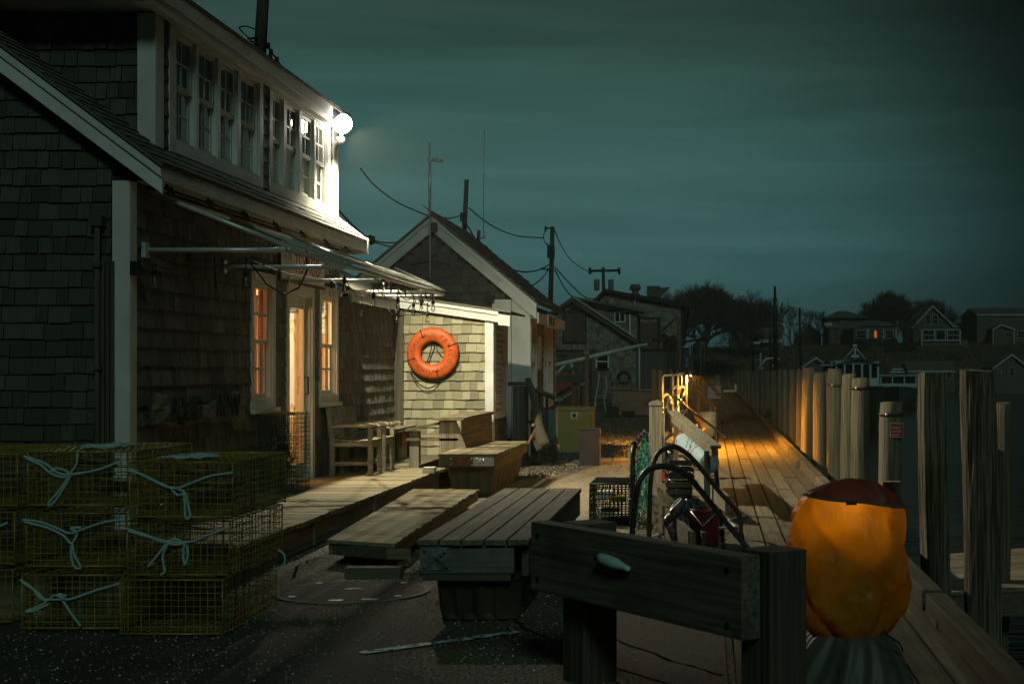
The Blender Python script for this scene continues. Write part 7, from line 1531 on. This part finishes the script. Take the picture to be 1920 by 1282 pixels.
# ================================================================== FAR HOUSES
M_hw = mat('far_wall', (.11, .095, .065), (.075, .065, .045), tv=0, bump=0, scale=(1, 1, 8)); M_hr = mat('far_roof', (.13, .125, .10), (.09, .085, .07), tv=0, bump=0, scale=(.5, .5, 9)); M_ht = mat('far_trim', (.46, .52, .47), tv=0, bump=0)
def house3(name, label, Y, x0, x1, yb, ye_, yr, depth, wins=(), ridge='front', xr=None, over=1.5, m=M_hw, extra=None):
    """box house: pixel measures at distance Y; ridge 'front' = gable faces the camera, 'side' = eave faces the camera"""
    a, b_ = (x0 - CX) / F * Y, (x1 - CX) / F * Y; zb = H - (yb - CY) / F * Y; ze = H - (ye_ - CY) / F * Y; zr = H - (yr - CY) / F * Y; o_ = over / F * Y
    h = thing(name, label, 'house', ((a + b_) / 2, Y, zb)); xm = (a + b_) / 2 if xr is None else (xr - CX) / F * Y
    t = MB()
    if ridge == 'front': t.prism([(a, zb - 1.5), (b_, zb - 1.5), (b_, ze), (xm, zr), (a, ze)], 'y', Y, Y + depth)
    elif ridge == 'side': t.prism([(Y, zb - 1.5), (Y + depth, zb - 1.5), (Y + depth, ze), (Y + depth / 2, zr), (Y, ze)], 'x', a, b_)
    else: t.box(a, b_, Y, Y + depth, zb - 1.5, ze)
    build(t, 'wall', m, h)
    t = MB()
    if ridge == 'front':
        k_ = (zr - ze) / max(.01, (b_ - xm))
        kl = (zr - ze) / max(.01, (xm - a)); k_r = (zr - ze) / max(.01, (b_ - xm))
        t.prism([(xm, zr + .02), (b_ + o_, ze - o_ * k_r + .02), (b_ + o_, ze - o_ * k_r + .22), (xm, zr + .25)], 'y', Y - .4, Y + depth + .3); t.prism([(xm, zr + .02), (xm, zr + .25), (a - o_, ze - o_ * kl + .22), (a - o_, ze - o_ * kl + .02)], 'y', Y - .4, Y + depth + .3)
        build(t, 'roof', M_hr, h); t = MB()
        t.prism([(xm, zr - .12), (b_ + o_, ze - o_ * k_r - .12), (b_ + o_, ze - o_ * k_r + .1), (xm, zr + .12)], 'y', Y - .5, Y - .42); t.prism([(xm, zr - .12), (xm, zr + .12), (a - o_, ze - o_ * kl + .1), (a - o_, ze - o_ * kl - .12)], 'y', Y - .5, Y - .42); build(t, 'rake_board', M_ht, h)
    elif ridge == 'side':
        t.prism([(Y - o_, ze - .05), (Y + depth / 2, zr + .02), (Y + depth / 2, zr + .25), (Y - o_, ze + .15)], 'x', a - o_, b_ + o_); t.prism([(Y + depth / 2, zr + .02), (Y + depth + o_, ze - .05), (Y + depth + o_, ze + .15), (Y + depth / 2, zr + .25)], 'x', a - o_, b_ + o_); build(t, 'roof', M_hr, h)
        t = MB(); t.box(a - o_, b_ + o_, Y - o_ - .06, Y - o_ - .01, ze - .12, ze + .08); build(t, 'eave_board', M_ht, h)
    else:
        q = [(a - o_, Y - o_, ze), (b_ + o_, Y - o_, ze), (b_ + o_, Y + depth + o_, ze), (a - o_, Y + depth + o_, ze), (xm - (b_ - a) * .12, Y + depth / 2, zr), (xm + (b_ - a) * .12, Y + depth / 2, zr)]
        t.add(q, [(0, 1, 5, 4), (1, 2, 5), (2, 3, 4, 5), (3, 0, 4), (3, 2, 1, 0)]); build(t, 'roof', M_hr, h)
    for w in wins:
        wx0, wy0, wx1, wy1 = w[:4]; lit = len(w) > 4 and w[4] == 'lit'; YY = Y - (w[5] if len(w) > 5 else 0)
        p, q = P2(wx0, wy1, YY), P2(wx1, wy0, YY); e = .5 / F * Y
        if not lit:
            t = MB(); t.box(p[0], p[0] + e * 1.4, YY - .12, YY - .02, p[1], q[1]); t.box(q[0] - e * 1.4, q[0], YY - .12, YY - .02, p[1], q[1]); t.box(p[0] + e * 1.4, q[0] - e * 1.4, YY - .12, YY - .02, q[1] - e * 1.6, q[1]); t.box(p[0] + e * 1.4, q[0] - e * 1.4, YY - .12, YY - .02, p[1], p[1] + e * 1.6)
            mz = (p[1] + q[1]) / 2; t.box(p[0] + e * 1.4, q[0] - e * 1.4, YY - .10, YY - .02, mz - e * .5, mz + e * .5); wf = build(t, 'window', M_ht, h)
            t = MB(); t.box(p[0] + e, q[0] - e, YY - .05, YY - .015, p[1] + e, q[1] - e); build(t, 'pane', M_farpane, wf)
        else:
            t = MB(); t.box(p[0], q[0], YY - .10, YY - .02, p[1], q[1]); build(t, 'window', M_litpane, h)
    return h, a, b_, zb, ze, zr
def bar_(h, rects, Y, m=None, name='trim', th=.15):
    for x0, y0, x1, y1 in rects:
        p, q = P2(x0, y1, Y), P2(x1, y0, Y); t = MB(); t.box(p[0], q[0], Y - th, Y - .02, p[1], q[1]); build(t, name, m or M_ht, h)
h, *_ = house3('porch_house', 'pale-roofed house with a centre gable and white porch on the hill', 232, 1372, 1468, 645, 606, 589, 9, [], 'side')
bar_(h, [(1394, 612, 1469, 621)], 229, M_hr, 'porch_roof', 2.5); bar_(h, [(x, 621, x + 2, 637) for x in (1406, 1423, 1444, 1466)], 229, name='porch_post'); bar_(h, [(1424, 635, 1469, 642), (1410, 640, 1425, 645)], 228.7, name='porch_rail'); 
h2_, *_ = house3('gable_bay', 'x', 230.5, 1398, 1434, 612, 611, 590, 6, [(1408, 597, 1411, 611), (1413, 597, 1416, 611)], 'front', 1416); h2_.parent = h; h2_.matrix_parent_inverse = Matrix.Translation(-WL[h.name])
for k_ in ('label', 'category'): del h2_[k_]
h, *_ = house3('hip_roof_house', 'wide hip-roofed house on the hill with a lit orange window', 235, 1553, 1620, 641, 596, 580, 12, [(1576, 595, 1587, 603), (1587, 595, 1598, 600)], 'hip', None, 9)
bar_(h, [(1544, 612, 1602, 616)], 231, M_hr, 'porch_roof', 4); bar_(h, [(1542, 616, 1544, 640), (1552, 618, 1555, 636), (1568, 612, 1570, 640), (1546, 605, 1560, 611)], 230.5, name='porch_post')
bar_(h, [(1579, 618, 1593, 635), ], 234, M_farpane, 'porch_window')
w_, *_ = house3('porch_wing', 'x', 231, 1600, 1682, 641, 611, 598, 9, [(1606, 619, 1624, 634), (1660, 619, 1675, 634), (1639.5, 620, 1643.5, 633, 'lit')], 'hip', None, 4); w_.parent = h; w_.matrix_parent_inverse = Matrix.Translation(-WL[h.name])
for k_ in ('label', 'category'): del w_[k_]
bar_(h, [(1626, 616, 1628.5, 635), (1656, 616, 1658, 635), (1679, 616, 1681.5, 635)], 229.5, name='porch_post')
h, *_ = house3('gable_house', 'gabled hill house with two upper windows and a white glazed porch', 226, 1712, 1788, 648, 612, 574, 12, [(1735, 590, 1745, 608), (1748.5, 590, 1758.5, 608)], 'front', 1748, 3)
bar_(h, [(1728, 637, 1801, 639), (1727, 618, 1729, 648), (1799.5, 618, 1801.5, 648), (1728, 617, 1801, 619)], 223.5, name='porch_frame'); bar_(h, [(1729, 639, 1799, 650)], 223.8, M_hw, 'porch_base')
for x0, x1 in ((1731, 1741), (1742, 1751), (1755, 1772), (1777, 1787), (1788, 1798)):
    p, q = P2(x0, 636.5, 223.6), P2(x1, 619.5, 223.6); t = MB(); t.box(p[0] - .09, p[0] + .02, 223.5, 223.6, p[1], q[1]); t.box(q[0] - .02, q[0] + .09, 223.5, 223.6, p[1], q[1]); 
    if x1 - x0 < 12: t.box(p[0], q[0], 223.5, 223.6, (p[1] + q[1]) / 2 - .05, (p[1] + q[1]) / 2 + .05)
    w_ = build(t, 'porch_window', M_ht, h); t = MB(); t.box(p[0], q[0], 223.62, 223.66, p[1], q[1]); build(t, 'pane', M_farpane, w_)
bar_(h, [(1803, 637, 1814, 655)], 222, M_hr, 'gate', .3)
h, *_ = house3('long_dark_house', 'long dark house with a squat chimney low behind the gabled one', 240, 1786, 1850, 648, 612, 605, 8, [], 'side'); bar_(h, [(1804, 597, 1816, 606)], 243, M_hw, 'chimney', 1)
h, *_ = house3('big_dark_house', 'large dark house silhouette at the right edge of the hill', 228, 1832, 1990, 652, 590, 577, 14, [(1884, 622, 1899, 633), (1907, 620, 1921, 634)], 'side'); 
w_, *_ = house3('side_gable', 'x', 224, 1862, 1902, 648, 618, 609, 4, [(1884, 622, 1898, 632)], 'front', 1876, 1); w_.parent = h; w_.matrix_parent_inverse = Matrix.Translation(-WL[h.name])
for k_ in ('label', 'category'): del w_[k_]
bar_(h, [(1861, 617, 1862.3, 646), (1900.5, 619, 1902, 646)], 223, name='corner_board')
house3('shore_shed', 'low grey-roofed shed at the water behind the split pile', 190, 1703, 1790, 737, 696, 680, 7, [(1716, 697, 1723, 706), (1774, 697, 1785, 711)], 'side'); 
h, *_ = house3('shore_cottage', 'gabled waterside cottage with three small windows at the right edge', 186, 1862, 1930, 735, 690, 665, 8, [(1892, 671, 1901, 680), (1870, 691, 1878, 700), (1892, 688, 1902, 704)], 'front', 1896, 2)
house3('far_boathouse', 'small gable peeping over the piles left of the larger boat', 170, 1497, 1560, 735, 693, 671, 7, [], 'front', 1530, 1)
house3('hill_cottage', 'small steep-roofed cottage half hidden by bare trees', 245, 1495, 1540, 645, 628, 606, 7, [], 'front', 1515, 1)

# ================================================================== TREES
def bare_tree(name, label, px, Y, ybase, ytop, wpx, seed, dens=1.0, levels=6, group='bare trees on the hill'):
    rr = random.Random(seed); x = (px - CX) / F * Y; zb = H - (ybase - CY) / F * Y; zt_ = H - (ytop - CY) / F * Y; ht = zt_ - zb; wd_ = wpx / F * Y
    tr = thing(name, label, 'tree', (x, Y, zb), group); trunk = MB(); tw = MB(); minr = .20 / F * Y
    def grow(p, d, ln_, r, lv):
        n_ = 3 if lv < 3 else 2; pts = [p]; dd = d.copy()
        for i in range(n_):
            dd = (dd + Vector((rr.uniform(-.22, .22), rr.uniform(-.22, .22), rr.uniform(-.03, .14)))).normalized(); pts.append(pts[-1] + dd * ln_ / n_)
        rs_ = [max(minr * .8, r * (1 - .35 * i / n_)) for i in range(n_ + 1)]
        (trunk if lv < 2 else tw).tube(pts, rs_, 6 if lv < 2 else 3, caps=False)
        if lv >= levels: return
        nb = rr.choice([2, 3, 3]) if lv < 2 else rr.choice([2, 3, 3, 4] if dens > .8 else [2, 2, 3])
        for k in range(nb):
            ax_ = Vector((rr.gauss(0, 1), rr.gauss(0, 1), rr.gauss(0, .35))); ax_ = (ax_ - dd * ax_.dot(dd)).normalized(); sp = rr.uniform(.25, .62)
            nd = (dd + ax_ * sp * (wd_ / ht) * 1.1 + Vector((0, 0, .10))).normalized(); st_p = pts[-1] if k < 2 else pts[-2]
            grow(st_p, nd, ln_ * rr.uniform(.76, .95), r * .62, lv + 1)
    nst = 4 if wpx > 90 else 2
    base = ht * .16
    for s_ in range(nst): grow(Vector((x + rr.uniform(-.3, .3), Y + rr.uniform(-.3, .3), zb - .3)), Vector(((s_ - (nst - 1) / 2) * .55 + rr.uniform(-.15, .15), rr.uniform(-.3, .3), 1)).normalized(), base, ht * .028, 0)
    allv = [Vector(v) for v in tw.v]; mz = max(v.z for v in allv); xs_ = sorted(v.x for v in allv); x_lo, x_hi = xs_[int(len(xs_) * .01)], xs_[int(len(xs_) * .99)]
    kz = ht / (mz - zb); kx = wd_ / (x_hi - x_lo); xc = (x_lo + x_hi) / 2
    for mb_ in (trunk, tw): mb_.v = [(x + (v[0] - xc) * kx + (xc - x) * max(0, 1 - (v[2] - zb) / (ht * .5)) * 0, Y + (v[1] - Y) * kx, zb + (v[2] - zb) * kz) for v in mb_.v]
    build(trunk, 'trunk', M_bark, tr, fixn=False); build(tw, 'crown', M_twig, tr, kind='stuff', fixn=False)
TR = [('large round bare tree left of the porch house', 1322, 200, 648, 522, 180, 11, 1, 8), ('second bare tree merging into the right of the largest one', 1395, 215, 648, 542, 120, 12, 1, 7), ('small bare tree over the porch house roof', 1448, 245, 640, 560, 60, 19, 1, 6),
      ('sparse twisted bare tree right of the dragger masts', 1482, 238, 645, 566, 68, 13, .6, 6), ('low sparse bare tree left of the hip-roofed house', 1528, 240, 645, 578, 60, 14, .6, 6),
      ('tall fan-shaped bare tree between the two big houses', 1662, 242, 645, 540, 95, 15, 1, 8), ('rounded bare tree behind the gabled house', 1742, 262, 640, 556, 95, 16, 1, 7), ('small bare tree by the corner of the gabled house', 1700, 222, 650, 590, 52, 17, .6, 6),
      ('bare tree tops behind the large dark house', 1890, 270, 630, 571, 90, 18, 1, 6), ('bushy bare tree beside the big shed', 1282, 170, 660, 560, 70, 20, 1, 7)]
for lab, px, Y, yb, yt, w_, sd_, dn, lv in TR: bare_tree('bare_tree', lab, px, Y, yb, yt, w_, sd_, dn, lv)
def evergreen(px, Y, yb, yt, w_, label, seed):
    rr = random.Random(seed); x = (px - CX) / F * Y; zb = H - (yb - CY) / F * Y; zt_ = H - (yt - CY) / F * Y; r0 = w_ / F * Y / 2
    tr = thing('evergreen_bush', label, 'tree', (x, Y, zb), 'dark evergreens on the hill'); t = MB(); t.tube([(x, Y, zb - .3), (x, Y, zt_ - .3)], [.15, .04], 6); build(t, 'trunk', M_bark, tr)
    t = MB()
    for i in range(2600):
        v = rr.random() ** .8; z = zb + (zt_ - zb) * v; rm = r0 * (1 - v) ** .7 * (1 + .2 * math.sin(z * 5)) * rr.uniform(.55, 1.08); a = rr.random() * 6.28; p = Vector((x + rm * math.cos(a), Y + rm * math.sin(a), z)); s = rr.uniform(.08, .2)
        d1 = Vector((rr.gauss(0, 1), rr.gauss(0, 1), rr.gauss(0, 1))).normalized() * s; d2 = Vector((rr.gauss(0, 1), rr.gauss(0, 1), rr.gauss(0, 1))).normalized() * s; t.add([p, p + d1, p + d2], [(0, 1, 2)])
    build(t, 'crown', mat('evergreen', (.035, .045, .022), (.018, .026, .012), tv=.4, bump=0), tr, kind='stuff', fixn=False)
evergreen(1368, 205, 650, 596, 52, 'dark conical evergreen left of the porch house', 31)
evergreen(1402, 224, 652, 628, 34, 'low dark bush in front of the porch house', 32)
evergreen(1612, 222, 655, 636, 46, 'low dark bush below the hip-roofed house', 33)
evergreen(1310, 160, 672, 640, 60, 'dark bush mass below the largest bare tree', 34)
# hedges below houses
for px, Y, w_, hp, lab in ((1690, 219, 60, 14, 'clipped dark hedge left of the glazed porch'), (1640, 226, 90, 12, 'dark hedge along the foot of the hip-roofed house')):
    x0, x1 = (px - w_ / 2 - CX) / F * Y, (px + w_ / 2 - CX) / F * Y; t = MB(); z = hz((x0 + x1) / 2, Y)
    for i in range(1500):
        p = Vector((R.uniform(x0, x1), Y + R.uniform(0, 1.5), z - .2 + R.random() * hp / F * Y * 1.4)); s = .22; d1 = Vector((R.gauss(0, 1), R.gauss(0, 1), R.gauss(0, 1))).normalized() * s; d2 = Vector((R.gauss(0, 1), R.gauss(0, 1), R.gauss(0, 1))).normalized() * s; t.add([p, p + d1, p + d2], [(0, 1, 2)])
    o = build(t, 'hedge', MATS['evergreen'], fixn=False); tag(o, lab, 'hedge')

# ================================================================== MORE CLUTTER
t = MB()
def crack(pts, w=.008):
    P_ = [G(x, y) for x, y in pts]; Q = []
    for i in range(len(P_) - 1):
        for k in range(7): Q.append(P_[i].lerp(P_[i + 1], k / 7) + Vector((R.uniform(-.012, .012), R.uniform(-.02, .02), 0)))
    for i in range(len(Q) - 1):
        d = (Q[i + 1] - Q[i]); n_ = Vector((-d.y, d.x, 0)).normalized() * w * R.uniform(.4, 1.2); z = .0105
        t.add([(Q[i].x - n_.x, Q[i].y - n_.y, z), (Q[i + 1].x - n_.x, Q[i + 1].y - n_.y, z), (Q[i + 1].x + n_.x, Q[i + 1].y + n_.y, z), (Q[i].x + n_.x, Q[i].y + n_.y, z)], [(0, 1, 2, 3)])
crack([(955, 1155), (985, 1180), (1030, 1200)]); crack([(820, 1130), (870, 1165), (960, 1160)]); crack([(600, 1045), (560, 1060), (545, 1090)]); crack([(1150, 1200), (1260, 1240), (1370, 1275)]); crack([(1000, 900), (1060, 905), (1150, 880)], .006)
o = build(t, 'ground_cracks', mat('crack_dark', (.02, .018, .014), rough=1, spec=0, tv=0, bump=0), fixn=False); o['kind'] = 'stuff'; o['label'] = 'thin dark cracks running across the asphalt in the foreground'; o['category'] = 'cracks'
def crate(loc, w, d, h, lab, m):
    c = thing('slatted_crate', lab, 'crate', loc, 'slatted crates by the dock edge'); x, y, z = loc
    for k in range(3):
        zz_ = z + .02 + k * (h - .02) / 3
        for a in ((x, x + w, y, y + .015), (x, x + w, y + d - .015, y + d), (x, x + .015, y + .016, y + d - .016), (x + w - .015, x + w, y + .016, y + d - .016)):
            t = MB(); t.box(a[0], a[1], a[2], a[3], zz_, zz_ + (h - .02) / 3 - .025); build(t, 'slat', m, c)
    t = MB(); t.box(x + .016, x + w - .016, y + .016, y + d - .016, z, z + .015); build(t, 'base', m, c)
crate((-.42, 16.0, 0), .30, .34, .26, 'grey slatted crate on the ground between square post and dock', M_darkx)
crate((-.40, 16.05, .265), .28, .30, .22, 'dark slatted crate stacked on the grey crate by the dock', M_float)
m = MB()
for j in range(6):
    c_ = Vector((-.10, 13.6, .02 + .025 * j)); m.tube([c_ + Vector((.17 * (1 + .08 * math.sin(j * 2.1)) * math.cos(a + j), .17 * math.sin(a + j), .008 * math.sin(3 * a))) for a in [i_ * .35 for i_ in range(19)]], .014, 6)
o = build(m, 'hose_coil', M_blackpipe, fixn=False); tag(o, 'coiled black hose lying between the ramp rail and the dock planks', 'hose')
m = MB(); m.tube(cat([(-.45, 12.6, .02), (-.25, 12.9, .03), (-.05, 12.4, .02), (.12, 12.9, .06), (.30, 13.3, .03), (.25, 13.9, .03), (.45, 14.4, .03)]), .012, 6); o = build(m, 'loose_line', M_ropew, fixn=False); tag(o, 'loose pale line straggling from the chute onto the dock', 'rope')
m = MB()
for i in range(9):
    p = Vector((R.uniform(-.55, -.1), R.uniform(18.5, 21), 0)); m.tube(cat([p, p + Vector((R.uniform(-.2, .2), .2, R.uniform(.2, .6))), p + Vector((R.uniform(-.3, .3), .4, R.uniform(.1, .5))), p + Vector((R.uniform(-.3, .3), .7, .02))], 5), R.uniform(.008, .02), 6)
o = build(m, 'gear_tangle', M_cable, fixn=False); tag(o, 'dark tangle of hoses and bent pipe behind the ramp rail', 'gear', kind='stuff')
for i, (px, Y, hgt, lab) in enumerate(((1255, 21, .42, 'upright dark pump box with a small pale dial, behind the square post'), (1283, 20, .30, 'low dark battery box beside the tilted white cylinder'))):
    q = thing('pump_box', lab, 'box', W(px, 900, Y)); x = W(px, 0, Y).x; t = MB(); t.box(x - .10, x + .10, Y, Y + .22, 0, hgt); build(t, 'body', MATS['box_dark'], q, bevel=.012)
    t = MB(); t.tube([(x - .06, Y + .1, hgt), (x - .06, Y + .1, hgt + .07), (x + .06, Y + .1, hgt + .07), (x + .06, Y + .1, hgt)], .01, 6); build(t, 'handle', M_metal, q)
    if i == 0: t = MB(); t.lathe([(0, 0), (.03, 0), (.03, .01), (0, .01)], (x, Y - .004, hgt * .7), 12, Matrix.Rotation(math.pi / 2, 3, 'X')); build(t, 'dial', M_white, q)

# ================================================================== AIR: thin mist added to give the lamps a halo
b = MB(); b.box(-190, 285, -8, 422, -9.5, 19)
hm = bpy.data.materials.new('mist'); hm.use_nodes = True; n = hm.node_tree.nodes; n.clear()
pv = n.new('ShaderNodeVolumePrincipled'); pv.inputs['Color'].default_value = (.85, .9, .85, 1); pv.inputs['Density'].default_value = .00065; pv.inputs['Anisotropy'].default_value = .2
mo = n.new('ShaderNodeOutputMaterial'); hm.node_tree.links.new(pv.outputs[0], mo.inputs['Volume'])
o = build(b, 'halo_haze', hm); o['kind'] = 'stuff'; o['label'] = 'thin mist added over the whole harbour to give the floodlight a halo'; o['category'] = 'mist'
